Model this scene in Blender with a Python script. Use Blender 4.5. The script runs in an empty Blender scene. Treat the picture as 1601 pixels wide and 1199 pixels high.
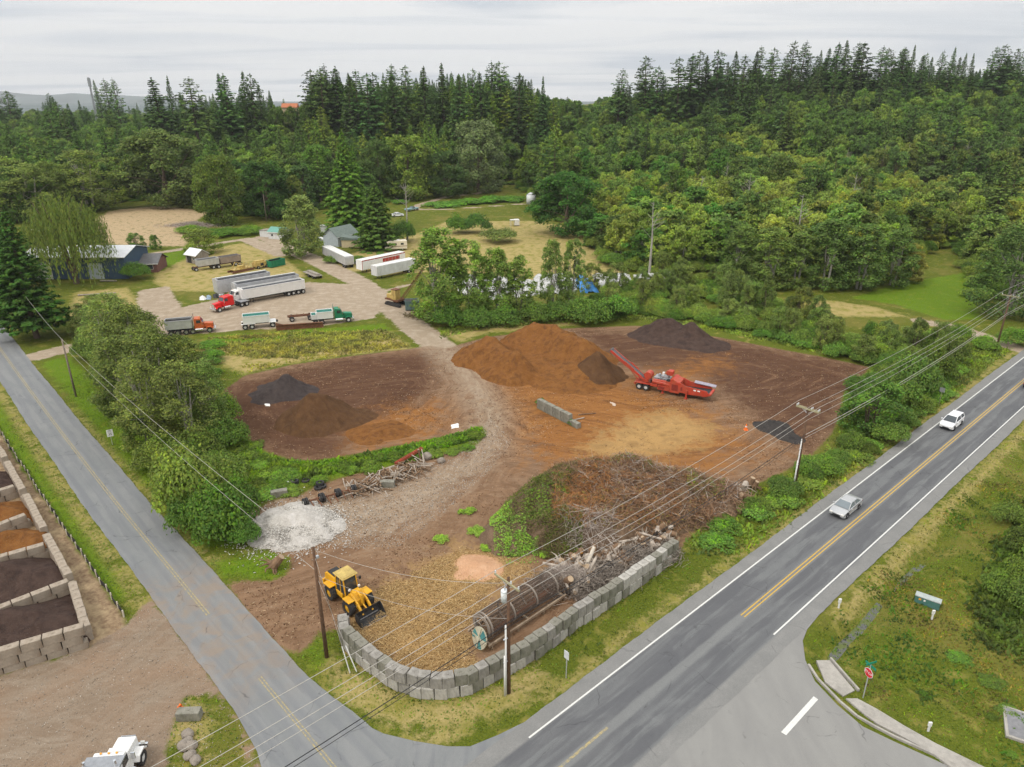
import bpy, math, random
import numpy as np
from mathutils import Vector, Matrix
random.seed(7)
RNG = np.random.RandomState(11)
H = 43.0; FPX = 1110.0; PITCH = math.radians(22.07)
SP, CP = math.sin(PITCH), math.cos(PITCH)
scene = bpy.context.scene
C = scene.collection
# ---------------------------------------------------------------- survey helpers (map points measured on the ground plane)
def G(u, v, z=0.0):
    dx = (u-800.5)/FPX; dy = (v-599.5)/FPX
    t = (H-z)/(SP+dy*CP)
    return (t*dx, t*(CP-dy*SP))
def HT(u, v, vt, z=0.0):
    x, y = G(u, v, z); dy = (vt-599.5)/FPX
    t = y/(CP-dy*SP)
    return H-t*(SP+dy*CP)-z
def PX(x, y, z):
    dz = H-z
    d = y*CP+dz*SP
    return 800.5+FPX*x/d, 599.5+FPX*(dz*CP-y*SP)/d
def DEP(u, v):
    return H/(SP+(v-599.5)/FPX*CP)
RA = np.array(G(1219, 915)); RD = np.array([0.74367, 0.66854]); RN = np.array([0.66854, -0.74367])
SA = np.array(G(205, 815)); SD = np.array([0.69086, -0.72299]); SN = np.array([-0.72299, -0.69086])
def MR(s, o=0.0):   # main road frame -> ground
    p = RA+RD*s+RN*o; return float(p[0]), float(p[1])
def SRc(s): return -0.9*(max(0, -s)/55.0)**1.5
def SR(s, o=0.0):
    p = SA+SD*s+SN*(o+SRc(s)); return float(p[0]), float(p[1])
ROAD_RZ = math.atan2(RD[1], RD[0]); SIDE_RZ = math.atan2(SD[1], SD[0])
def sstep(a, b, x):
    t = np.clip((x-a)/(b-a), 0, 1); return t*t*(3-2*t)
# value noise in numpy
def vnoise(x, y, seed=0):
    x = np.asarray(x, float); y = np.asarray(y, float)
    xi = np.floor(x).astype(np.int64); yi = np.floor(y).astype(np.int64)
    fx = x-xi; fy = y-yi; fx = fx*fx*(3-2*fx); fy = fy*fy*(3-2*fy)
    def h(a, b):
        n = (a*374761393+b*668265263+seed*974634777) & 0x7fffffff
        n = ((n ^ (n >> 13))*1274126177) & 0x7fffffff
        return ((n ^ (n >> 16)) & 0xffff)/65535.0
    return (h(xi, yi)*(1-fx)+h(xi+1, yi)*fx)*(1-fy)+(h(xi, yi+1)*(1-fx)+h(xi+1, yi+1)*fx)*fy
def fbm(x, y, seed=0, o=4):
    s = 0; a = 0.5; f = 1.0
    for i in range(o):
        s = s+a*vnoise(np.asarray(x)*f, np.asarray(y)*f, seed+i); a *= .5; f *= 2.03
    return s
def hill(x, y):
    x = np.asarray(x, float); y = np.asarray(y, float)
    xs = [-600, -250, -120, 0, 80, 200, 500]
    A = np.interp(x, xs, [6, 9, 20, 22, 20, 33, 38])
    y0 = np.interp(x, xs, [310, 300, 330, 360, 310, 255, 250])
    y1 = np.interp(x, xs, [800, 650, 520, 500, 520, 530, 530])
    return A*sstep(0, 1, (y-y0)/(y1-y0))
# ---------------------------------------------------------------- signed distance fields
def sdf_poly(P, pts):
    x, y = P[:, 0], P[:, 1]
    d = np.full(len(P), 1e9); ins = np.zeros(len(P), bool)
    n = len(pts)
    for i in range(n):
        ax, ay = pts[i]; bx, by = pts[(i+1) % n]
        ex, ey = bx-ax, by-ay
        t = np.clip(((x-ax)*ex+(y-ay)*ey)/(ex*ex+ey*ey+1e-9), 0, 1)
        d = np.minimum(d, (x-ax-ex*t)**2+(y-ay-ey*t)**2)
        c = ((ay > y) != (by > y))
        xx = ex*(y-ay)/(ey if abs(ey) > 1e-9 else 1e-9)+ax
        ins ^= c & (x < xx)
    d = np.sqrt(d)
    return np.where(ins, d, -d)
def sdf_line(P, pts, hw):
    x, y = P[:, 0], P[:, 1]; d = np.full(len(P), 1e9)
    for i in range(len(pts)-1):
        ax, ay = pts[i]; bx, by = pts[i+1]; ex, ey = bx-ax, by-ay
        t = np.clip(((x-ax)*ex+(y-ay)*ey)/(ex*ex+ey*ey+1e-9), 0, 1)
        d = np.minimum(d, (x-ax-ex*t)**2+(y-ay-ey*t)**2)
    return hw-np.sqrt(d)
def GP(px): return [G(*q) for q in px]
# ---------------------------------------------------------------- mesh builder
class MB:
    def __init__(s): s.v = []; s.f = []; s.m = []
    def add(s, vs, fs, m=0):
        o = len(s.v); s.v += [tuple(p) for p in vs]
        for f in fs: s.f.append([o+i for i in f]); s.m.append(m)
        return s
    def box(s, x0, x1, y0, y1, z0, z1, m=0, tx=0, ty=0):
        return s.hexa([(x0, y0, z0), (x1, y0, z0), (x1, y1, z0), (x0, y1, z0),
                       (x0+tx, y0+ty, z1), (x1-tx, y0+ty, z1), (x1-tx, y1-ty, z1), (x0+tx, y1-ty, z1)], m)
    def hexa(s, p, m=0):
        return s.add(p, [(0, 3, 2, 1), (4, 5, 6, 7), (0, 1, 5, 4), (1, 2, 6, 5), (2, 3, 7, 6), (3, 0, 4, 7)], m)
    def bar(s, a, b, w, h=None, m=0):
        a = Vector(a); b = Vector(b); h = h or w; d = (b-a)
        if d.length < 1e-6: return s
        d.normalize(); up = Vector((0, 0, 1)) if abs(d.z) < .95 else Vector((1, 0, 0))
        r = d.cross(up).normalized(); u = r.cross(d).normalized()
        p = []
        for c in (a, b):
            for i, j in ((-1, -1), (1, -1), (1, 1), (-1, 1)): p.append(c+r*(i*w/2)+u*(j*h/2))
        return s.add(p, [(0, 1, 2, 3), (7, 6, 5, 4), (0, 4, 5, 1), (1, 5, 6, 2), (2, 6, 7, 3), (3, 7, 4, 0)], m)
    def cyl(s, a, b, r0, r1=None, n=12, m=0, caps=True):
        a = Vector(a); b = Vector(b); r1 = r0 if r1 is None else r1
        d = (b-a).normalized(); up = Vector((0, 0, 1)) if abs(d.z) < .95 else Vector((1, 0, 0))
        r = d.cross(up).normalized(); u = r.cross(d).normalized(); p = []
        for c, q in ((a, r0), (b, r1)):
            for i in range(n):
                t = 2*math.pi*i/n; p.append(c+r*(q*math.cos(t))+u*(q*math.sin(t)))
        fs = [(i, (i+1) % n, n+(i+1) % n, n+i) for i in range(n)]
        if caps: fs += [tuple(range(n-1, -1, -1)), tuple(range(n, 2*n))]
        return s.add(p, fs, m)
    def tube(s, pts, r, n=6, m=0):
        for i in range(len(pts)-1): s.cyl(pts[i], pts[i+1], r, r, n, m, caps=(i == 0 or i == len(pts)-2))
        return s
    def prism(s, prof, y0, y1, m=0):     # prof in x,z ; extruded along y
        n = len(prof)
        p = [(x, y0, z) for x, z in prof]+[(x, y1, z) for x, z in prof]
        fs = [(i, (i+1) % n, n+(i+1) % n, n+i) for i in range(n)]+[tuple(range(n-1, -1, -1)), tuple(range(n, 2*n))]
        return s.add(p, fs, m)
    def prismx(s, prof, x0, x1, m=0):    # prof in y,z ; extruded along x
        n = len(prof)
        p = [(x0, y, z) for y, z in prof]+[(x1, y, z) for y, z in prof]
        fs = [(i, (i+1) % n, n+(i+1) % n, n+i) for i in range(n)]+[tuple(range(n-1, -1, -1)), tuple(range(n, 2*n))]
        return s.add(p, fs, m)
    def ring(s, c, r0, r1, w, n=16, m=0, ax='y'):    # wheel-like torus section around axis y
        p = []
        for i in range(n):
            t = 2*math.pi*i/n; ca, sa = math.cos(t), math.sin(t)
            for (q, o) in ((r0, -w/2), (r1, -w/2), (r1, w/2), (r0, w/2)):
                p.append((c[0]+q*ca, c[1]+o, c[2]+q*sa) if ax == 'y' else (c[0]+o, c[1]+q*ca, c[2]+q*sa))
        fs = []
        for i in range(n):
            j = (i+1) % n
            for k in range(4): fs.append((4*i+k, 4*i+(k+1) % 4, 4*j+(k+1) % 4, 4*j+k))
        return s.add(p, fs, m)
    def build(s, name, mats, parent=None, smooth=False, bevel=0, loc=None):
        me = bpy.data.meshes.new(name); me.from_pydata(s.v, [], s.f)
        if not isinstance(mats, (list, tuple)): mats = [mats]
        for k in mats: me.materials.append(k)
        if len(mats) > 1: me.polygons.foreach_set('material_index', s.m)
        me.validate(); me.update()
        import bmesh
        bm = bmesh.new(); bm.from_mesh(me); bmesh.ops.recalc_face_normals(bm, faces=bm.faces); bm.to_mesh(me); bm.free()
        if smooth: me.polygons.foreach_set('use_smooth', [True]*len(me.polygons))
        o = bpy.data.objects.new(name, me); C.objects.link(o)
        if parent: o.parent = parent
        if loc: o.location = loc
        if bevel:
            b = o.modifiers.new('bevel', 'BEVEL'); b.width = bevel; b.segments = 2; b.limit_method = 'ANGLE'
        return o
def npmesh(name, V, F, mats, parent=None, smooth=False, mi=None, attrs=None):
    me = bpy.data.meshes.new(name)
    V = np.asarray(V, np.float32); F = np.asarray(F, np.int32)
    k = F.shape[1]
    me.vertices.add(len(V)); me.vertices.foreach_set('co', V.ravel())
    me.loops.add(F.size); me.loops.foreach_set('vertex_index', F.ravel())
    me.polygons.add(len(F)); me.polygons.foreach_set('loop_start', np.arange(0, F.size, k, dtype=np.int32))
    me.polygons.foreach_set('loop_total', np.full(len(F), k, np.int32))
    if mi is not None: me.polygons.foreach_set('material_index', np.asarray(mi, np.int32))
    if smooth: me.polygons.foreach_set('use_smooth', np.ones(len(F), bool))
    for m in (mats if isinstance(mats, (list, tuple)) else [mats]): me.materials.append(m)
    for nm, (dom, arr) in (attrs or {}).items():
        a = me.attributes.new(nm, 'FLOAT', dom); a.data.foreach_set('value', np.asarray(arr, np.float32))
    me.update(calc_edges=True)
    if parent == 'data': return me
    o = bpy.data.objects.new(name, me); C.objects.link(o)
    if parent: o.parent = parent
    return o
def tag(o, label=None, cat=None, group=None, kind=None):
    if label: o['label'] = label
    if cat: o['category'] = cat
    if group: o['group'] = group
    if kind: o['kind'] = kind
    return o
def thing(name, label, cat, loc=(0, 0, 0), rz=0.0, group=None):
    o = bpy.data.objects.new(name, None); C.objects.link(o); o.empty_display_size = .5
    o.location = loc; o.rotation_euler = (0, 0, rz)
    return tag(o, label, cat, group)
KIDS = {}
def dup(root, loc, rz, label=None, group=None, scale=None):
    r = root.copy(); C.objects.link(r); r.location = loc; r.rotation_euler = (0, 0, rz)
    if scale: r.scale = scale
    if label: r['label'] = label
    if group: r['group'] = group
    if root.name not in KIDS:
        KIDS[root.name] = [(ch, list(ch.children)) for ch in root.children]
    for ch, gs in KIDS[root.name]:
        c = ch.copy(); C.objects.link(c); c.parent = r
        for g in gs:
            d = g.copy(); C.objects.link(d); d.parent = c
    return r
# ---------------------------------------------------------------- node helpers
class NT:
    def __init__(s, mat): s.t = mat.node_tree; s.n = s.t.nodes; s.l = s.t.links
    def node(s, typ, **kw):
        nd = s.n.new(typ)
        for k, v in kw.items():
            if k == 'inp':
                for kk, vv in v.items():
                    if isinstance(vv, bpy.types.NodeSocket): s.l.new(vv, nd.inputs[kk])
                    else: nd.inputs[kk].default_value = vv
            else: setattr(nd, k, v)
        return nd
    def math(s, op, a, b=None, c=None, clamp=False):
        nd = s.n.new('ShaderNodeMath'); nd.operation = op; nd.use_clamp = clamp
        for i, q in enumerate((a, b, c)):
            if q is None: continue
            if isinstance(q, bpy.types.NodeSocket): s.l.new(q, nd.inputs[i])
            else: nd.inputs[i].default_value = q
        return nd.outputs[0]
    def noise(s, vec, scale, detail=3, rough=.55, dist=0, out=0):
        nd = s.n.new('ShaderNodeTexNoise'); nd.inputs['Scale'].default_value = scale
        nd.inputs['Detail'].default_value = detail; nd.inputs['Roughness'].default_value = rough
        nd.inputs['Distortion'].default_value = dist
        s.l.new(vec, nd.inputs['Vector']); return nd.outputs[out]
    def mapr(s, x, a, b, c=0.0, d=1.0, smooth=False):
        nd = s.n.new('ShaderNodeMapRange'); nd.interpolation_type = 'SMOOTHSTEP' if smooth else 'LINEAR'
        s.l.new(x, nd.inputs[0])
        for i, q in zip((1, 2, 3, 4), (a, b, c, d)): nd.inputs[i].default_value = q
        return nd.outputs[0]
    def mix(s, f, a, b, blend='MIX'):
        nd = s.n.new('ShaderNodeMix'); nd.data_type = 'RGBA'; nd.blend_type = blend
        for i, q in ((0, f), (6, a), (7, b)):
            if isinstance(q, bpy.types.NodeSocket): s.l.new(q, nd.inputs[i])
            else: nd.inputs[i].default_value = q if i == 0 else (tuple(q)+(1,) if len(q) == 3 else q)
        return nd.outputs[2]
    def attr(s, name):
        nd = s.n.new('ShaderNodeAttribute'); nd.attribute_name = name; return nd.outputs['Fac']
    def vmul(s, v, k):
        nd = s.n.new('ShaderNodeVectorMath'); nd.operation = 'MULTIPLY'; s.l.new(v, nd.inputs[0]); nd.inputs[1].default_value = k
        return nd.outputs[0]
    def rot(s, v, rz, sc=(1, 1, 1)):
        nd = s.n.new('ShaderNodeMapping'); nd.inputs['Rotation'].default_value = (0, 0, rz); nd.inputs['Scale'].default_value = sc
        s.l.new(v, nd.inputs[0]); return nd.outputs[0]
    def bump(s, h, strength=.3, dist=.1):
        nd = s.n.new('ShaderNodeBump'); nd.inputs['Strength'].default_value = strength; nd.inputs['Distance'].default_value = dist
        s.l.new(h, nd.inputs['Height']); return nd.outputs[0]
def newmat(name):
    m = bpy.data.materials.new(name); m.use_nodes = True; m.node_tree.nodes.clear(); t = NT(m)
    t.out = t.node('ShaderNodeOutputMaterial'); return m, t
def principled(t, col, rough=.8, metal=0.0, normal=None, spec=.3):
    p = t.node('ShaderNodeBsdfPrincipled')
    for k, q in (('Base Color', col), ('Roughness', rough), ('Metallic', metal), ('Specular IOR Level', spec)):
        if isinstance(q, bpy.types.NodeSocket): t.l.new(q, p.inputs[k])
        else: p.inputs[k].default_value = (tuple(q)+(1,)) if k == 'Base Color' else q
    if normal: t.l.new(normal, p.inputs['Normal'])
    t.l.new(p.outputs[0], t.out.inputs[0]); return p
_M = {}
def srgb(r, g, b):
    f = lambda c: ((c/255+.055)/1.055)**2.4 if c > 10 else c/255/12.92
    return (f(r), f(g), f(b))
def mat(name, col, rough=.6, metal=0.0, var=.18, scale=3.0, grime=None, gamt=.35, gscale=1.2, spec=.35, bump=0):
    if name in _M: return _M[name]
    m, t = newmat(name)
    co = t.node('ShaderNodeTexCoord').outputs['Object']
    n = t.noise(co, scale, 5, .6)
    k = t.mapr(n, .3, .7, 1-var, 1+var)
    c = t.mix(1.0, col, (1, 1, 1), 'MULTIPLY')
    nd = t.node('ShaderNodeVectorMath', operation='SCALE'); t.l.new(c, nd.inputs[0]); t.l.new(k, nd.inputs['Scale'])
    c = nd.outputs[0]
    if grime:
        g = t.noise(t.vmul(co, (1, 1, .35)), gscale, 6, .65, .4)
        c = t.mix(t.mapr(g, .45, .72, 0, gamt*2), c, grime)
    nr = t.bump(t.noise(co, scale*6, 4), bump, .05) if bump else None
    principled(t, c, rough, metal, nr, spec)
    _M[name] = m; return m
# ================================================================ camera, light, sky
cam = bpy.data.objects.new('camera', bpy.data.cameras.new('camera')); C.objects.link(cam)
cam.location = (0, 0, H); cam.rotation_euler = (math.pi/2-PITCH, 0, 0)
cam.data.sensor_width = 36; cam.data.lens = 36*FPX/1601; cam.data.clip_start = .5; cam.data.clip_end = 30000
scene.camera = cam
scene.render.resolution_x = 1024; scene.render.resolution_y = 767
SUN_EL, SUN_AZ = math.radians(52), math.radians(-120)   # azimuth measured from +Y towards +X
sun = bpy.data.objects.new('sun', bpy.data.lights.new('sun', 'SUN')); C.objects.link(sun)
sun.data.energy = 1.5; sun.data.angle = math.radians(10); sun.data.color = (1, .96, .9)
sd = Vector((math.sin(SUN_AZ)*math.cos(SUN_EL), math.cos(SUN_AZ)*math.cos(SUN_EL), math.sin(SUN_EL)))
sun.rotation_euler = sd.to_track_quat('Z', 'Y').to_euler(); sun.location = sd*200+Vector((0, 100, 0))
w = bpy.data.worlds.new('World'); scene.world = w; w.use_nodes = True; w.node_tree.nodes.clear(); t = NT(w)
wo = t.node('ShaderNodeOutputWorld'); bg = t.node('ShaderNodeBackground')
sky = t.node('ShaderNodeTexSky', sky_type='NISHITA', sun_disc=False, sun_elevation=SUN_EL, sun_rotation=SUN_AZ, altitude=50)
gen = t.node('ShaderNodeTexCoord').outputs['Generated']
sep = t.node('ShaderNodeSeparateXYZ'); t.l.new(gen, sep.inputs[0])
zc = t.math('MAXIMUM', sep.outputs[2], 0.0)
inv = t.math('DIVIDE', 1.0, t.math('ADD', zc, .05))
pv = t.node('ShaderNodeVectorMath', operation='SCALE'); t.l.new(gen, pv.inputs[0]); t.l.new(inv, pv.inputs['Scale'])
pvm = t.vmul(pv.outputs[0], (1, 1, 0))
n1 = t.noise(t.rot(pvm, .12, (.22, .5, 1)), 1.0, 6, .5, .6)
n2 = t.noise(t.rot(pvm, -.1, (.05, .16, 1)), 1.0, 3, .5, .4)
cm = t.math('ADD', t.math('MULTIPLY', n1, .55), t.math('MULTIPLY', n2, .45))
cr = t.node('ShaderNodeValToRGB'); t.l.new(cm, cr.inputs[0])
e = cr.color_ramp.elements; e[0].position = .42; e[0].color = (.50, .58, .69, 1); e[1].position = .535; e[1].color = (.98, .985, .985, 1)
q = e.new(.47); q.color = (.76, .80, .85, 1)
# brighter, hazier band just over the horizon and a heavier, brighter deck overhead
lum = t.math('ADD', 1.0, t.math('MULTIPLY', t.mapr(zc, .18, .9, 0, 1, True), 1.2))
hz = t.mapr(zc, 0.0, .10, .5, 0, True)
cc = t.mix(hz, cr.outputs[0], (.94, .955, .965))
cc = t.mix(1.0, cc, t.mix(t.mapr(zc, .15, .7, 0, 1, True), (1, 1, 1), (1.07, 1.0, .90)), 'MULTIPLY')
sc_ = t.node('ShaderNodeVectorMath', operation='SCALE'); t.l.new(cc, sc_.inputs[0]); t.l.new(lum, sc_.inputs['Scale'])
nis = t.node('ShaderNodeVectorMath', operation='SCALE'); t.l.new(sky.outputs[0], nis.inputs[0]); nis.inputs['Scale'].default_value = .1
cover = t.mapr(n2, .3, .5, .86, .97)
mx = t.mix(cover, nis.outputs[0], sc_.outputs[0])
t.l.new(mx, bg.inputs[0]); bg.inputs[1].default_value = 1.06; t.l.new(bg.outputs[0], wo.inputs[0])
scene.view_settings.view_transform = 'Standard'; scene.view_settings.look = 'None'
scene.view_settings.exposure = -.1; scene.view_settings.gamma = 1
scene.cycles.max_bounces = 4; scene.cycles.diffuse_bounces = 2; scene.cycles.glossy_bounces = 2; scene.cycles.transmission_bounces = 2; scene.cycles.transparent_max_bounces = 4
scene.cycles.volume_bounces = 0
scene.cycles.use_denoising = True; scene.cycles.adaptive_threshold = .02
try: scene.cycles.denoiser = 'OPENIMAGEDENOISE'; scene.cycles.denoising_prefilter = 'FAST'
except Exception: pass

# ================================================================ ground zones (surveyed outlines)
YARD = GP([(642,545),(545,557),(457,570),(382,587),(350,610),(345,640),(370,660),(390,687),(415,705),(460,720),(500,719),(570,707),(670,687),(720,675),(752,664),
 (762,675),(745,698),(700,708),(650,718),(600,732),(545,744),(495,759),(470,775),(425,782),(398,800),(395,840),(425,862),(455,872),(452,895),(430,908),(352,908),
 (392,965),(440,1015),(470,1022),(487,1005),(500,985),(533,985),(540,1020),(575,1050),(600,1064),(650,1085),(700,1088),(735,1082),(775,1062),(825,1034),(900,980),(1000,916),(1058,870),
 (1072,845),(1110,800),(1165,765),(1219,740),(1263,718),(1300,678),(1313,650),(1319,612),(1345,592),(1360,574),(1292,559),(1215,545),(1160,534),(1122,527),(997,509),(910,512),(860,515),
 (760,527),(720,538),(700,545),(672,540)])
GRAVEL_LOT = GP([(0,1056),(138,1013),(200,975),(235,935),(259,960),(304,1019),(336,1065),(371,1117),(411,1199),(330,1500),(-700,1500),(-600,1100)])
BUNKERS = GP([(-60,600),(0,676),(27,722),(62,772),(90,812),(130,872),(162,919),(195,968),(200,985),(138,1013),(0,1056),(-600,1100),(-500,600)])
ISLAND = GP([(259,1210),(262,1156),(276,1117),(290,1089),(315,1084),(343,1096),(371,1142),(388,1180),(395,1215)])
TRUCKYARD = GP([(215,455),(262,447),(285,480),(340,468),(480,441),(560,445),(608,470),(585,497),(545,503),(500,510),(378,516),(262,526),(215,520)])
TRACK = GP([(735,575),(700,552),(650,512),(600,470),(560,440),(500,410),(450,388),(415,370)])
DRY = [GP(q) for q in [
 [(700,345),(830,345),(930,360),(985,422),(930,438),(780,442),(690,425),(600,430),(520,420),(560,390),(640,370)],
 [(300,395),(380,380),(440,400),(480,432),(340,455),(262,455),(240,440),(250,405)],
 [(300,540),(340,527),(600,512),(645,545),(560,553),(450,568),(380,585),(330,560)],
 [(690,520),(760,500),(910,490),(900,508),(760,520),(720,535)], [(1250,472),(1300,470),(1370,480),(1420,496),(1300,494)],
 [(505,1020),(552,1040),(647,1098),(735,1092),(840,1035),(860,1060),(816,1100),(700,1140),(600,1130),(530,1090)],
 [(120,455),(200,450),(230,500),(150,530),(100,500)], [(262,1156),(276,1117),(290,1089),(320,1110),(330,1199)],
 [(590,1110),(660,1140),(735,1140),(700,1165),(640,1155)]]]
DRY2 = [([MR(s, -5.1+.2*math.sin(s*.13)) for s in range(-26, 150, 6)], .25), ([MR(s, 5.7) for s in range(0, 150, 6)], .6),
        ([SR(s, 3.7) for s in range(-90, 20, 6)], .5), ([SR(s, -3.6) for s in range(-40, 16, 6)], .25)]
LUSH = [([SR(s, -6.2) for s in range(-62, 12, 6)], 2.2), ([SR(s, 6.2) for s in range(-60, 16, 6)], 1.6)]
LUSHP = [GP(q) for q in [[(1330,466),(1400,444),(1512,425),(1535,500),(1475,500),(1400,476)], [(420,770),(500,752),(660,716),(745,690),(752,668),(640,700),(520,725),(430,715),(390,690),(350,690),(330,740),(390,790)],
 [(320,525),(500,514),(600,506),(612,516),(420,535),(330,540)], [(240,400),(290,390),(330,385),(300,400),(250,425)], [(480,1010),(500,1000),(510,1025),(495,1040)], [(400,870),(440,860),(440,905),(350,900),(330,880)]]]
TAN = [GP(q) for q in [[(145,345),(180,325),(250,322),(330,330),(300,350),(290,385),(220,385),(160,380)],
   [(860,228),(875,228),(870,260),(860,255)], [(950,232),(975,225),(985,240),(960,246)]]]
TANL = [(GP([(195,968),(150,900),(100,828),(50,752),(0,690)]), .0)]
ORANGE = [GP([(560,665),(620,640),(675,630),(700,655),(660,686),(580,700)]), GP([(770,575),(820,560),(960,590),(1100,640),(1180,700),(1100,742),(900,735),(840,715),(800,655)])]
ORANGE2 = [GP([(960,600),(1060,575),(1120,560),(1130,570),(1060,600),(980,620)])]
DARK = [GP([(905,518),(1120,530),(1345,575),(1300,650),(1260,700),(1190,650),(1100,590),(960,565)]), GP([(350,605),(540,560),(670,552),(680,600),(640,640),(560,670),(510,720),(420,705),(345,650)])]
GRAVEL = [GP(q) for q in [[(765,660),(795,700),(755,740),(700,790),(620,840),(560,850),(490,825),(440,785),(560,765),(650,738),(710,715),(750,700)], [(395,795),(440,770),(500,790),(490,840),(410,850)]]]
PATHS = [GP(q) for q in [[(560,440),(610,470),(700,552),(762,625),(770,690),(720,760),(620,850),(480,915),(380,945)], [(740,600),(660,680),(520,700),(420,690),(372,640),(400,600),(500,580),(640,565),(720,560)],
  [(770,640),(880,625),(1000,650),(1130,640),(1240,620),(1300,590),(1180,555),(1040,550),(950,560)], [(790,700),(900,720),(1080,735),(1200,720),(1270,670)], [(620,850),(680,900),(720,850),(760,780)], [(300,955),(180,1050),(60,1110),(-80,1150)], [(330,1040),(240,1090),(120,1190),(20,1290)], [(470,840),(560,800),(700,760)]]]
CHIPS = [GP(q) for q in [[(545,985),(560,940),(640,890),(720,850),(820,860),(850,900),(790,920),(730,990),(760,1050),(690,1082),(620,1060),(570,1030)], [(900,700),(980,650),(1060,640),(1130,670),(1100,700),(960,735)]]]
DITCH = GP([(1300,1022),(1322,995),(1345,975),(1385,925),(1410,900),(1445,872),(1480,835),(1540,780),(1601,720),(1700,640)])
GRLINE = [(TRACK, 3.1), (GP([(415,370),(395,372),(350,379),(300,387),(235,397)]), 1.5), (GP([(772,293),(745,303),(700,307),(658,319),(645,327),(700,327),(760,323),(825,318)]), 1.6),
          (GP([(1601,548),(1550,530),(1505,514),(1440,502)]), 1.9), (GP([(60,556),(115,543),(165,533),(250,508)]), 2.6), (GP([(390,376),(440,398)]), 2.5), (GP([(590,458),(640,445)]), .8)]
xs = np.unique(np.concatenate([np.arange(-150, 171, 0.9), np.linspace(-1800, -150, 46), np.linspace(170, 1800, 46)]))
ys = np.unique(np.concatenate([np.linspace(-250, 20, 14), np.arange(20, 230, 0.9), np.arange(230, 560, 5), np.linspace(560, 1500, 20)]))
X, Y = np.meshgrid(xs, ys); P = np.stack([X.ravel(), Y.ravel()], 1); NP = len(P)
ms = (P-RA)@RD; mo = (P-RA)@RN
ss = (P-SA)@SD; so = (P-SA)@SN+0.9*(np.maximum(0, -ss)/55)**1.5
def many(polys=(), lines=()):
    d = np.full(NP, -30.0)
    for q in polys: d = np.maximum(d, sdf_poly(P, q))
    for q, hw in lines: d = np.maximum(d, sdf_line(P, q, hw))
    return d
a_yard = many([YARD]); a_lot = many([GRAVEL_LOT]); a_bun = many([BUNKERS]); a_isl = many([ISLAND]); a_lot = np.minimum(a_lot, -a_isl)
a_grav = many([TRUCKYARD], GRLINE); a_gr2 = many(GRAVEL, [(GP([(640,505),(700,556),(745,605),(770,655),(745,700)]), 3.2)])
a_dry = many(DRY, DRY2); a_lush = many(LUSHP, LUSH); a_tan = many(TAN)
a_org = many(ORANGE+ORANGE2); a_dark = many(DARK); a_chip = many(CHIPS)
road_d = np.maximum(np.where((ms > -90), 4.6-np.abs(mo), -30), np.where((ss < 46), 2.95-np.abs(so), -30))
STREET = GP([(1290,950),(1262,984),(1255,1002),(1259,1032),(1274,1065),(1310,1103),(1349,1136),(1399,1160),(1459,1187),(1500,1206),(1600,1260),(1600,1700),(1000,1700),(900,1300),(1100,1090)])
a_str = sdf_poly(P, STREET)
a_path = -many([], [(q, 0.0) for q in PATHS])
a_dd = sdf_line(P, DITCH, 0.0)    # minus distance to the ditch bed
Z = hill(P[:, 0], P[:, 1]).astype(float)
flat = np.maximum.reduce([sstep(-6, 0, road_d), sstep(-3, 1, a_yard), sstep(-3, 0, a_lot), sstep(-3, 0, a_grav), sstep(-2.5, 0, a_str)])
Z += (fbm(P[:, 0]*.12, P[:, 1]*.12, 3)-.5)*.5*(1-flat)+(fbm(P[:, 0]*.5, P[:, 1]*.5, 5)-.5)*.16*(1-flat)
Z += (fbm(P[:, 0]*.4, P[:, 1]*.4, 9)-.47)*.10*sstep(-.5, 2, a_yard)
Z -= 1.0*sstep(-2.4, .5, a_dd)*np.where(sdf_line(P, DITCH[:6], 0.0) > -6, 1, .4)
Z -= .55*sstep(1.2, 0, np.abs(mo+7.6-0*mo))*0
Z = np.where(np.abs(a_yard) < .4, Z, Z)
q_ = (road_d > -.8) | (a_str > -.8)
Z[q_] = np.minimum(Z[q_], -.03)
gm, t = newmat('ground')
geo = t.node('ShaderNodeNewGeometry').outputs['Position']
nF = t.noise(geo, 2.6, 6, .7); nM = t.noise(geo, .55, 5, .6, .4); nL = t.noise(geo, .09, 4, .55, .3); nXF = t.noise(geo, 9, 3, .7); nG = t.noise(geo, 5, 5, .85)
cv = t.node('ShaderNodeCombineXYZ'); t.l.new(t.math('MULTIPLY', t.attr('path'), 1.0), cv.inputs[0]); lng = t.noise(geo, .05, 2); t.l.new(t.math('MULTIPLY', lng, 9.0), cv.inputs[1])
stk = t.noise(cv.outputs[0], 1.15, 6, .66, .35)       # wheel-track streaks along the haul route
stk2 = t.noise(t.rot(geo, -.35, (.2, .7, 1)), 1.0, 6, .68, 2.0)
def zone(col_prev, a, col, soft=.5, amp=3.0, off=0.0, k=1.0):
    d = t.math('ADD', t.attr(a), t.math('MULTIPLY', t.math('ADD', nM, -.5), amp*1.6))
    d = t.math('ADD', d, t.math('MULTIPLY', t.math('ADD', nF, -.5), amp*.9))
    return t.mix(t.mapr(d, off-soft, off+soft, 0, k, True), col_prev, col)
def two(a, b, n, lo=.38, hi=.62): return t.mix(t.mapr(n, lo, hi), a, b)
grass = two(two((.06, .085, .008), (.13, .15, .016), nG), (.25, .215, .055), nM, .54, .75)
grass = t.mix(t.mapr(nL, .52, .66, 0, .5), grass, two((.25, .19, .065), (.15, .135, .022), nG))
dryc = two(two((.44, .345, .165), (.31, .25, .09), nG, .3, .6), (.20, .19, .035), nM, .47, .66)
lush = two(two((.075, .135, .007), (.135, .215, .010), nG), (.18, .20, .02), nM, .54, .78)
tan = two(two((.46, .35, .22), (.34, .25, .14), nF), (.15, .14, .05), nM, .54, .68)
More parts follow.
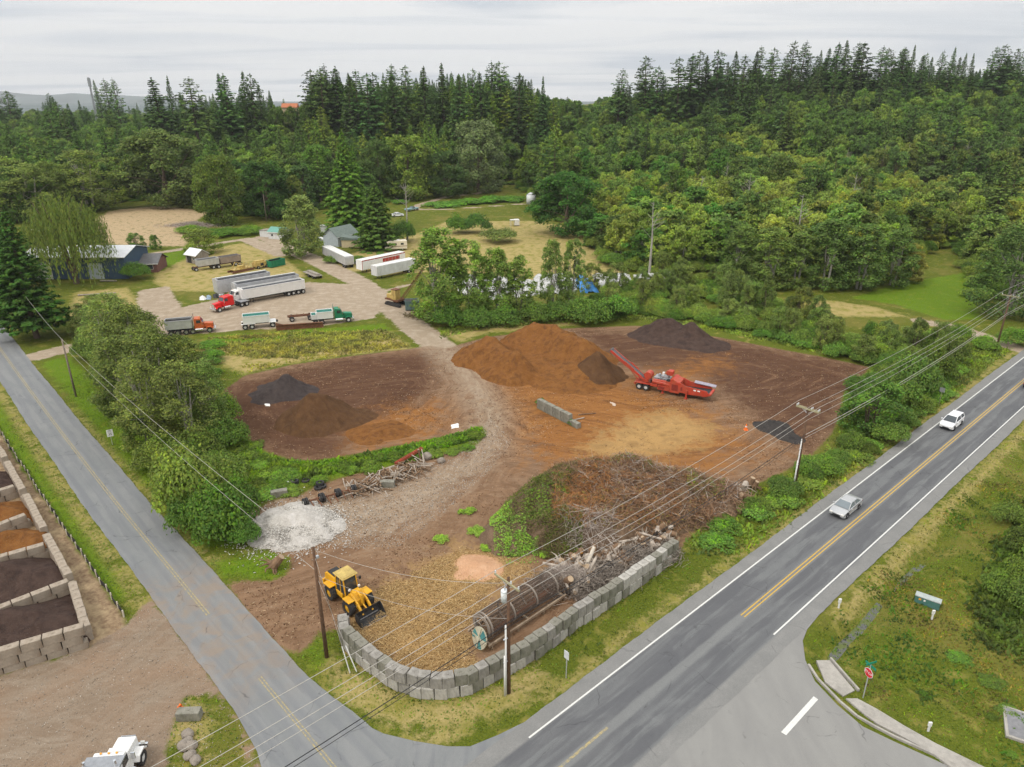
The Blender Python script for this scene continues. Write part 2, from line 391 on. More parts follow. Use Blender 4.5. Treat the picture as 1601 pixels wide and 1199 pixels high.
gravc = two(two((.355, .285, .21), (.29, .225, .16), nG, .3, .7), (.42, .35, .27), nM, .45, .7)
gravc = t.mix(t.mapr(nXF, .55, .75, 0, .4), gravc, (.47, .40, .33))
bark = two(two((.245, .15, .09), (.17, .10, .058), stk, .4, .6), (.29, .20, .13), stk2, .52, .75)
bark = t.mix(t.mapr(nXF, .4, .75, 0, .45), bark, (.15, .088, .05))
orange = two(two((.22, .085, .022), (.30, .135, .038), stk2, .35, .65), (.15, .06, .02), stk, .5, .62)
orange = t.mix(t.mapr(nXF, .45, .75, 0, .5), orange, (.36, .18, .06))
dark = two(two((.078, .038, .022), (.118, .060, .034), stk2, .35, .7), (.17, .095, .055), stk, .52, .66)
gr2 = two(two((.36, .29, .215), (.26, .19, .13), stk, .42, .6), (.25, .165, .10), nM, .5, .7)
gr2 = t.mix(t.mapr(nXF, .5, .7, 0, .5), gr2, (.42, .38, .33))
chip = two(two((.50, .33, .14), (.36, .22, .085), nXF, .35, .6), (.27, .17, .07), nM, .45, .7)
lot = two(two((.25, .195, .145), (.21, .155, .11), stk, .4, .6), (.29, .235, .18), stk2, .48, .75)
lot = t.mix(t.mapr(nL, .42, .62, 0, .75), lot, (.26, .165, .105))
lot = t.mix(t.mapr(nXF, .55, .75, 0, .35), lot, (.46, .40, .33))
bunk = two(two((.33, .24, .15), (.19, .125, .075), nF), (.43, .33, .2), nM, .5, .7)
c = grass
c = zone(c, 'dry', dryc, .8, 3.2)
c = zone(c, 'lush', lush, .8, 2.2)
c = zone(c, 'tan', tan, .8, 3.5)
c = zone(c, 'grav', gravc, .35, 1.6)
c = zone(c, 'bun', bunk, .3, .7)
yard = zone(bark, 'dark', dark, 3.0, 7, -.5)
yard = zone(yard, 'org', orange, 5.0, 12, 0, .95)
yard = zone(yard, 'gr2', gr2, 3.0, 8, .8, .8)
yard = zone(yard, 'chip', chip, 2.4, 8, .6, .8)
dy = t.math('ADD', t.attr('yard'), t.math('MULTIPLY', t.math('ADD', nF, -.5), 1.6))
c = t.mix(t.mapr(dy, -.3, .3, 0, 1, True), c, yard)
c = zone(c, 'lot', lot, .25, 1.0)
# scattered pale and dark crumbs
vo = t.node('ShaderNodeTexVoronoi'); vo.inputs['Scale'].default_value = 2.2; t.l.new(geo, vo.inputs['Vector'])
spk = t.math('MULTIPLY', t.mapr(vo.outputs[0], .10, .16, 1, 0), t.mapr(nL, .42, .6, 0, 1))
vs = t.node('ShaderNodeSeparateColor'); t.l.new(vo.outputs['Color'], vs.inputs[0])
spk = t.math('MULTIPLY', spk, t.mapr(vs.outputs[0], .80, .82, 0, .7))
c = t.mix(t.math('MULTIPLY', spk, t.mapr(t.attr('yard'), -1, 0)), c, (.55, .47, .38))
hgt = t.math('ADD', t.math('MULTIPLY', nF, .6), t.math('ADD', t.math('MULTIPLY', nXF, .35), t.math('MULTIPLY', stk, .5)))
principled(t, c, .95, 0, t.bump(hgt, .7, .22), .15)
# split one seamless sheet into named pieces of the setting
nx, ny = len(xs), len(ys)
I = np.arange(nx*ny).reshape(ny, nx)
F = np.stack([I[:-1, :-1], I[:-1, 1:], I[1:, 1:], I[1:, :-1]], -1).reshape(-1, 4)
V = np.stack([P[:, 0], P[:, 1], Z], 1)
AT = dict(dry=a_dry, lush=a_lush, tan=a_tan, grav=a_grav, bun=a_bun, dark=a_dark, org=a_org, gr2=a_gr2, chip=a_chip, yard=a_yard, lot=a_lot, path=a_path)
fc = lambda a: a[F].mean(1)
cls = np.zeros(len(F), int)
cls[fc(many(DRY[:1])) > 0] = 5
cls[(fc(a_grav) > 0)] = 3; cls[fc(a_bun) > 0] = 4; cls[fc(a_lot) > 0] = 2; cls[fc(a_yard) > 0] = 1
names = ['ground', 'dirt_yard', 'gravel_lot', 'gravel_track', 'bunker_ground', 'dry_field']
labs = ['green and straw coloured grass land with low hills', 'brown bark covered dirt yard', 'gravel lot beside the side road at lower left', 'pale gravel truck yard and farm track', 'brown earth strip by the mulch bunkers', 'dry mown yellow field']
for k in range(6):
    f = F[cls == k]; u_, iv = np.unique(f, return_inverse=True)
    o = npmesh(names[k], V[u_], iv.reshape(-1, 4), gm, smooth=True, attrs={n: ('POINT', a[u_]) for n, a in AT.items()})
    tag(o, labs[k], None, None, 'structure')
def ground_z(x, y):
    i = min(max(int(np.searchsorted(xs, x))-1, 0), nx-2); j = min(max(int(np.searchsorted(ys, y))-1, 0), ny-2)
    fx = (x-xs[i])/(xs[i+1]-xs[i]); fy = (y-ys[j])/(ys[j+1]-ys[j]); z = Z.reshape(ny, nx)
    return float((z[j, i]*(1-fx)+z[j, i+1]*fx)*(1-fy)+(z[j+1, i]*(1-fx)+z[j+1, i+1]*fx)*fy)

# ================================================================ roads
def asphalt(name, base, light, across_shader=None):
    m, t = newmat(name); uv = t.node('ShaderNodeUVMap').outputs[0]
    s = t.node('ShaderNodeSeparateXYZ'); t.l.new(uv, s.inputs[0]); ac, al = s.outputs[0], s.outputs[1]
    geo = t.node('ShaderNodeNewGeometry').outputs['Position']
    fine = t.noise(geo, 14, 3, .7); n = t.noise(geo, .5, 5, .6, .5)
    st = t.noise(t.vmul(uv, (1.3, .055, 1)), 1.0, 4, .55, .25)
    st3 = t.noise(t.vmul(uv, (.5, .12, 1)), 1.0, 5, .6, .8)
    c = across_shader(t, ac, al, st, st3, n, fine) if across_shader else t.mix(t.mapr(st3, .35, .65), base, light)
    c = t.mix(t.mapr(fine, .3, .7, 0, .35), c, tuple(q*.72 for q in base))
    crk = t.node('ShaderNodeTexVoronoi', feature='DISTANCE_TO_EDGE'); crk.inputs['Scale'].default_value = .22
    wv = t.node('ShaderNodeVectorMath', operation='ADD'); t.l.new(geo, wv.inputs[0])
    nn = t.node('ShaderNodeTexNoise'); nn.inputs['Scale'].default_value = .8; t.l.new(geo, nn.inputs[0]); t.l.new(nn.outputs[1], wv.inputs[1]); t.l.new(wv.outputs[0], crk.inputs['Vector'])
    ck = t.math('MULTIPLY', t.mapr(crk.outputs[0], .004, .012, 1, 0), t.mapr(n, .5, .62, 0, .45))
    c = t.mix(ck, c, (.035, .035, .037))
    principled(t, c, .88, 0, t.bump(fine, .25, .02), .25); return m
def main_sh(t, ac, al, st, st3, n, fine):
    a = t.math('ABSOLUTE', ac)
    dark = t.mix(t.mapr(st3, .38, .62), (.108, .111, .12), (.135, .138, .145))
    lightc = t.mix(t.mapr(n, .35, .65), (.205, .213, .215), (.165, .172, .177))
    # worn wheel paths, 0.9 m either side of each lane's middle; older lighter surface shows in patches
    wp = t.math('ABSOLUTE', t.math('ADD', t.math('ABSOLUTE', t.math('ADD', a, -1.65)), -.85))
    wpf = t.mapr(wp, .1, .5, 1, 0, True)
    patch = t.mapr(t.math('ADD', st, t.math('MULTIPLY', t.math('ADD', st3, -.5), .7)), .44, .60, 0, .65, True)
    c = t.mix(t.math('MULTIPLY', patch, t.math('ADD', t.math('MULTIPLY', t.math('SUBTRACT', 1.0, wpf), .5), .5)), dark, lightc)
    mid = t.mapr(a, .25, .5, .8, 0, True)
    c = t.mix(mid, c, (.21, .215, .215))
    sh = t.mapr(a, 3.05, 3.35, 0, 1, True)
    shc = t.mix(t.mapr(n, .3, .7), (.205, .205, .20), (.25, .247, .24))
    return t.mix(sh, c, shc)
def side_sh(t, ac, al, st, st3, n, fine):
    a = t.math('ABSOLUTE', ac)
    c = t.mix(t.mapr(st3, .35, .65), (.185, .195, .20), (.235, .24, .242))
    wp = t.math('ABSOLUTE', t.math('ADD', t.math('ABSOLUTE', t.math('ADD', a, -1.45)), -.75))
    c = t.mix(t.mapr(wp, .08, .38, .38, 0, True), c, (.155, .163, .18))
    c = t.mix(t.mapr(t.math('ADD', st, t.math('MULTIPLY', n, .3)), .66, .78, 0, .6, True), c, (.165, .172, .185))
    # dirt tracked across at the yard entrance
    e = t.math('MULTIPLY', t.mapr(t.math('ABSOLUTE', t.math('ADD', al, -22)), 5, 14, 1, 0, True), t.mapr(n, .42, .62, .1, .75))
    return t.mix(e, c, (.27, .205, .15))
def street_sh(t, ac, al, st, st3, n, fine):
    c = t.mix(t.mapr(st3, .35, .65), (.225, .222, .217), (.265, .262, .252))
    return t.mix(t.mapr(n, .58, .7, 0, .35), c, (.22, .22, .22))
M_MAIN = asphalt('asphalt_main', (.11, .112, .12), (.2, .2, .2), main_sh)
M_SIDE = asphalt('asphalt_side', (.22, .225, .235), (.3, .3, .3), side_sh)
M_STREET = asphalt('asphalt_street', (.28, .275, .265), (.3, .3, .3), street_sh)
def sheet(name, pts_uv, faces, m, label, z, kind='structure', thick=0):
    me = bpy.data.meshes.new(name); me.from_pydata([(p[0], p[1], z) for p, _ in pts_uv], [], faces)
    uvl = me.uv_layers.new(name='UVMap')
    for lp in me.loops: uvl.data[lp.index].uv = pts_uv[lp.vertex_index][1]
    me.materials.append(m); o = bpy.data.objects.new(name, me); C.objects.link(o)
    tag(o, label, None, None, kind); return o
def strip(name, fr, s_list, offs, m, label, z, kind='structure'):
    pts = []; fs = []
    k = len(offs(0))
    for s in s_list:
        for o in offs(s): pts.append((fr(s, o), (o, s)))
    for i in range(len(s_list)-1):
        for j in range(k-1): fs.append((i*k+j, i*k+j+1, (i+1)*k+j+1, (i+1)*k+j))
    return sheet(name, pts, fs, m, label, z, kind)
wob = lambda s, k: .05*math.sin(s*.21+k)+.03*math.sin(s*1.3+2*k)+.02*math.sin(s*4.1+k)
strip('main_road', MR, [-95+.5*i for i in range(750)], lambda s: (-4.6+wob(s, 1), -2, 0, 2, 4.5+wob(s, 4)), M_MAIN, 'two lane grey asphalt main road', .030)
strip('side_road', SR, [-330+.5*i for i in range(750)], lambda s: (-2.85+wob(s, 2)-max(0, s-34)*.12, 0, 2.85+wob(s, 3)+max(0, s-30)*.03), M_SIDE, 'pale grey two lane side road', .018)
def flat_poly(name, px, m, label, z, world=None):
    q = world or GP(px)
    return sheet(name, [(p, (p[0], p[1])) for p in q], [tuple(range(len(q)))], m, label, z)
flat_poly('road_corner', [(520,1092),(540,1112),(560,1128),(600,1147),(650,1159),(700,1167),(735,1167),(779,1149),(830,1124),(860,1180),(760,1260),(640,1240),(520,1150)], M_SIDE, 'asphalt flare where the side road meets the main road', .014)
flat_poly('road_corner', [(345,1075),(371,1119),(402,1175),(420,1240),(460,1400),(700,1350),(600,1240)], M_SIDE, 'asphalt flare at the lower left of the junction', .014)
flat_poly('side_street', None, M_STREET, 'pale grey side street joining at lower right', .022, STREET)
# painted markings
def paint(name, col, wear, soft=.55):
    m, t = newmat(name); geo = t.node('ShaderNodeNewGeometry').outputs['Position']
    n = t.noise(geo, 5, 5, .75)
    c = t.mix(t.mapr(n, wear-.08, wear+.08), (.2, .2, .19), col); principled(t, c, .7, 0, None, .3); return m
P_WHITE = paint('paint_white', (.62, .62, .60), .33); P_YEL = paint('paint_yellow', (.52, .33, .06), .36); P_YOLD = paint('paint_yellow_worn', (.40, .32, .14), .50)
def line(name, fr, s0, s1, o, wdt, m, label, z=.036, step=1.0):
    n = max(1, int((s1-s0)/step)); return strip(name, fr, [s0+(s1-s0)*i/n for i in range(n+1)], lambda s: (o-wdt/2, o+wdt/2), m, label, z)
line('road_marking', MR, -29.5, 270, -3.3, .14, P_WHITE, 'white edge line on the far side of the main road')
line('road_marking', MR, -6.6, 270, 3.06, .14, P_WHITE, 'white edge line on the near side of the main road')
line('road_marking', MR, -6.5, 270, -.16, .12, P_YEL, 'left stripe of the double yellow centre line')
line('road_marking', MR, -6.5, 270, .16, .12, P_YEL, 'right stripe of the double yellow centre line')
line('road_marking', MR, -60, -24.6, -.1, .2, P_YOLD, 'faded yellow centre line near the junction')
line('road_marking', SR, -330, 20.8, -.12, .11, P_YOLD, 'left stripe of the faded yellow side road line', .026)
line('road_marking', SR, -330, 20.8, .12, .11, P_YOLD, 'right stripe of the faded yellow side road line', .026)
line('road_marking', SR, 31, 44, -.1, .1, P_YOLD, 'left stripe of the yellow line close to the junction', .026)
line('road_marking', SR, 31, 44, .13, .1, P_YOLD, 'right stripe of the yellow line close to the junction', .026)
sb = GP([(1221,1145),(1229,1150),(1279,1094),(1272,1089)])
flat_poly('road_marking', None, P_WHITE, 'white stop bar on the side street', .034, sb)
# sidewalk and kerb
conc = mat('concrete_walk', (.36, .34, .31), .9, 0, .12, 2.5, (.16, .15, .13), .25, .8, .2)
def slab(name, px, z0, z1, m, label, world=None):
    q = world or GP(px); n = len(q)
    b = MB(); b.add([(p[0], p[1], z0) for p in q]+[(p[0], p[1], z1) for p in q], [tuple(range(n-1, -1, -1)), tuple(range(n, 2*n))]+[(i, (i+1) % n, n+(i+1) % n, n+i) for i in range(n)])
    o = b.build(name, m); tag(o, label, None, None, 'structure'); return o
slab('sidewalk', [(1276,1034),(1297,1034),(1318,1060),(1336,1081),(1318,1090),(1290,1068)], -.1, .13, conc, 'concrete ramp pad at the street corner')
slab('sidewalk', [(1322,1094),(1340,1094),(1370,1110),(1414,1137),(1462,1164),(1540,1202),(1650,1255),(1620,1270),(1500,1212),(1455,1178),(1400,1148),(1372,1134),(1350,1118)], -.1, .15, conc, 'concrete pavement along the side street')
def kerb(name, pts, hw, z1, label):
    b = MB()
    for i in range(len(pts)-1):
        a, c2 = Vector(pts[i]), Vector(pts[i+1]); d = (c2-a).normalized(); n = Vector((-d.y, d.x))*hw
        b.hexa([(*(a-n), -.1), (*(c2-n), -.1), (*(c2+n), -.1), (*(a+n), -.1), (*(a-n), z1), (*(c2-n), z1), (*(c2+n), z1), (*(a+n), z1)])
    o = b.build(name, conc); tag(o, label, None, None, 'structure'); return o
kerb('kerb', GP([(1264,1040),(1279,1063),(1313,1098),(1340,1121),(1366,1136),(1399,1153),(1459,1180),(1540,1218),(1640,1262)]), .09, .16, 'concrete kerb curving round the street corner')
kerb('kerb', GP([(1298,1032),(1320,1057),(1342,1082)]), .08, .30, 'raised concrete edge of the corner ramp')
# ditch water
wm, t = newmat('ditch_water'); geo = t.node('ShaderNodeNewGeometry').outputs['Position']
wn = t.noise(geo, 1.6, 5, .7)
wc = t.mix(t.mapr(wn, .46, .54, 0, 1), (.05, .052, .045), (.085, .11, .02)); wr = t.mapr(wn, .46, .54, .05, .9)
principled(t, wc, wr, 0, t.bump(wn, .3, .1), .9)
flat_poly('water', None, wm, 'shallow water standing in the roadside ditch', -.80,
          [(p[0]-.8, p[1]+.3) for p in DITCH[:6]]+[(p[0]+.8, p[1]-.3) for p in DITCH[:6][::-1]])
mm = mat('mountain_forest', (.09, .12, .12), .95, 0, .3, .002)
# far mountains on the left horizon
u_ = np.linspace(0, 1, 60); prof = (80+190*fbm(u_*12, u_*0, 21, 5))*np.clip(1.15-u_, 0.05, 1)
pts = []; 
for i, u1 in enumerate(u_):
    x = -8600+u1*5200; y = 7600
    for (dy_, hh) in ((-900, -60), (-400, prof[i]*.55), (0, prof[i]), (900, -60)): pts.append((x, y+dy_, hh))
fs = [(4*i+k, 4*i+k+1, 4*i+k+5, 4*i+k+4) for i in range(59) for k in range(3)]+[(0, 3, 2, 1), (236, 237, 238, 239)]
tag(npmesh('mountain', pts, fs, mm, smooth=True), 'far blue mountain ridge on the left horizon', None, None, 'structure')
b = MB(); b.add([(-9500, 1300, 2), (9500, 1300, 2), (9500, 9000, -20), (-9500, 9000, -20)], [(0, 1, 2, 3)])
tag(b.build('far_ground', mm), 'far wooded lowland towards the horizon', None, None, 'structure')
# ================================================================ foliage materials and plant models
def leafmat(name, trans=.25, rough=.75, fixed=None):
    m, t = newmat(name)
    oi = t.node('ShaderNodeObjectInfo'); tone = t.attr('tone')
    hue = t.node('ShaderNodeHueSaturation'); 
    if fixed: hue.inputs['Color'].default_value = (fixed[0]*.93, fixed[1]*1.04, fixed[2]*.54, 1)
    else: t.l.new(t.mix(1.0, oi.outputs['Color'], (.93, 1.03, .54), 'MULTIPLY'), hue.inputs['Color'])
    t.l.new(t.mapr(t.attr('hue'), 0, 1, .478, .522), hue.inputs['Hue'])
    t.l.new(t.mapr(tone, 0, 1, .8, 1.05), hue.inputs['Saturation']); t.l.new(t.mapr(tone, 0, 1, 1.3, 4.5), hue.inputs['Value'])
    c = hue.outputs[0]
    p = t.node('ShaderNodeBsdfPrincipled'); t.l.new(c, p.inputs['Base Color']); p.inputs['Roughness'].default_value = rough
    p.inputs['Specular IOR Level'].default_value = .06; p.inputs['Roughness'].default_value = .9
    tr = t.node('ShaderNodeBsdfTranslucent'); t.l.new(c, tr.inputs['Color'])
    mx = t.node('ShaderNodeMixShader'); mx.inputs[0].default_value = trans
    t.l.new(p.outputs[0], mx.inputs[1]); t.l.new(tr.outputs[0], mx.inputs[2]); t.l.new(mx.outputs[0], t.out.inputs[0]); return m
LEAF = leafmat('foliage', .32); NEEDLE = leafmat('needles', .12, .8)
BARK = mat('bark_brown', (.13, .095, .07), .9, 0, .3, 4); BARKP = mat('bark_pale', (.36, .34, .30), .85, 0, .25, 3, (.12, .1, .08), .3, 2)
def unit(v): return v/np.maximum(np.linalg.norm(v, axis=-1, keepdims=True), 1e-9)
def leafquads(Cn, Nn, S, rs, asp=.62, jit=.55):
    n = len(Cn); N = unit(Nn+rs.normal(0, jit, (n, 3)))
    A = unit(np.cross(N, rs.normal(0, 1, (n, 3)))); B = np.cross(N, A)
    S = S[:, None]
    V = np.stack([Cn+A*S, Cn+B*S*asp, Cn-A*S, Cn-B*S*asp], 1).reshape(-1, 3)
    return V, np.arange(4*n).reshape(-1, 4)
def crownmesh(name, Cn, Nn, S, tone, rs, m, asp=.62, jit=.55):
    V, F = leafquads(Cn, Nn, S, rs, asp, jit)
    return npmesh(name, V, F, m, 'data', attrs=dict(tone=('FACE', np.clip(tone, 0, 1)), hue=('FACE', rs.rand(len(F)))))
def limb(b, pts, r0, r1, n=6):
    k = len(pts)-1
    for i in range(k): b.cyl(pts[i], pts[i+1], r0+(r1-r0)*i/k, r0+(r1-r0)*(i+1)/k, n, 0, caps=False)
def mbdata(b, name, m):
    o = b.build(name, m, smooth=True); me = o.data; bpy.data.objects.remove(o); return me
def broadleaf(seed, h, r, base=.15, nc=46, nl=5200, ls=.32, cr=.30, flat=1.0, bark=None, top=1.0, stems=1, gap=.0, upb=.35):
    """rounded crown: leaf clusters spread through an uneven ellipsoid, trunk with limbs into the clusters"""
    rs = np.random.RandomState(seed)
    zc = h*(base+1)/2; hz = h*(1-base)/2
    k = rs.uniform(0, 1, nc)**.92; q0 = .38
    prof = np.where(k > q0, np.sqrt(np.maximum(0, 1-((k-q0)/(1.04-q0))**2)), np.sqrt(np.maximum(0, 1-((q0-k)/.62)**2)))
    ang = rs.uniform(0, 6.283, nc); rad = rs.uniform(.25, 1, nc)**.5*(1-cr*.8)
    lob = 1+.16*np.sin(3*ang+seed)+rs.normal(0, .08, nc)
    c = np.stack([np.cos(ang)*rad*lob*r*prof, np.sin(ang)*rad*lob*r*prof, h*base+cr*r*.5+k*top*(h*(1-base)-cr*r*1.1)], 1)
    crad = rs.uniform(.6, 1.25, nc)*cr*r
    idx = rs.choice(nc, nl, p=crad**2/np.sum(crad**2))
    n = unit(rs.normal(0, 1, (nl, 3))); n[:, 2] = np.abs(n[:, 2])*rs.choice([1, 1, 1, -1], nl)
    out = unit(c[idx]-np.array([0, 0, zc-hz*.3]))
    n = unit(n+out*.75)
    q = rs.uniform(.55, 1.08, nl)**.5
    pos = c[idx]+n*(crad[idx]*q)[:, None]*np.array([1, 1, flat*.8])
    pos += rs.normal(0, .05*r, (nl, 3))
    tone = np.clip(.42+rs.normal(0, .13, nc)[idx]+rs.normal(0, .14, nl), 0, 1)
    me = crownmesh('crown', pos, n*.8+np.array([0, 0, upb]), rs.uniform(.7, 1.35, nl)*ls, tone, rs, LEAF)
    b = MB()
    for s in range(stems):
        ang = rs.uniform(0, 6.28); lean = (0 if stems == 1 else r*.35); bx, by = (0, 0) if stems == 1 else (math.cos(ang)*r*.12, math.sin(ang)*r*.12)
        tr = max(.10, h*.022)/(1 if stems == 1 else 1.6)
        tp = (math.cos(ang)*lean, math.sin(ang)*lean, h*.78); midp = ((bx+tp[0])*.45, (by+tp[1])*.45, h*.35)
        limb(b, [(bx, by, -.3), midp, tp], tr, tr*.3, 7)
        for j in range(0, nc, max(1, nc//(9 if stems == 1 else 4))):
            p = c[(j+s) % nc]; z0 = h*rs.uniform(.2, .55); k = z0/(h*.78)
            limb(b, [(bx+(tp[0]-bx)*k, by+(tp[1]-by)*k, z0), (p[0]*.5, p[1]*.5, (z0+p[2])/2+.3), tuple(p)], tr*.38, tr*.10, 5)
    return me, mbdata(b, 'trunk', bark or BARK)
def fir(seed, h, r, base=.08, ls=.34, dens=1.0, power=.85, droop=.25, ragged=.3, cols=LEAF):
    """conical conifer: whorled boughs carrying flat sprays of needles"""
    rs = np.random.RandomState(seed); Pp = []; Nn = []; T = []; S = []
    z = h*base; b = MB()
    lean = rs.normal(0, .01, 2)*h
    while z < h*.985:
        k = (z/h-base)/(1-base); R = r*max(0.04, (1-k))**power*rs.uniform(1-ragged, 1.08)
        nb = max(3, int(6*dens*(1 if k < .85 else .8)))
        a0 = rs.uniform(0, 6.28)
        for j in range(nb):
            if rs.rand() < ragged*.35: continue
            a = a0+6.283*j/nb+rs.normal(0, .15); L = R*rs.uniform(.72, 1.15); m = max(4, int(L/(ls*.42)))
            tt = np.sqrt(rs.uniform(.02, 1, m*2)); wd = (1-tt*.75)*L*.30
            lat = rs.uniform(-1, 1, m*2)*wd
            x = np.cos(a)*tt*L-np.sin(a)*lat; y = np.sin(a)*tt*L+np.cos(a)*lat
            zz = z-droop*L*tt**1.4+.10*L*(tt > .8)-np.abs(lat)*.25+rs.normal(0, .08, m*2)
            Pp.append(np.stack([x+lean[0]*k, y+lean[1]*k, zz], 1)); nn = np.stack([np.cos(a)*.45+0*x, np.sin(a)*.45+0*x, np.full(len(x), .9)], 1)
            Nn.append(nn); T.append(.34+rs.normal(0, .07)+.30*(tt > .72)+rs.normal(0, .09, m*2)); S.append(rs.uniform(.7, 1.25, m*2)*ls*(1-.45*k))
        z += h*(.022 if k < .7 else .018)*rs.uniform(.8, 1.3)/dens**.3
    # leader
    m = 14; Pp.append(np.stack([rs.normal(0, .05, m)+lean[0], rs.normal(0, .05, m)+lean[1], h*rs.uniform(.95, 1.0, m)], 1)); Nn.append(rs.normal(0, 1, (m, 3))); T.append(np.full(m, .4)); S.append(np.full(m, ls*.5))
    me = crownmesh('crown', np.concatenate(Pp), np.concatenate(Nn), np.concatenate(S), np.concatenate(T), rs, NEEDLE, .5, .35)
    limb(b, [(0, 0, -.3), (lean[0]*.5, lean[1]*.5, h*.5), (lean[0], lean[1], h*.97)], h*.014+.08, .04, 7)
    return me, mbdata(b, 'trunk', BARK)
def willow(seed, h, r, nl=16000):
    rs = np.random.RandomState(seed); Pp = []; Nn = []; T = []
    ns = 900
    for i in range(ns):
        d = unit(rs.normal(0, 1, 3)); d[2] = abs(d[2])*.8; k = rs.uniform(.45, 1)**.5
        x, y, z0 = d[0]*r*k, d[1]*r*k, h*.48+d[2]*h*.5*k
        L = rs.uniform(.15, .5)*h*(.5+.6*k); m = nl//ns; tt = rs.rand(m)
        Pp.append(np.stack([x*(1+.12*tt)+rs.normal(0, .12, m), y*(1+.12*tt)+rs.normal(0, .12, m), np.maximum(.5, z0-L*tt)], 1))
        Nn.append(np.tile([d[0], d[1], .2], (m, 1))); T.append(np.clip(.5+rs.normal(0, .12)+rs.normal(0, .1, m), 0, 1))
    P_ = np.concatenate(Pp); n = len(P_)
    V = []; me_n = unit(np.concatenate(Nn)+rs.normal(0, .3, (n, 3)))
    A = np.tile([0, 0, 1.0], (n, 1))+rs.normal(0, .12, (n, 3)); B = unit(np.cross(me_n, A)); S = rs.uniform(.15, .34, (n, 1))
    V = np.stack([P_+A*S, P_+B*S*.42, P_-A*S, P_-B*S*.42], 1).reshape(-1, 3)
    me = npmesh('crown', V, np.arange(4*n).reshape(-1, 4), LEAF, 'data', attrs=dict(tone=('FACE', np.concatenate(T)), hue=('FACE', rs.rand(n))))
    b = MB()
    for a in np.linspace(0, 6.28, 7)[:-1]:
        limb(b, [(0, 0, 0), (math.cos(a)*r*.2, math.sin(a)*r*.2, h*.45), (math.cos(a)*r*.55, math.sin(a)*r*.55, h*.8)], .35, .06, 6)
    limb(b, [(0, 0, -.3), (0, 0, h*.25)], .6, .4, 8)
    return me, mbdata(b, 'trunk', BARK)
def mound(seed, r, h, nl=2600, ls=.2, nc=26, rag=.3):
    rs = np.random.RandomState(seed)
    a = rs.uniform(0, 6.28, nc); k = np.sqrt(rs.rand(nc))*.78
    c = np.stack([np.cos(a)*k*r, np.sin(a)*k*r, h*(1-k**2)*rs.uniform(.45, .8, nc)], 1); cr_ = r*rs.uniform(.2, .38, nc)
    idx = rs.randint(0, nc, nl); n = unit(rs.normal(0, 1, (nl, 3))); n[:, 2] = np.abs(n[:, 2])
    q = rs.uniform(.8, 1.15, nl); pos = c[idx]+n*(cr_[idx]*q)[:, None]*np.array([1, 1, min(1, h/r*1.1)])
    pos[:, 2] = np.maximum(.05, pos[:, 2]+rs.exponential(h*.05, nl)*rag)
    tone = np.clip(.45+rs.normal(0, .12, nc)[idx]+rs.normal(0, .15, nl), 0, 1)
    return crownmesh('foliage', pos, n+np.array([0, 0, .5]), rs.uniform(.6, 1.3, nl)*ls, tone, rs, LEAF, .65, .5), None
PR = {}
# near models (fine leaves)
for i in range(4): PR['alder%d' % i] = broadleaf(100+i, 14, 4.0, .04, 150, 9500, .15, .17, 1.5, BARKP, stems=3)
for i in range(3): PR['shrubtree%d' % i] = broadleaf(120+i, 6.5, 2.7, .0, 60, 5200, .135, .24, 1.2, BARK, stems=4)
for i in range(4): PR['bush%d' % i] = mound(140+i, 3.0, 2.6, 5200, .125, 36, .6)
for i in range(3): PR['low%d' % i] = mound(150+i, 2.2, 1.0, 2200, .13, 30, .8)
for i in range(2): PR['poplar%d' % i] = broadleaf(160+i, 15, 3.4, .0, 110, 11000, .18, .2, 1.7, BARKP, stems=2)
PR['willow0'] = willow(170, 17, 8.5)
# mid-distance models
for i in range(3): PR['doug%d' % i] = fir(230+i, 32, 5.6, (.3, .45, .22)[i], .58, 1.0, (.42, .5, .38)[i], .12, .62)
for i in range(4): PR['oak%d' % i] = broadleaf(200+i, 20, 8.0, .02, 120, 15000, .30, .2, 1, BARK)
PR['cedar0'] = fir(210, 30, 6.6, .02, .50, 1.5, .80, .35, .14)
PR['cedar1'] = fir(211, 26, 5.2, .03, .46, 1.35, .8, .35, .16)
PR['spruce0'] = fir(212, 22, 5.2, .12, .36, 1.5, .8, .15, .22)
PR['pine0'] = fir(213, 20, 6.2, .02, .42, 1.6, .62, .2, .2)
# far models (coarser)
for i in range(5): PR['farfir%d' % i] = fir(300+i, 32, (4.4, 5.2, 3.8, 4.8, 4.0)[i], (.25, .12, .35, .05, .2)[i], .55, 1.25, (.7, .85, .6, .8, .75)[i], .22, (.3, .28, .42, .22, .36)[i])
for i in range(5): PR['farleaf%d' % i] = broadleaf(320+i, 18, 6.4, .0, 80, 5200, .42, .21, .95, BARK, upb=.4)
for i in range(3): PR['faralder%d' % i] = broadleaf(340+i, 14, 5.2, .0, 76, 4800, .35, .2, .9, BARKP, stems=2, upb=.45)
SIZE = {}
for k, (cm_, tm_) in PR.items():
    co = np.empty(len(cm_.vertices)*3, np.float32); cm_.vertices.foreach_get('co', co); co = co.reshape(-1, 3)
    SIZE[k] = (float(np.percentile(co[:, 2], 99.8)), float(np.percentile(np.hypot(co[:, 0], co[:, 1]), 97)))
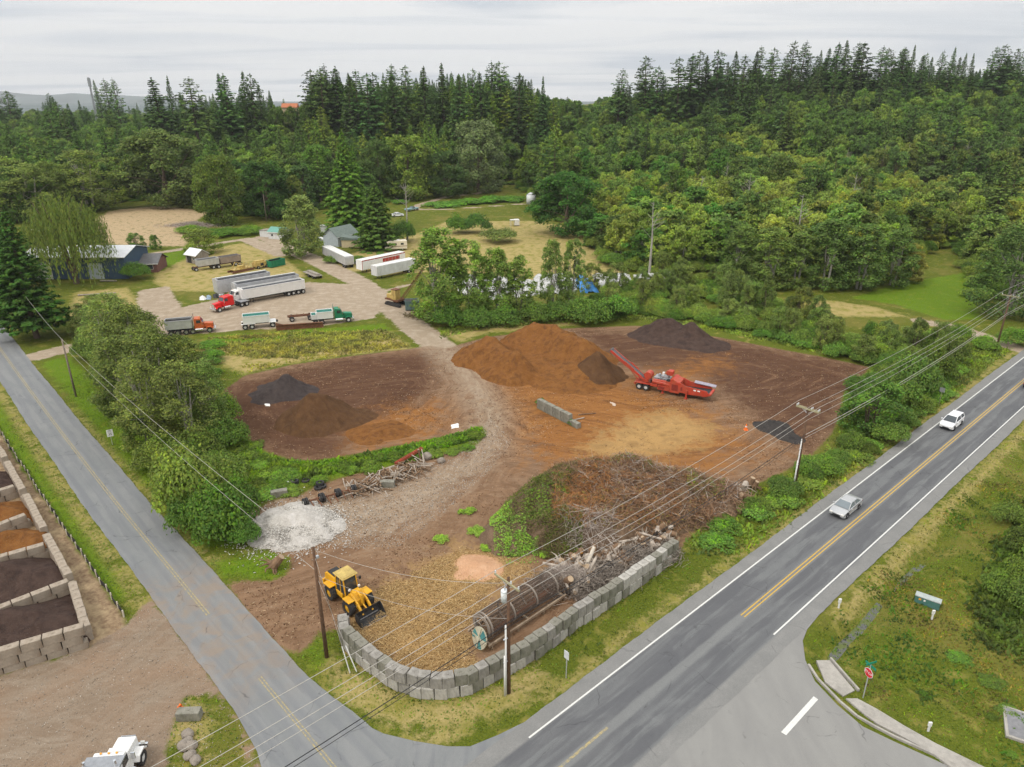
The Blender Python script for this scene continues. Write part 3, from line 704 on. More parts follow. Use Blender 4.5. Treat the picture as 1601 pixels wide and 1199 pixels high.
def plant(name, proto, x, y, h, r, col, label, cat, group=None, z=None, rz=None, lean=0):
    """one tree or shrub as a thing with its crown and trunk"""
    cm_, tm_ = PR[proto]; ph, pr = SIZE[proto]
    z = ground_z(x, y) if z is None else z
    rz = random.uniform(0, 6.28) if rz is None else rz
    sc = (r/pr, r/pr, h/ph)
    if tm_ is None:
        o = bpy.data.objects.new(name, cm_); C.objects.link(o); o.location = (x, y, z); o.rotation_euler = (0, lean, rz); o.scale = sc; o.color = (*col, 1)
        return tag(o, label, cat, group)
    e = thing(name, label, cat, (x, y, z), rz, group); e.scale = sc; e.rotation_euler = (lean*.5, lean, rz)
    for nm, me in (('crown', cm_), ('trunk', tm_)):
        o = bpy.data.objects.new(nm, me); C.objects.link(o); o.parent = e; o.color = (*col, 1)
    return e
def at(name, proto, u, vb, vt, wpx, col, label, cat, group=None, **k):
    x, y = G(u, vb); r = wpx/2*DEP(u, vb)/FPX; h = HT(u, vb, vt)
    # the far rim of a crown shows above its apex from up here; take half its rise off
    h = max(h-.12*r, .5)
    return plant(name, proto, x, y, h, r, col, label, cat, group, **k)
def vary(c, a=.18):
    k = 1+random.uniform(-a, a); return tuple(max(.005, q*k*(1+random.uniform(-a*.4, a*.4))) for q in c)
GD = (.030, .058, .020); GM = (.052, .092, .022); GO = (.095, .115, .030); GY = (.125, .145, .034); GC = (.022, .046, .024); GCB = (.05, .095, .018); GG = (.075, .09, .062); GB = (.035, .085, .020); GBR = (.11, .095, .04)
# ---------------------------------------------------------------- trees one can single out
at('spruce_tree', 'spruce0', 58, 528, 325, 100, (.020, .040, .013), 'big dark spruce at the left edge beside the side road', 'tree')
at('spruce_tree', 'spruce0', -8, 500, 300, 90, (.019, .038, .014), 'dark spruce cut by the left picture edge', 'tree')
at('spruce_tree', 'spruce0', 15, 445, 318, 80, (.02, .04, .014), 'slim spruce in front of the blue building at the left edge', 'tree')
at('willow_tree', 'willow0', 120, 443, 300, 124, (.07, .085, .028), 'weeping willow in front of the blue building', 'tree')
at('round_shrub', 'bush0', 213, 436, 405, 42, GM, 'round green shrub in front of the brown house', 'shrub')
at('small_tree', 'shrubtree0', 214, 388, 362, 28, GM, 'small tree behind the brown house roof', 'tree')
at('small_tree', 'shrubtree1', 243, 390, 366, 20, GM, 'very small tree right of the brown house', 'tree')
at('small_tree', 'shrubtree2', 315, 396, 352, 60, GO, 'olive round tree behind the white roofed shed', 'tree')
at('leafy_tree', 'poplar0', 476, 401, 302, 66, (.10, .12, .055), 'pale grey green tree between the track and the small sheds', 'tree')
at('cedar_tree', 'cedar0', 546, 362, 202, 78, (.044, .078, .017), 'tall bright green cedar behind the grey house', 'tree')
at('cedar_tree', 'cedar1', 560, 356, 225, 50, (.042, .075, .017), 'second leader of the cedar behind the grey house', 'tree')
at('pine_tree', 'pine0', 592, 388, 283, 72, (.035, .056, .018), 'dark green pine beside the cream motorhome', 'tree')
at('round_shrub', 'bush1', 632, 378, 342, 42, (.035, .062, .02), 'dark rounded shrub right of the dark pine', 'shrub')
at('oak_tree', 'oak0', 350, 350, 238, 74, (.06, .078, .022), 'olive brown round maple left of the dark round maple', 'tree')
at('oak_tree', 'oak1', 421, 340, 246, 84, GD, 'dark green round maple above the telegraph pole', 'tree')
at('oak_tree', 'oak2', 265, 322, 195, 132, (.062, .078, .034), 'broad olive oak at the edge of the sandy bank', 'tree')
at('alder_tree', 'alder0', 141, 330, 228, 100, (.10, .118, .04), 'pale multi stemmed alder left of the broad olive oak', 'tree')
at('alder_tree', 'alder1', 52, 345, 250, 96, (.09, .108, .038), 'pale alder behind the willow at far left', 'tree')
at('alder_tree', 'alder2', 92, 338, 248, 60, (.075, .095, .03), 'slim alder between two paler alders at left', 'tree')
at('oak_tree', 'oak3', 502, 318, 222, 66, GM, 'mid green maple left of the tall cedar', 'tree')
at('oak_tree', 'oak0', 748, 300, 182, 96, GG, 'silvery grey green tree in the middle of the forest edge', 'tree')
at('oak_tree', 'oak1', 640, 310, 206, 92, (.085, .11, .026), 'yellow olive maple behind the dark pine', 'tree')
at('oak_tree', 'oak2', 700, 308, 232, 70, (.04, .062, .03), 'dark maple left of the silvery grey tree', 'tree')
at('oak_tree', 'oak3', 595, 312, 215, 66, (.04, .06, .026), 'dark maple directly right of the tall cedar top', 'tree')
at('oak_tree', 'oak2', 886, 366, 262, 112, (.028, .065, .018), 'big dark round maple at the top of the dry field', 'tree')
at('round_shrub', 'bush2', 715, 364, 330, 44, (.045, .082, .02), 'left one of two round shrubs above the dry field', 'shrub')
at('round_shrub', 'bush3', 747, 364, 330, 46, (.038, .075, .022), 'right one of two round shrubs above the dry field', 'shrub')
at('round_shrub', 'bush0', 780, 378, 352, 60, (.08, .095, .04), 'grey green bramble clump above the dry field', 'shrub')
at('poplar_tree', 'poplar0', 688, 500, 352, 92, (.085, .125, .030), 'largest leafy poplar beside the yellow crane', 'tree')
at('poplar_tree', 'poplar1', 736, 497, 372, 66, (.09, .13, .034), 'poplar second from the crane in the poplar row', 'tree')
at('poplar_tree', 'poplar0', 775, 494, 385, 60, (.088, .128, .032), 'middle poplar of the row by the white tarps', 'tree')
at('poplar_tree', 'poplar1', 812, 490, 398, 54, (.09, .12, .034), 'shorter poplar of the row by the white tarps', 'tree')
at('poplar_tree', 'poplar0', 862, 482, 372, 40, (.085, .115, .04), 'left one of two slender poplars before the dry field', 'tree')
at('poplar_tree', 'poplar1', 893, 480, 370, 42, (.085, .115, .04), 'right one of two slender poplars before the dry field', 'tree')
for i, (u, vb, vt, w_) in enumerate([(700,512,470,50),(745,510,478,56),(790,506,474,60),(835,503,470,60),(875,500,466,60),(920,503,462,70),(960,500,455,70)]):
    at('shrub', 'bush%d' % (i % 4), u, vb, vt, w_, vary(GM), 'green shrub in the low row under the poplars', 'shrub', 'shrubs under the poplars')
# alder grove by the side road (left)
grove = [(166,560,470,62),(190,590,455,76),(225,600,468,84),(205,640,520,90),(255,612,522,66),(250,650,500,92),(300,640,520,80),(296,690,560,90),(235,690,560,84),(330,672,560,64),(165,505,455,80),(208,525,476,66),(140,520,478,50)]
for i, (u, vb, vt, w_) in enumerate(grove):
    at('alder_tree', 'alder%d' % (i % 4), u, vb+8, vt, w_*1.12, vary((.085, .10, .036), .22), 'olive alder in the dense grove beside the side road', 'tree', 'alders in the grove by the side road')
for i, (u, vb, vt, w_) in enumerate([(190,645,595,50),(222,695,645,50),(255,720,672,70),(310,722,670,70),(355,700,650,60),(350,665,615,50),(340,740,700,60),(170,600,560,44),(138,560,525,40),(290,740,690,60)]):
    at('shrub', 'bush%d' % (i % 4), u, vb, vt, w_*1.15, vary((.055, .082, .022), .2), 'dense dark shrub at the foot of the alder grove', 'shrub', 'shrubs at the foot of the alder grove')
for i, (u, vb, vt, w_, c_) in enumerate([(300,800,700,110,GO),(345,835,745,110,GM),(280,770,690,80,GO),(345,775,705,90,(.09,.115,.03)),(300,830,770,70,GM),(378,800,735,60,GM),(240,735,690,60,GO),(385,850,810,50,GM),(330,850,800,60,GM)]):
    at('bramble_bush', 'bush%d' % ((i+1) % 4), u, vb, vt, w_, vary(tuple(q*.86 for q in c_), .1), 'bramble thicket between the side road and the white gravel heap', 'shrub', 'bramble thicket beside the gravel heap')
# hedge along the east edge of the yard
def along(pts, step, off=0):
    out = []
    for i in range(len(pts)-1):
        a, b_ = np.array(G(*pts[i])), np.array(G(*pts[i+1])); n = max(1, int(np.hypot(*(b_-a))/step))
        for k in range(n): out.append(a+(b_-a)*(k+random.uniform(.1, .9))/n+np.array([random.gauss(0, off), random.gauss(0, off)]))
    return out
hedge = [(930,500),(1000,488),(1100,505),(1180,520),(1260,540),(1340,560),(1385,585),(1360,630)]
for p in along(hedge, 2.6, 1.2):
    plant('shrub', 'bush%d' % random.randint(0, 3), p[0], p[1]+1, random.uniform(1.4, 2.6), random.uniform(1.8, 2.8), vary((.05, .088, .02), .3), 'leafy shrub in the hedge along the far edge of the brown yard', 'shrub', 'hedge shrubs along the far yard edge')
for p in along([(990,475),(1060,470),(1130,480),(1200,497),(1280,520),(1350,545),(1420,560),(1470,560)], 3.6, 1.8):
    plant('young_alder', 'shrubtree%d' % random.randint(0, 2), p[0], p[1]+2, random.uniform(4.5, 8), random.uniform(1.7, 2.6), vary((.075, .095, .036), .2), 'thin young alder behind the hedge of the brown yard', 'tree', 'young alders behind the yard hedge')
for p in along([(940,470),(1010,462),(1080,458),(1150,462)], 4.0, 3.0):
    plant('young_alder', 'shrubtree%d' % random.randint(0, 2), p[0], p[1]+4, random.uniform(6, 9), random.uniform(2.4, 3.4), vary((.085, .108, .034), .2), 'olive young alder right of the blue tarp', 'tree', 'young alders right of the blue tarp')
fillr = GP([(915,492),(935,465),(1000,440),(1100,440),(1190,452),(1235,480),(1300,520),(1400,528),(1480,535),(1500,560),(1420,600),(1385,600),(1340,562),(1240,535),(1150,515),(1060,497)])
a_ = np.array(fillr); n_ = 0
while n_ < 190:
    x, y = random.uniform(a_[:, 0].min(), a_[:, 0].max()), random.uniform(a_[:, 1].min(), a_[:, 1].max())
    if sdf_poly(np.array([[x, y]]), fillr)[0] < 0: continue
    u_, v_ = PX(x, y, 0); n_ += 1
    if 1225 < u_ < 1445 and 463 < v_ < 512 and random.random() < .8: continue
    if random.random() < .24: plant('young_alder', 'shrubtree%d' % random.randint(0, 2), x, y, random.uniform(3.5, 6.5), random.uniform(1.5, 2.6), vary((.08, .10, .036), .2), 'slender young tree in the overgrown strip behind the far yard hedge', 'tree', 'young trees in the overgrown strip')
    else: plant('shrub', 'bush%d' % random.randint(0, 3), x, y, random.uniform(1.2, 3.2), random.uniform(1.6, 3.0), vary(random.choice([(.06, .10, .022), (.085, .115, .03), (.05, .085, .022), (.10, .13, .028)]), .2), 'shrub in the overgrown strip behind the far yard hedge', 'shrub', 'shrubs in the overgrown strip')
# strip between yard and main road
at('shrub', 'shrubtree0', 1360, 672, 588, 96, (.048, .085, .022), 'large round shrub between the yard and the main road', 'shrub')
for i, (u, vb, vt, w_) in enumerate([(1395,640,575,70),(1425,612,548,70),(1455,590,532,60),(1482,570,520,50),(1390,690,655,50),(1330,700,660,46),(1290,735,690,60),(1262,745,700,46),(1225,775,728,60),(1310,720,690,40),(1440,640,600,46),(1412,665,625,46),(1352,705,680,44),(1180,800,765,50)]):
    at('shrub', 'bush%d' % (i % 4), u, vb, vt if i < 5 else vb-(vb-vt)*.62, w_*(1.1 if i < 5 else .95), vary((.055, .08, .022), .25), 'green shrub in the strip between brown yard and main road', 'shrub', 'shrubs between yard and main road')
for p in along([(1100,845),(1170,800),(1240,765),(1300,722),(1370,680),(1440,630),(1500,580)], 1.7, .9):
    plant('weed_clump', 'low%d' % random.randint(0, 2), p[0], p[1], random.uniform(.5, 1.3), random.uniform(1.0, 2.2), vary((.07, .108, .022), .3), 'low weeds in the strip between the yard and the main road', 'plant', 'weeds along the main road strip')
for p in along([(430,768),(500,752),(600,727),(680,711),(745,693)], 1.5, .5)+along([(420,735),(500,735),(580,722),(680,700),(745,680)], 1.6, .6):
    plant('reed_clump', 'low%d' % random.randint(0, 2), p[0], p[1], random.uniform(.35, .8), random.uniform(.7, 1.3), vary((.07, .105, .02), .2), 'reeds in the green strip between the two yards', 'plant', 'reeds between the two yards')
for p in along([(345,735),(400,745),(380,790),(420,760),(385,700),(352,690),(400,720),(450,740),(400,775)], 2.4, 1.5):
    plant('weed_clump', 'low%d' % random.randint(0, 2), p[0], p[1], random.uniform(.4, 1.0), random.uniform(1.2, 2.4), vary((.075, .105, .022), .25), 'low green weeds west of the brown lot', 'plant', 'weeds west of the brown lot')
for p in along([(330,545),(345,570),(320,585)], 2.6, 1.2):
    plant('bramble_bush', 'bush%d' % random.randint(0, 3), p[0], p[1], random.uniform(1, 1.8), random.uniform(1.8, 2.8), vary((.055, .105, .02), .2), 'bright bramble bush north west of the brown lot', 'shrub', 'brambles north west of the brown lot')
for i, (u, vb, vt, w_) in enumerate([(690,322,312,60),(730,318,306,60),(770,316,303,50),(800,314,303,50),(705,300,294,40),(625,318,310,30)]):
    at('bramble_bush', 'low%d' % (i % 3), u, vb, vt, w_, vary((.055, .11, .02), .1), 'bright bramble inside the loop of the upper track', 'shrub', 'brambles inside the upper track loop')
for i, (u, vb, vt, w_) in enumerate([(345,368,352,60),(390,366,350,50),(300,362,348,50),(560,410,398,40),(520,410,398,30),(1500,530,505,40),(1540,545,520,40),(1585,540,510,50)]):
    at('shrub', 'bush%d' % (i % 4), u, vb, vt, w_, vary((.06, .105, .02), .2), ['low shrub near the telegraph pole on the left farm track', 'low shrub near the telegraph pole on the left farm track', 'low shrub near the telegraph pole on the left farm track', 'low bramble between the track and the grey trailer', 'low bramble between the track and the grey trailer', 'green shrub beside the right hand driveway', 'green shrub beside the right hand driveway', 'green shrub beside the right hand driveway'][i], 'shrub', ['shrubs by the farm track', 'brambles by the trailer', 'shrubs by the right driveway'][(0, 0, 0, 1, 1, 2, 2, 2)[i]])
# meadow edge trees at right
for i, (u, vb, vt, w_, c_) in enumerate([(1340,452,345,78,(.06,.09,.034)),(1395,446,352,60,(.062,.092,.034)),(1290,450,338,76,(.056,.085,.032)),(1415,440,378,50,(.12,.105,.035)),(1245,448,360,66,(.07,.095,.034)),(1200,450,352,70,(.075,.1,.034)),(1155,440,350,66,(.065,.09,.03))]):
    at('leafy_tree', 'poplar%d' % (i % 2), u, vb, vt, w_, c_, ['tallest grey green tree at the left of the bright meadow', 'grey green tree right of the tallest one by the bright meadow', 'grey green tree left of the tallest one by the bright meadow', 'short rust tinged tree at the tip of the bright meadow', 'leafy tree in the row behind the young alders, third from the meadow', 'leafy tree in the row behind the young alders, fourth from the meadow', 'leafy tree in the row behind the young alders, fifth from the meadow'][i], 'tree')
at('leafy_tree', 'alder3', 1572, 492, 345, 126, (.05, .075, .03), 'large dark green tree at the right end of the bright meadow', 'tree')
at('leafy_tree', 'alder2', 1625, 470, 330, 110, (.05, .075, .03), 'dark tree cut by the right picture edge above the meadow', 'tree')
for i, (u, vb, vt, w_) in enumerate([(1612,955,905,80),(1660,900,800,120),(1560,925,888,50),(1605,860,820,60),(1575,815,785,50),(1598,905,868,60)]):
    at('shrub', 'bush%d' % (i % 4), u, vb, vt, w_, vary((.06, .08, .024), .2), 'dark green shrub on the rough field at the lower right edge', 'shrub', 'shrubs on the lower right field')
# stragglers of weeds over the lower right field, verges and along the wall
rl = GP([(1330,1000),(1470,860),(1601,740),(1700,900),(1640,1200),(1540,1190),(1380,1100)])
for i in range(70):
    x, y = random.uniform(20, 75), random.uniform(18, 62)
    if sdf_poly(np.array([[x, y]]), rl)[0] < .6: continue
    plant('weed_clump', 'low%d' % random.randint(0, 2), x, y, random.uniform(.10, .3), random.uniform(.4, 1.1), vary((.05, .078, .018), .3), 'low weed clump on the rough lower right field', 'plant', 'weeds on the lower right field')

def gz_vec(x, y):
    gi_ = np.clip(np.searchsorted(xs, x)-1, 0, nx-2); gj = np.clip(np.searchsorted(ys, y)-1, 0, ny-2); ZZ = Z.reshape(ny, nx)
    fx = (x-xs[gi_])/(xs[gi_+1]-xs[gi_]); fy = (y-ys[gj])/(ys[gj+1]-ys[gj]); return (ZZ[gj, gi_]*(1-fx)+ZZ[gj, gi_+1]*fx)*(1-fy)+(ZZ[gj+1, gi_]*(1-fx)+ZZ[gj+1, gi_+1]*fx)*fy
def tufts(name, label, n, box, test, col, size, seed):
    """short blades of grass as one sheet of ground cover"""
    rs = np.random.RandomState(seed); x = rs.uniform(box[0], box[1], n*4); y = rs.uniform(box[2], box[3], n*4); Pq = np.stack([x, y], 1)
    w_ = test(Pq); k = w_ > rs.rand(len(w_))*.999; x, y = x[k][:n], y[k][:n]; m = len(x)
    z = gz_vec(x, y)
    a = rs.uniform(0, 6.283, m); s_ = rs.uniform(.5, 1.5, m)*size; lx, ly = rs.normal(0, .45, (2, m))*s_
    T1 = np.stack([np.cos(a), np.sin(a), 0*a], 1)*(s_*.42)[:, None]; B0 = np.stack([x, y, z-.02], 1); top = B0+np.stack([lx, ly, s_*rs.uniform(.5, 1, m)], 1)
    V = np.stack([B0-T1, B0+T1, top+T1*.35, top-T1*.35], 1).reshape(-1, 3)
    tn = np.clip(.45+1.6*(fbm(x*.7, y*.7, 91)-.47)+rs.normal(0, .14, m), 0, 1)
    o = npmesh(name, V, np.arange(4*m).reshape(-1, 4), LEAF, attrs=dict(tone=('FACE', tn), hue=('FACE', np.clip(.5+1.5*(fbm(x*.3, y*.3, 95)-.47)+rs.normal(0, .2, m), 0, 1))))
    o.color = (*col, 1); return tag(o, label, None, None, 'stuff')
CORN1 = GP([(520,1092),(560,1128),(600,1147),(650,1159),(700,1167),(735,1167),(779,1149),(830,1124),(860,1180),(760,1260),(640,1240)]); CORN2 = GP([(345,1075),(371,1119),(402,1175),(420,1240),(460,1400),(700,1350),(600,1240)])
hard = lambda q: np.maximum.reduce([sdf_poly(q, YARD), sdf_poly(q, GRAVEL_LOT)*(1)-1e3*(sdf_poly(q, ISLAND) > 0), sdf_poly(q, BUNKERS), np.where((q-RA)@RD > -90, 4.7-np.abs((q-RA)@RN), -9), sdf_poly(q, CORN1), sdf_poly(q, CORN2), 3.0-np.abs((q-SA)@SN+0.9*(np.maximum(0, -(q-SA)@SD)/55)**1.5), sdf_poly(q, STREET)])
soft_ = lambda q: np.clip(-hard(q)*2, 0, 1)
dr_ = lambda q: np.clip(.5+np.maximum.reduce([sdf_poly(q, d) for d in DRY[4:5]]+[sdf_line(q, *DRY2[0]), sdf_line(q, *DRY2[1])])*1.2+2*(fbm(q[:, 0]*.5, q[:, 1]*.5, 97)-.5), 0, 1)
tufts('grass', 'green grass of the near verges and fields', 105000, (-72, 78, 17, 112), lambda q: soft_(q)*(1-.8*dr_(q)), (.062, .088, .014), .13, 401)
tufts('dry_grass', 'straw coloured grass along the verges', 55000, (-60, 78, 17, 100), lambda q: soft_(q)*dr_(q), (.105, .095, .028), .13, 402)
strip_r = GP([(395,795),(425,768),(500,748),(600,724),(690,702),(750,688),(754,668),(670,690),(570,710),(500,722),(455,722),(415,710),(385,688),(340,660),(325,720),(350,780)])
tufts('reeds', 'tall bright green reeds between the two yards', 26000, (-48, 0, 66, 100), lambda q: np.clip(sdf_poly(q, strip_r)*1.5, 0, 1), (.062, .098, .014), .42, 403)
strip_n = GP([(320,528),(500,514),(600,508),(645,543),(545,556),(457,568),(382,585),(330,590)])
tufts('tall_grass', 'tall green and yellow grass above the western lot', 17000, (-70, -15, 105, 145), lambda q: np.clip(sdf_poly(q, strip_n)*1.0, 0, 1)*np.clip(.45+4*(fbm(q[:, 0]*.1, q[:, 1]*.25, 131)-.5), 0, 1), (.135, .12, .042), .36, 404)
strip_e = GP([(1070,850),(1110,806),(1168,770),(1222,745),(1268,722),(1305,682),(1320,650),(1325,612),(1362,578),(1480,540),(1590,545),(1440,660),(1340,740),(1240,820),(1160,880),(1090,880)])
tufts('tall_grass', 'tall weedy grass between the yard and the main road', 34000, (15, 125, 60, 150), lambda q: np.clip(sdf_poly(q, strip_e)*.8, 0, 1), (.085, .11, .022), .36, 405)
strip_m = GP([(690,530),(760,515),(910,505),(1000,500),(1130,520),(1220,540),(1290,556),(1340,556),(1230,520),(1100,495),(920,490),(760,500),(680,512)])
tufts('tall_grass', 'tall grass along the far rim of the yard', 16000, (-25, 75, 110, 150), lambda q: np.clip(sdf_poly(q, strip_m)*1.0, 0, 1), (.10, .12, .03), .36, 406)

tufts('weeds', 'weeds and long grass along the foot of the retaining wall', 9000, (-25, 30, 36, 78), lambda q: np.clip(1-np.abs(sdf_line(q, GP([(532,1012),(552,1034),(575,1054),(600,1072),(625,1085),(652,1094),(700,1097),(735,1090),(775,1069),(825,1043),(870,1014),(900,989),(950,956),(1000,921),(1037,894),(1062,875)]), 0.0))/.55, 0, 1), (.075, .09, .022), .2, 407)
tufts('scrub', 'rough dark scrub on the right part of the lower field', 26000, (40, 82, 22, 70), lambda q: np.clip(sdf_poly(q, GP([(1500,1000),(1520,900),(1601,770),(1750,780),(1750,1100),(1640,1060)]))*.5+1.6*(fbm(q[:, 0]*.3, q[:, 1]*.3, 99)-.5), 0, 1), (.045, .062, .018), .4, 408)

rf_ = GP([(1262,984),(1300,950),(1420,840),(1601,680),(1800,700),(1800,1200),(1601,1230),(1340,1090)])
tufts('dead_grass', 'brown matted dead grass on the rough lower right field', 26000, (20, 85, 14, 75), lambda q: soft_(q)*np.clip(sdf_poly(q, rf_), 0, 1)*np.clip(5*(fbm(q[:, 0]*.22, q[:, 1]*.22, 111)-.46), 0, 1), (.10, .072, .026), .17, 409)
tufts('field_weeds', 'dark green weeds on the rough lower right field', 20000, (20, 85, 14, 75), lambda q: soft_(q)*np.clip(sdf_poly(q, rf_), 0, 1)*np.clip(6*(fbm(q[:, 0]*.35, q[:, 1]*.35, 113)-.5), 0, 1), (.035, .062, .012), .22, 410)
# ================================================================ forest on the hill
FRONT = [(-250,380),(-60,372),(0,352),(60,345),(120,338),(170,318),(230,312),(300,318),(345,335),(400,338),(455,338),(480,330),(520,322),(600,318),(640,303),(700,300),(745,292),(800,290),(830,298),(850,330),(880,345),(925,345),(932,392),(960,415),(1000,425),(1060,432),(1120,420),(1150,415),(1200,430),(1250,430),(1330,430),(1400,415),(1440,390),(1500,385),(1530,420),(1545,470),(1610,455),(1750,430)]
fr_w = GP(FRONT)
FOREST = fr_w+[(1400, 900), (1400, 1500), (-1500, 1500), (-1500, 500)]
def top_col(u, v):
    """species and leaf colour by part of the hillside"""
    r = random.random()
    if u > 1130:
        ridge = 178+(u-1150)*.245 if u < 1500 else 264
        if (v < 128 and r < .62) or (v < 150 and r < .35): return 'farfir', (.026, .048, .022)
        if v < 128: return 'farleaf', random.choice([(.04, .062, .024), (.052, .078, .026)])
        if v < ridge:
            if r < .12: return 'farfir', (.034, .052, .026)
            if r < .62: return 'farleaf', random.choice([(.035, .058, .026), (.045, .068, .03), (.058, .082, .028)])
            return 'farleaf', (.085, .10, .034)
        if v > 330: 
            return ('faralder' if r < .75 else 'farleaf'), random.choice([(.07, .095, .034), (.085, .105, .036), (.055, .085, .03)])
        if r < .015: return 'farfir', (.045, .06, .026)
        if r < .84: return 'faralder', random.choice([(.125, .145, .03), (.145, .155, .032), (.10, .128, .03), (.115, .132, .042)])
        return 'farleaf', random.choice([(.048, .076, .028), (.062, .09, .03)])
    if u > 880:
        if v < 150: return ('farfir' if r < .5 else 'farleaf'), (.034, .054, .027)
        if v < 250:
            if r < .08: return 'farfir', (.032, .052, .026)
            if r < .20: return 'farleaf', (.10, .088, .038)
            return 'farleaf', random.choice([(.042, .082, .022), (.05, .075, .028), (.072, .105, .026)])
        if r < .02: return 'farfir', (.04, .055, .026)
        if r < .82: return 'faralder', random.choice([(.11, .14, .028), (.13, .15, .034), (.10, .128, .03)])
        return 'farleaf', random.choice([(.04, .085, .022), (.055, .085, .026)])
    if u > 480:
        if v < 175 and r < .58: return 'farfir', random.choice([(.028, .05, .026), (.032, .052, .022), (.04, .06, .024)])
        if v < 175: return 'farleaf', random.choice([(.038, .06, .024), (.05, .075, .024)])
        if v < 250:
            if r < .45: return 'farfir', random.choice([(.03, .054, .024), (.055, .085, .02), (.07, .092, .02)])
            return 'farleaf', random.choice([(.036, .058, .028), (.045, .075, .022), (.075, .098, .026), (.058, .062, .036)])
        if r < .30: return 'farfir', random.choice([(.03, .056, .022), (.058, .088, .02)])
        return 'farleaf', random.choice([(.045, .07, .026), (.075, .10, .026), (.036, .058, .026)])
    if v < 135 and r < .4: return 'farfir', (.03, .05, .026)
    if v < 175:
        if r < .2: return 'farfir', (.034, .054, .026)
        return 'farleaf', random.choice([(.045, .075, .024), (.07, .095, .03), (.036, .058, .028), (.085, .085, .036)])
    if r < .1: return 'farfir', (.036, .058, .022)
    return 'farleaf', random.choice([(.045, .075, .022), (.065, .09, .024), (.038, .06, .028), (.085, .105, .032), (.055, .082, .022)])
trees = []
y = 150.0
while y < 1150:
    dy = 6.0+max(0, y-200)*.012+max(0, y-560)*.03; half = y*.78+30
    x = -half
    while x < half:
        px_, py_ = x+random.uniform(-.42, .42)*dy, y+random.uniform(-.42, .42)*dy
        trees.append((px_, py_)); x += dy*1.12
    y += dy
TP = np.array(trees); inside = sdf_poly(TP, FOREST); TP = TP[inside > 1.2]; ins2 = inside[inside > 1.2]
recs = []
for (x, y), d_in in zip(TP, ins2):
    z = ground_z(x, y); hh = random.uniform(13, 19)
    u, v = PX(x, y, z+hh)
    if u < -60 or u > 1660: continue
    if 862 < u < 885 and 180 < v < 262 and y > 380 and y < 430: continue
    fam, col = top_col(u, v)
    if fam == 'farfir': hh = random.uniform(19, 31) if y < 420 else random.uniform(27, 38); r_ = hh*random.uniform(.14, .2)
    elif fam == 'farleaf': hh = random.uniform(14, 21) if y > 260 else random.uniform(12, 17); r_ = random.uniform(5, 7.6)
    else: hh = random.uniform(10.5, 15); r_ = random.uniform(3.8, 5.6)
    if d_in < 9 and fam != 'farfir': hh *= random.uniform(.72, .95)
    # keep the horizon line of the photograph: nothing but the surveyed firs rises above it
    lim = 154 if u < 230 else (140 if u < 300 else 132 if u < 420 else 145 if u < 480 else (112 if u < 830 else (150 if u < 960 else (128 if u < 1100 else (104 if u < 1450 else 106)))))
    lim += 9*math.sin(u*.043)+6*math.sin(u*.11+1)
    dd = (lim-599.5)/FPX; tt = y/(CP-dd*SP); zmax = H-tt*(SP+dd*CP)
    if z+hh > zmax:
        hh = (zmax-z)*random.uniform(.70, 1.0)
        if hh < 5: continue
    recs.append([fam, x, y, z, hh, r_, col, y])
# surveyed skyline firs
SKY = [(150,126),(163,121),(174,119),(238,96),(258,112),(292,113),(302,110),(328,95),(340,102),(350,104),(378,114),(390,120),(483,114),(500,112),(512,98),(523,88),(538,83),(550,98),(565,83),(580,77),(592,92),(609,99),(616,90),(628,70),(641,86),(652,77),(660,76),(677,85),(690,87),(705,98),(717,77),(738,112),(752,113),(768,102),(786,95),(809,93),(850,124),
 (968,112),(1016,92),(1029,108),(1070,82),(1080,90),(1097,84),(1105,92),(1116,87),(1133,79),(1145,96),(1154,84),(1168,90),(1182,84),(1196,76),(1208,90),(1214,80),(1226,88),(1239,69),(1254,69),(1265,86),(1276,90),(1285,82),(1296,79),(1305,90),(1315,71),(1329,67),(1337,70),(1346,84),(1356,70),(1370,82),(1379,77),(1393,79),(1401,86),(1409,79),(1418,78),(1434,74),(1441,90),(1447,86),(1460,92),(1475,83),(1484,96),(1491,78),(1502,92),(1511,86),(1523,86),(1535,83),(1548,88),(1555,76),(1563,74),(1575,88),(1582,96),(1590,78),(1601,82),(-14,140),(6,144),(20,150),(75,148),(985,138),(1040,122)]
nsky = 0
for i, (u, vt) in enumerate(SKY):
    dy_ = (vt-599.5)/FPX; y = random.uniform(395, 440) if u < 870 else random.uniform(440, 480) if u < 1120 else random.uniform(455, 520)
    if u < 200: y = random.uniform(600, 700)
    tt = y/(CP-dy_*SP); x = tt*(u-800.5)/FPX; z = ground_z(x, y); hh = H-tt*(SP+dy_*CP)-z
    hh = min(max(hh, 12), 46); x += random.uniform(-.8, .8)
    if random.random() < .12: continue
    recs.append(['sky', x, y, z, hh*1.03, max(3.2, hh*random.uniform(.13, .24)), random.choice([(.026, .046, .024), (.030, .050, .022), (.034, .054, .024)]), 0])
def zone_label(fam, u, v):
    side = 'left' if u < 480 else ('centre' if u < 880 else ('right of centre' if u < 1130 else 'right'))
    depth = 'front edge' if v > 300 else ('middle slope' if v > 200 else 'upper slope')
    kind = {'farfir': 'dark pointed conifer', 'sky': 'tall dark fir standing against the sky', 'farleaf': 'rounded broadleaf tree', 'faralder': 'yellow green alder'}[fam]
    if fam == 'sky': return '%s, %s part of the forest' % (kind, side), 'skyline firs, '+side
    return '%s in the forest, %s, %s' % (kind, side, depth), '%s of the forest, %s %s' % (kind+'s', side, depth)
kindname = {'farfir': 'conifer_tree', 'sky': 'fir_tree', 'farleaf': 'broadleaf_tree', 'faralder': 'forest_alder'}
budget = {'farfir': 285, 'sky': 290, 'farleaf': 290, 'faralder': 290}; used = {k: 0 for k in budget}
recs.sort(key=lambda r: r[7]); rest = []
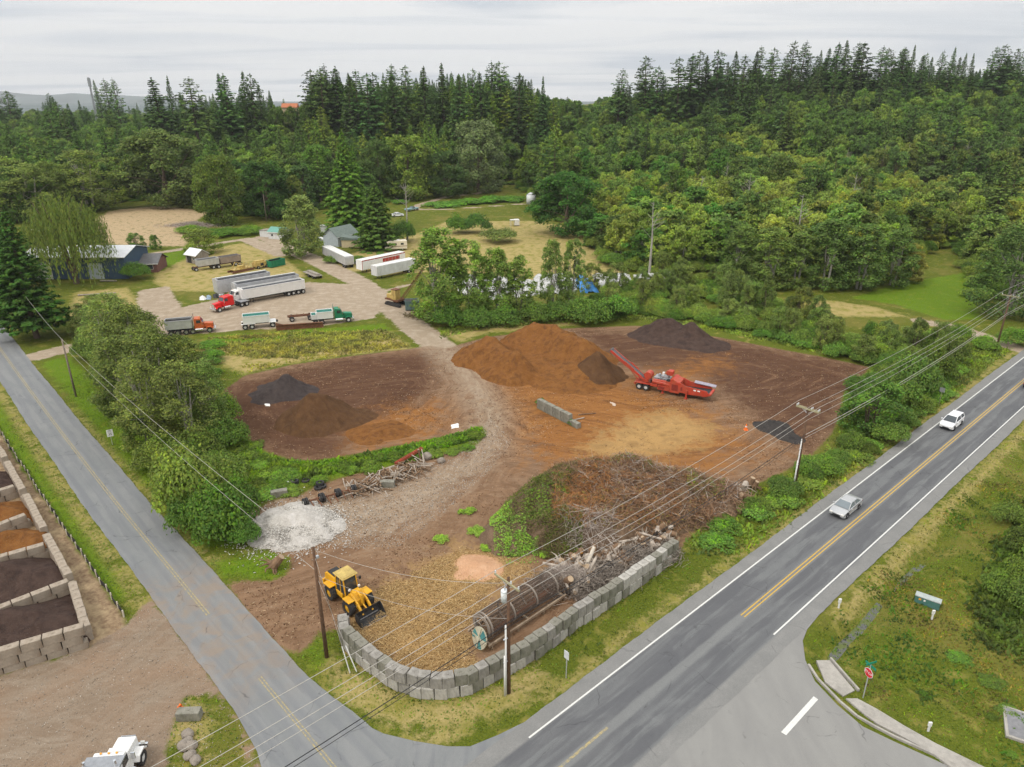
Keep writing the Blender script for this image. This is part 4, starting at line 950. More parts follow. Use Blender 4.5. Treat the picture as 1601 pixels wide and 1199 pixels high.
for fam, x, y, z, hh, r_, col, _ in recs:
    if used[fam] >= budget[fam] or not (-20 < PX(x, y, z+hh)[0] < 1620): rest.append((fam, x, y, z, hh, r_, col)); continue
    used[fam] += 1
    pn = ('farfir' if fam == 'sky' else fam)+str(random.randint(0, 2 if fam == 'faralder' else 4))
    if fam in ('sky', 'farfir') and random.random() < .5: pn = 'doug%d' % random.randint(0, 2)
    u, v = PX(x, y, z+hh*.8); lb, gr = zone_label(fam, u, v)
    plant(kindname[fam], pn, x, y, hh, r_, vary(col, .24), lb, 'tree', gr, z=z-.3, lean=random.gauss(0, .035) if fam == 'sky' else 0)
for (a_, b2) in zip(FRONT[3:-2], FRONT[4:-1]):
    A_, B_ = np.array(G(*a_)), np.array(G(*b2)); n_ = int(np.hypot(*(B_-A_))/3.4); right = a_[0] > 920
    for k in range(n_):
        p = A_+(B_-A_)*(k+random.random())/n_+np.array([random.gauss(0, 1.2), random.uniform(-1.5, 2.5)])
        plant('forest_shrub', 'bush%d' % random.randint(0, 3), p[0], p[1], random.uniform(1.5, 4.0) if right else random.uniform(1.0, 3.2), random.uniform(2.0, 3.6), vary(random.choice([(.06, .095, .022), (.045, .075, .02), (.085, .11, .028)]), .2), 'shrub at the foot of the forest edge %s' % ('on the right' if right else 'behind the farm yards'), 'shrub', 'forest edge shrubs '+('right' if right else 'left'))
# the remaining, mostly hidden, trees read as one mass
def snag(seed, h):
    rs = random.Random(seed); b = MB(); limb(b, [(0, 0, -.3), (rs.uniform(-.3, .3), 0, h*.5), (rs.uniform(-.5, .5), rs.uniform(-.4, .4), h)], h*.02, .03, 6)
    for k in range(12): z = h*rs.uniform(.45, .95); a = rs.uniform(0, 6.28); L = h*.18*(1.1-z/h)*2; limb(b, [(0, 0, z), (math.cos(a)*L, math.sin(a)*L, z+L*rs.uniform(.4, 1.2))], .06, .02, 4)
    return mbdata(b, 'snag', BARKP)
SN_ = [snag(k, 15) for k in range(3)]
for k, (u, v, hh) in enumerate([(640-3,345,11),(1047,318,10),(1090,335,11),(1165,330,12),(1325,325,11),(1240,380,9),(1300,250,11),(1370,280,10),(1500,175,14),(1480,205,12),(1130,300,10),(1015,400,9),(1390,240,10),(1545,280,10)]):
    x, y = G(u, v+30) if v > 240 else (0, 0)
    if v <= 240 or y > 330: y = 330.0; x = (u-800.5)/FPX*y*1.0
    z = ground_z(x, y); o = bpy.data.objects.new('bare_tree', SN_[k % 3]); C.objects.link(o); o.location = (x, y, z); o.scale = (1.3, 1.3, 1.25); o.rotation_euler = (0, 0, k)
    tag(o, 'bare pale dead tree standing among the forest crowns on the right slope', 'tree', 'dead trees on the right slope')
col_m = bpy.data.collections.new('forest_models'); models = []
FC_ = {'farfir': [(.03, .052, .025), (.05, .075, .022)], 'farleaf': [(.045, .072, .026), (.08, .105, .028), (.056, .09, .024)], 'faralder': [(.135, .15, .032), (.11, .132, .034)]}
MASSM = {k: [leafmat('foliage_mass', .15 if k == 'farfir' else .25, .8, c_) for c_ in v] for k, v in FC_.items()}
for fam, n, cols in (('farfir', 5, [(.03, .052, .025), (.05, .075, .022)]), ('farleaf', 5, FC_['farleaf']), ('faralder', 3, FC_['faralder'])):
    for i in range(n):
        for j, cc in enumerate(cols):
            dm = PR['%s%d' % (fam, i)][0].copy(); dm.materials[0] = MASSM[fam][j]; o = bpy.data.objects.new('forest_model_%03d' % len(models), dm)
            col_m.objects.link(o); models.append((fam, cc, SIZE['%s%d' % (fam, i)]))
pv = []; idx = []; scl = []; rt = []
for fam, x, y, z, hh, r_, col in rest:
    f2 = 'farfir' if fam == 'sky' else fam
    best = sorted(((sum((a-b)**2 for a, b in zip(m[1], col))+random.uniform(0, 2e-5), k) for k, m in enumerate(models) if m[0] == f2))[:6]
    k = random.choice([q[1] for q in best]); ph, pr = models[k][2]
    pv.append((x, y, z-.3)); idx.append(k); scl.append((r_/pr, r_/pr, hh/ph)); rt.append(random.uniform(0, 6.28))
me = bpy.data.meshes.new('forest'); me.from_pydata(pv, [], [])
a = me.attributes.new('idx', 'INT', 'POINT'); a.data.foreach_set('value', idx)
a = me.attributes.new('scl', 'FLOAT_VECTOR', 'POINT'); a.data.foreach_set('vector', np.array(scl, np.float32).ravel())
a = me.attributes.new('rt', 'FLOAT', 'POINT'); a.data.foreach_set('value', rt)
fo = bpy.data.objects.new('forest', me); C.objects.link(fo); tag(fo, 'mass of forest trees filling the hillside behind the front rows', None, None, 'stuff')
ng = bpy.data.node_groups.new('forest_fill', 'GeometryNodeTree')
ng.interface.new_socket('Geometry', in_out='INPUT', socket_type='NodeSocketGeometry'); ng.interface.new_socket('Geometry', in_out='OUTPUT', socket_type='NodeSocketGeometry')
N = ng.nodes; L = ng.links
gi = N.new('NodeGroupInput'); go = N.new('NodeGroupOutput'); iop = N.new('GeometryNodeInstanceOnPoints'); ci = N.new('GeometryNodeCollectionInfo')
ci.inputs[0].default_value = col_m; ci.inputs['Separate Children'].default_value = True; ci.inputs['Reset Children'].default_value = True
def na(nm, ty):
    q = N.new('GeometryNodeInputNamedAttribute'); q.data_type = ty; q.inputs[0].default_value = nm; return q.outputs[0]
cx = N.new('ShaderNodeCombineXYZ'); L.new(na('rt', 'FLOAT'), cx.inputs[2])
L.new(gi.outputs[0], iop.inputs['Points']); L.new(ci.outputs[0], iop.inputs['Instance']); iop.inputs['Pick Instance'].default_value = True
L.new(na('idx', 'INT'), iop.inputs['Instance Index']); L.new(cx.outputs[0], iop.inputs['Rotation']); L.new(na('scl', 'FLOAT_VECTOR'), iop.inputs['Scale'])
L.new(iop.outputs[0], go.inputs[0])
md = fo.modifiers.new('fill', 'NODES'); md.node_group = ng
print('forest', used, 'rest', len(rest))
# ================================================================ mulch heaps, wall, brush
def heading(u1, v1, u2, v2):
    a, b_ = G(u1, v1), G(u2, v2); return math.atan2(b_[1]-a[1], b_[0]-a[0])
def barkmat(name, a, b_, c_, crumbs=None, sc=1.0):
    m, t = newmat(name); geo = t.node('ShaderNodeNewGeometry').outputs['Position']
    n1 = t.noise(geo, 1.1*sc, 6, .7, .5); n2 = t.noise(geo, 7*sc, 4, .75); n3 = t.noise(t.vmul(geo, (1, 1, .25)), .9, 4, .6, .6)
    c = t.mix(t.mapr(n1, .35, .65), a, b_); c = t.mix(t.mapr(n3, .5, .68, 0, .7), c, c_)
    if crumbs: c = t.mix(t.mapr(n2, .55, .72, 0, .55), c, crumbs)
    h = t.math('ADD', n2, t.math('MULTIPLY', n1, .8)); principled(t, c, .95, 0, t.bump(h, .8, .18), .1); return m
B_ORG = barkmat('bark_orange', (.17, .070, .022), (.24, .108, .034), (.095, .042, .018), (.31, .16, .06))
B_BRN = barkmat('bark_brown_heap', (.088, .046, .024), (.125, .066, .032), (.062, .034, .019), (.19, .11, .055))
B_DRK = barkmat('bark_dark', (.055, .036, .030), (.085, .056, .046), (.035, .024, .022), (.13, .09, .075))
B_GRY = barkmat('bark_grey', (.052, .042, .042), (.075, .060, .056), (.035, .029, .03), (.11, .09, .08))
B_GRV = barkmat('white_gravel', (.62, .59, .55), (.50, .47, .43), (.68, .65, .62), (.30, .27, .24), 2.6)
B_PNK = barkmat('sawdust', (.62, .37, .22), (.56, .32, .19), (.66, .42, .27), (.5, .28, .16), 1.3)
B_BLK = barkmat('black_rubble', (.04, .037, .036), (.07, .062, .058), (.025, .024, .024), (.13, .12, .11), 1.5)
def heap(name, feats, m, label, cat, group=None, res=.35, base=.0, rough=.12, parent=None, clip=None, dents=()):
    """height-field heap: smooth union of cones / ridges given in metres (x, y, r, h [, x2, y2])"""
    fs = np.array([f if len(f) == 6 else (*f, f[0], f[1]) for f in feats], float)
    x0 = min((fs[:, 0]-fs[:, 2]).min(), (fs[:, 4]-fs[:, 2]).min())-1; x1 = max((fs[:, 0]+fs[:, 2]).max(), (fs[:, 4]+fs[:, 2]).max())+1
    y0 = min((fs[:, 1]-fs[:, 2]).min(), (fs[:, 5]-fs[:, 2]).min())-1; y1 = max((fs[:, 1]+fs[:, 2]).max(), (fs[:, 5]+fs[:, 2]).max())+1
    gx = np.arange(x0, x1, res); gy = np.arange(y0, y1, res); A, B_ = np.meshgrid(gx, gy)
    z = np.full(A.shape, -.25)
    wx = (fbm(A*.35, B_*.35, 31)-.47)*2.2; wy = (fbm(A*.35, B_*.35, 37)-.47)*2.2
    for x, y, r, h, x2, y2 in fs:
        ex, ey = x2-x, y2-y; tt = np.clip(((A+wx-x)*ex+(B_+wy-y)*ey)/(ex*ex+ey*ey+1e-9), 0, 1)
        d = np.hypot(A+wx-x-ex*tt, B_+wy-y-ey*tt)/r
        hz = h*(1-d)-.02; hz = np.where(d < .14, h*(1-.07-d*d/.28), hz); hz += .08*h*np.clip(1-np.abs(d-.95)/.3, 0, 1)
        k = .12*max(.3, h); hh = np.clip(.5+.5*(z-hz)/k, 0, 1); z = hz*(1-hh)+z*hh+k*hh*(1-hh)
    for dx_, dy_, dr, dh in dents: z -= dh*np.exp(-((A-dx_)**2+(B_-dy_)**2)/(dr*dr))*(z > 0)
    z += (fbm(A*1.1, B_*1.1, 41)-.47)*rough*3*np.clip(z*2, 0, 1)+(fbm(A*3, B_*3, 43)-.47)*rough*np.clip(z*2, 0, 1)
    if clip:
        dc = sdf_poly(np.stack([A.ravel(), B_.ravel()], 1), clip).reshape(A.shape); z = np.where(dc < -.25, -.25, z)
    keep = (z[:-1, :-1] > -.2) | (z[1:, 1:] > -.2)
    nx_, ny_ = len(gx), len(gy); I_ = np.arange(nx_*ny_).reshape(ny_, nx_)
    F_ = np.stack([I_[:-1, :-1], I_[:-1, 1:], I_[1:, 1:], I_[1:, :-1]], -1)[keep]
    V_ = np.stack([A.ravel(), B_.ravel(), z.ravel()+base], 1); u_, iv = np.unique(F_, return_inverse=True)
    cxy = np.array([fs[:, 0].mean(), fs[:, 1].mean(), 0]); V2 = V_[u_]-cxy
    o = npmesh(name, V2, iv.reshape(-1, 4), m, smooth=True)
    if parent: o.parent = parent
    else: o.location = cxy
    if label: tag(o, label, cat, group)
    return o
def cone(u, vb, r, h, u2=None, vb2=None):
    x, y = G(u, vb)
    return (x, y, r, h) if u2 is None else (x, y, r, h, *G(u2, vb2))
heap('mulch_heap', [cone(442, 612, 3.9, 3.0), cone(428, 615, 3.8, 1.1), cone(465, 612, 3.4, .6)], B_GRY, 'small dark grey cone of compost on the western lot', 'heap')
heap('mulch_heap', [cone(496, 655, 5.6, 4.4), cone(524, 657, 4.4, 2.0), cone(545, 652, 3.5, .6)], B_BRN, 'brown cone of mulch in the middle of the western lot', 'heap')
heap('mulch_heap', [cone(575, 680, 3.0, .55, 612, 674)], B_ORG, 'low orange tail of bark beside the brown mulch cone', 'heap')
heap('bark_heap', [cone(762, 560, 5.8, 4.4), cone(804, 585, 5.2, 4.4), cone(765, 560, 5.2, 3.4, 800, 580), cone(838, 592, 2.4, 1.2, 850, 597), cone(812, 545, 4.8, 3.4, 832, 540), cone(832, 540, 6.2, 4.8, 866, 544), cone(866, 544, 5.8, 4.5, 912, 566), cone(850, 575, 8.0, 2.2, 900, 585)], B_ORG, 'largest orange brown bark heap with a dug out face', 'heap', dents=[(*G(868, 574), 3.0, .9), (*G(836, 572), 2.0, .6)], rough=.2)
heap('bark_heap', [cone(934, 588, 4.8, 4.4), cone(915, 592, 4.0, 1.8)], B_BRN, 'olive brown cone under the red conveyor', 'heap')
heap('bark_heap', [cone(1032, 522, 5.0, 3.4, 1050, 522), cone(1077, 530, 4.2, 3.6), cone(1022, 526, 4.6, 1.2, 1100, 538)], B_DRK, 'dark brown heap at the far edge of the yard', 'heap')
heap('rubble_heap', [cone(1198, 668, 1.8, .25, 1232, 682), cone(1215, 670, 2.5, .3)], B_BLK, 'flat black rubble patch near the utility pole with two crossarms', 'heap', rough=.12)
heap('gravel_heap', [cone(452, 822, 4.1, 1.7, 474, 824), cone(435, 807, 2.3, .7, 470, 800), cone(435, 838, 2.2, .6), cone(494, 828, 1.8, .6)], B_GRV, 'white crushed gravel heap beside the bramble thicket', 'heap', res=.2, rough=.16)
gx0, gy0 = G(463, 824); st_e = thing('gravel', 'loose white stones spilled round the foot of the gravel heap', 'stones', (gx0, gy0, 0)); tag(st_e, kind='stuff'); NSTONE = True
heap('sawdust_heap', [cone(735, 886, 1.95, .5, 753, 888), cone(722, 879, 1.2, .3)], B_PNK, 'flat pink sawdust heap in the middle of the chips', 'heap', res=.12, rough=.03)

CB = mat('concrete_block', (.30, .285, .26), .92, 0, .22, 1.6, (.10, .09, .075), .4, .9, .2, .3)
CB3 = mat('concrete_block_mossy', (.235, .225, .19), .92, 0, .25, 1.2, (.07, .075, .045), .5, .7, .2, .3)
CB2 = mat('concrete_block_pale', (.42, .405, .37), .92, 0, .18, 1.6, (.16, .14, .12), .35, .9, .2, .3)
def block_mesh(w_, d_, h_, m, name='concrete_block'):
    b = MB(); b.box(-w_/2, w_/2, -d_/2, d_/2, 0, h_, tx=.03, ty=.03)
    b.box(-.09, .09, -.05, .05, h_-.02, h_+.05)     # lifting loop
    o = b.build(name, m, bevel=.03); return o
wall_px = [(527,978),(532,1010),(552,1032),(575,1052),(600,1070),(625,1083),(652,1092),(700,1095),(735,1088),(775,1067),(825,1041),(870,1012),(900,987),(950,954),(1000,919),(1037,892),(1062,873)]
wp = [Vector(G(*q)) for q in wall_px]
def resample(pts, step):
    out = []; acc = 0; i = 0; L_ = [0]
    for a, c2 in zip(pts[:-1], pts[1:]): L_.append(L_[-1]+(c2-a).length)
    n = int(L_[-1]/step)
    for k in range(n):
        s = (k+.5)*L_[-1]/n
        while L_[i+1] < s: i += 1
        f_ = (s-L_[i])/(L_[i+1]-L_[i]); p = pts[i].lerp(pts[i+1], f_); d = (pts[i+1]-pts[i]).normalized()
        out.append((p, math.atan2(d.y, d.x)))
    return out, L_[-1]/n
base_b = block_mesh(.93, .85, 1.0, CB); base_b2 = block_mesh(.93, .85, 1.0, CB2); base_b3 = block_mesh(.93, .85, 1.0, CB3)
first = {0: True, 1: True, 2: True}
def put_block(src, k, p, rz, z, label, group, sc=(1, 1, 1)):
    if first.get(k): o = src; first[k] = False
    else: o = src.copy(); C.objects.link(o)
    o.location = (p.x, p.y, z); o.rotation_euler = (random.gauss(0, .012), random.gauss(0, .012), rz+random.gauss(0, .02)); o.scale = sc
    return tag(o, label, 'block', group)
for course in range(2):
    pl, st_ = resample(wp, 1.0 if course == 0 else .985)
    for i, (p, rz) in enumerate(pl):
        nrm = Vector((-math.sin(rz), math.cos(rz)))
        q = p+nrm*(.45+.08*course+random.gauss(0, .05))
        if course == 1 and i < 1: continue
        seg = 'left end' if i < len(pl)*.22 else ('curved corner' if i < len(pl)*.45 else ('straight run along the verge' if i < len(pl)*.8 else 'far end by the stumps'))
        src = (base_b2, 1) if (course == 0 and random.random() < .75) or (i > len(pl)*.7 and random.random() < .8) else (base_b, 0)
        if random.random() < .28: src = (base_b3, 2)
        put_block(src[0], src[1], q, rz+random.gauss(0, .02), -.02 if course == 0 else .985, 'grey concrete block in the %s course of the retaining wall, %s' % (('lower', 'upper')[course], seg), 'retaining wall blocks, %s course, %s' % (('lower', 'upper')[course], seg), (st_/.96, random.uniform(.97, 1.05), 1))
p_ = Vector(G(537, 985)); tag(block_mesh(.9, .9, 1.0, CB), 'single concrete block at the left tip of the retaining wall beside the loader', 'block').location = (p_.x, p_.y+.3, -.02)
bpy.context.view_layer.update()
# middle low wall
long_b = block_mesh(1.75, .75, .75, CB3)
pa, pb = Vector(G(842, 637)), Vector(G(902, 668)); d = (pb-pa).normalized(); nn = int((pb-pa).length/1.8)
for course in range(2):
    for i in range(nn+(1 if course == 0 else 0)):
        p = pa+d*(.9+1.8*i-(.9 if course else 0)+(0 if course == 0 else .9)); o = long_b if (i == 0 and course == 0) else long_b.copy()
        if o is not long_b: C.objects.link(o)
        o.location = (p.x, p.y, .73*course); o.rotation_euler = (0, 0, math.atan2(d.y, d.x)+random.gauss(0, .015))
        tag(o, 'long concrete block in the %s course of the short wall amid the orange bark' % ('lower', 'upper')[course], 'block', 'short wall blocks, %s course' % ('lower', 'upper')[course])
def lblock(u, v, rz, label, group=None, z=0, L_=1.75):
    o = long_b.copy(); C.objects.link(o); p = G(u, v); o.location = (p[0], p[1], z); o.rotation_euler = (0, 0, rz); o.scale = (L_/1.75, 1, 1); tag(o, label, 'block', group); return o
lblock(606, 760, -.05, 'grey concrete block at the end of the scrap wood pile')
lblock(297, 1122, .05, 'weathered concrete block on the grass island at lower left')
lblock(437, 775, .35, 'grey concrete beam lying near the white gravel heap', L_=1.9)
# ------------------------------------------------ mulch bunkers at left
bk = [(-60,640),(7,722),(30,765),(54,806),(82,862),(118,930),(140,1002)]
bw = [Vector(G(*q)) for q in bk]
pl, st_ = resample(bw, 1.5)
bb = block_mesh(1.46, .75, .8, mat('concrete_dirty', (.33, .28, .225), .92, 0, .25, 1.2, (.15, .10, .065), .5, .8, .2, .3), 'concrete_block')
k0 = True
def bput(p, rz, z, label, group, L_=1.46):
    global k0
    o = bb if k0 else bb.copy()
    if not k0: C.objects.link(o)
    k0 = False; o.location = (p.x, p.y, z); o.rotation_euler = (random.gauss(0, .015), 0, rz+random.gauss(0, .02)); o.scale = (L_/1.46, 1, 1); tag(o, label, 'block', group)
for c_ in range(2):
    for i, (p, rz) in enumerate(pl):
        if c_ == 1 and i % 7 == 3: continue
        bput(p, rz, .8*c_-.05, 'concrete block in the %s course of the long rear bunker wall' % ('lower', 'upper')[c_], 'rear bunker wall, %s course' % ('lower', 'upper')[c_], st_)
divs = [((32,775),(-60,805),'uppermost'), ((50,820),(-40,856),'second'), ((80,868),(-30,900),'third'), ((118,925),(-30,985),'fourth'), ((140,1008),(-60,1070),'front')]
for (a_, b2, nm) in divs:
    pa, pb = Vector(G(*a_)), Vector(G(*b2)); n_ = int((pb-pa).length/1.5); d = (pb-pa).normalized()
    for c_ in range(3 if nm == 'front' else 2):
        for i in range(n_):
            if c_ == 2 and i > n_*.75: continue
            p = pa+d*(.75+1.5*i+(.3 if c_ % 2 else 0)); bput(p, math.atan2(d.y, d.x), .8*c_-.05-(.15 if nm == 'front' else 0), 'concrete block in the %s divider of the mulch bunkers, course %s' % (nm, ('one', 'two', 'three')[c_]), '%s bunker divider, course %s' % (nm, ('one', 'two', 'three')[c_]), 1.47)
BKI = GP([(-120,640),(-60,640),(7,722),(30,765),(54,806),(82,862),(118,930),(138,1002),(60,1032),(-60,1070),(-160,1090)])
def bh(px, m, label, h, rr):
    q = [G(*p) for p in px]; cx_, cy_ = np.mean(q, 0)
    feats = [(q[0][0], q[0][1], rr, h, q[1][0], q[1][1])]
    if len(q) > 2: feats.append((q[1][0], q[1][1], rr, h*.8, q[2][0], q[2][1]))
    heap('mulch_heap', feats, m, label, 'heap', rough=.1, clip=BKI, res=.25)
bh([(-60,1000),(40,985),(105,985)], B_DRK, 'dark mulch heap in the bunker nearest the gravel lot', 2.1, 4.6)
bh([(-60,925),(20,905),(88,905)], B_DRK, 'dark brown mulch heap in the second bunker from the gravel lot', 1.9, 3.6)
bh([(-60,870),(20,850),(60,852)], B_ORG, 'orange mulch heap in the third bunker from the gravel lot', 1.7, 2.6)
bh([(-60,815),(0,805),(30,808)], B_ORG, 'rust brown mulch heap in the fourth bunker from the gravel lot', 1.7, 2.6)
bh([(-60,765),(-10,760),(12,765)], B_DRK, 'dark mulch heap in the uppermost bunker at the left edge', 1.9, 3.2)
# silt fence
SFAB = mat('silt_fabric', (.03, .03, .032), .8, 0, .3, 2); STK = mat('stake_pale', (.55, .50, .42), .8, 0, .1, 3); 
sf = [Vector(G(*q)) for q in [(-40,620),(0,675),(15,700),(37,732),(62,770),(90,812),(130,870),(162,917),(196,968)]]
e = thing('silt_fence', 'long low black silt fence with pale stakes beside the left verge', 'fence', (sf[-1].x, sf[-1].y, 0))
b = MB(); o0 = Vector((sf[-1].x, sf[-1].y, 0)); n_ = 0
pl, st_ = resample(sf, .8); pts = [(Vector((p.x, p.y, 0))-o0+Vector((random.gauss(0, .05), random.gauss(0, .05), 0))) for p, _ in pl]
for a_, b2 in zip(pts[:-1], pts[1:]): b.hexa([(a_.x, a_.y, -.1), (b2.x, b2.y, -.1), (b2.x+.03, b2.y+.02, -.1), (a_.x+.03, a_.y+.02, -.1), (a_.x, a_.y, .55+random.gauss(0, .05)), (b2.x, b2.y, .55), (b2.x+.03, b2.y+.02, .55), (a_.x+.03, a_.y+.02, .55)])
b.build('fabric', SFAB, e)
for p in pts[::2]:
    MB().box(p.x-.05, p.x+.05, p.y-.05, p.y+.05, -.1, .78).build('stake', STK, e)

# ------------------------------------------------ brush heap
def twigs(n, reg, zf, L0, L1, th, m, name, parent, rs, up=.35, vert=.3):
    """many thin sticks over a heap; reg(k) -> x,y"""
    x, y = reg(n); z = zf(x, y); a = rs.uniform(0, 6.283, n); el = rs.normal(vert, .45, n); L = rs.uniform(L0, L1, n)
    D = np.stack([np.cos(a)*np.cos(el), np.sin(a)*np.cos(el), np.sin(el)], 1); Cn = np.stack([x, y, z+rs.uniform(-.05, up, n)], 1)
    W = unit(np.cross(D, rs.normal(0, 1, (n, 3)))); W2 = np.cross(D, W); t0 = (rs.uniform(.5, 1.4, n)*th)[:, None]; A_ = Cn-D*L[:, None]*.5; B_ = Cn+D*L[:, None]*.5
    V = np.stack([A_+W*t0, A_-W*t0*.5+W2*t0, A_-W*t0*.5-W2*t0, B_+W*t0*.5, B_-W*t0*.25+W2*t0*.5, B_-W*t0*.25-W2*t0*.5], 1).reshape(-1, 3)
    o_ = np.arange(n)[:, None]*6; F = np.concatenate([o_+np.array([0, 1, 4, 3]), o_+np.array([1, 2, 5, 4]), o_+np.array([2, 0, 3, 5])])
    r_ = rs.rand(n); return npmesh(name, V, F, m, parent, attrs=dict(tone=('FACE', np.concatenate([r_, r_, r_]))))
def stickmat(name, a, b_):
    m, t = newmat(name); c = t.mix(t.attr('tone'), a, b_); principled(t, c, .9, 0, None, .15); return m
S_BR = stickmat('twig_brown', (.15, .08, .045), (.46, .30, .195)); S_OR = stickmat('twig_rust', (.28, .11, .035), (.55, .28, .11)); S_GY = stickmat('twig_grey', (.26, .21, .18), (.60, .53, .47)); S_DK = stickmat('twig_dark', (.09, .075, .038), (.26, .20, .10)); S_CH = stickmat('chip_straw', (.34, .20, .075), (.74, .55, .28))
rs = np.random.RandomState(3); aa_ = rs.uniform(0, 6.283, 5200); rr_ = np.abs(rs.normal(0, 1, 5200))*2.2+1.5
twigs(5200, lambda n: (np.cos(aa_)*rr_*1.15, np.sin(aa_)*rr_), lambda x, y: np.clip(1.45-np.hypot(x/1.15, y)*.30, .02, 2), .10, .24, .05, stickmat('stone_white', (.42, .39, .35), (.74, .72, .68)), 'stones', st_e, rs, .06, 0)
bf = [cone(800, 840, 3.6, 2.6, 850, 790), cone(850, 800, 4.6, 3.6, 900, 770), cone(900, 775, 5.0, 4.0, 980, 768), cone(980, 770, 5.0, 3.8, 1060, 780), cone(880, 830, 5.4, 3.3, 960, 810), cone(960, 820, 4.6, 2.9, 1040, 800), cone(1060, 785, 3.6, 2.4, 1120, 785), cone(1040, 815, 3.0, 1.6, 1100, 800)]
fsb = np.array([f if len(f) == 6 else (*f, f[0], f[1]) for f in bf])
def bz(x, y):
    z = np.full(np.shape(x), -.2)
    for X0, Y0, r, h, X1, Y1 in fsb:
        ex, ey = X1-X0, Y1-Y0; tt = np.clip(((x-X0)*ex+(y-Y0)*ey)/(ex*ex+ey*ey+1e-9), 0, 1)
        d = np.hypot(x-X0-ex*tt, y-Y0-ey*tt)/r; z = np.maximum(z, h*(1-d*d)*.85)
    return np.where(z > 0, z*(.55+.95*fbm(np.asarray(x)*.45, np.asarray(y)*.45, 57)), z)
rs = np.random.RandomState(5)
bx0, by0 = G(930, 800)
e = thing('brush_pile', 'huge tangled heap of cut brush and branches behind the stumps', 'brush pile', (bx0, by0, 0))
gx = np.arange(bx0-16, bx0+16, .4); gy = np.arange(by0-12, by0+14, .4); A, B_ = np.meshgrid(gx, gy); zz = bz(A, B_)
zz = zz+(fbm(A*1.2, B_*1.2, 51)-.5)*1.7*(zz > 0); keep = (zz[:-1, :-1] > -.15) | (zz[1:, 1:] > -.15); I_ = np.arange(A.size).reshape(A.shape)
F_ = np.stack([I_[:-1, :-1], I_[:-1, 1:], I_[1:, 1:], I_[1:, :-1]], -1)[keep]; u_, iv = np.unique(F_, return_inverse=True)
V_ = np.stack([A.ravel()-bx0, B_.ravel()-by0, zz.ravel()-.15], 1)
npmesh('mound', V_[u_], iv.reshape(-1, 4), barkmat('brush_core', (.15, .10, .065), (.22, .15, .10), (.10, .07, .045), (.32, .24, .17)), e, True)
def reg_px(boxes):
    def f(n):
        xs_, ys_ = [], []
        bs = rs.randint(0, len(boxes), n)
        for k in range(n):
            u0, v0, u1, v1 = boxes[bs[k]]
            for _ in range(4):
                p = G(rs.uniform(u0, u1), rs.uniform(v0, v1))
                if bz(np.array(p[0]), np.array(p[1])) > 0: break
            xs_.append(p[0]-bx0); ys_.append(p[1]-by0)
        return np.array(xs_), np.array(ys_)
    return f
zf = lambda x, y: np.maximum(0, bz(x+bx0, y+by0))
twigs(7500, reg_px([(870,750,1130,845), (860,745,1060,800), (960,770,1160,830)]), zf, .4, 1.9, .026, S_BR, 'dry_branches', e, rs, .5, .25)
twigs(3400, reg_px([(865,780,925,850), (900,745,950,800), (880,780,1060,840), (900,745,1120,820)]), zf, .4, 1.6, .022, S_OR, 'rusty_branches', e, rs, .55, .3)
twigs(1100, reg_px([(900,755,1050,800), (960,765,1150,825), (880,830,960,870)]), zf, .6, 2.4, .024, S_GY, 'grey_branches', e, rs, .6, .2)
twigs(3000, reg_px([(790,770,880,870), (850,745,900,800), (840,840,900,885), (900,760,1100,840)]), zf, .4, 1.4, .02, S_DK, 'dark_branches', e, rs, .5, .3)
def leafpatch(boxes, n, ls, col, nm, up=.45):
    x, y = reg_px(boxes)(n); z = zf(x, y)+rs.uniform(0, up, n)+.1*np.sin(x*3)
    o = bpy.data.objects.new(nm, crownmesh(nm, np.stack([x, y, z], 1), np.tile([0, -.2, 1.0], (n, 1)), rs.uniform(.6, 1.3, n)*ls, np.clip(.45+.25*(fbm(x*.8, y*.8, 61)-.5)*4*.5+rs.normal(0, .15, n), 0, 1), rs, LEAF, .6, .6))
    C.objects.link(o); o.parent = e; o.color = (*col, 1); return o
leafpatch([(785,765,880,850), (830,745,900,800), (850,830,910,875)], 6500, .12, (.055, .062, .018), 'dark_foliage')
leafpatch([(820,800,860,835), (860,775,890,805)], 1300, .12, (.07, .105, .02), 'green_foliage')
leafpatch([(766,800,800,845), (772,830,822,872), (790,855,842,884)], 3600, .11, (.105, .165, .03), 'bright_foliage', .35)
leafpatch([(880,735,1010,765), (1000,745,1100,775), (1070,760,1130,800)], 4200, .11, (.075, .085, .025), 'olive_foliage')
leafpatch([(860,760,1100,850)], 1500, .12, (.10, .07, .03), 'dead_foliage', .6)
# loose fresh leaves around the heap
for i, (u, v, w_) in enumerate([(735,800,20), (722,802,14), (690,845,26), (745,832,30), (760,858,22), (850,868,20)]):
    at('leaf_litter', 'low%d' % (i % 3), u, v, v-5, w_, (.13, .19, .03), 'loose patch of bright green leaves on the dirt by the brush heap', 'leaves', 'fresh leaves on the dirt')
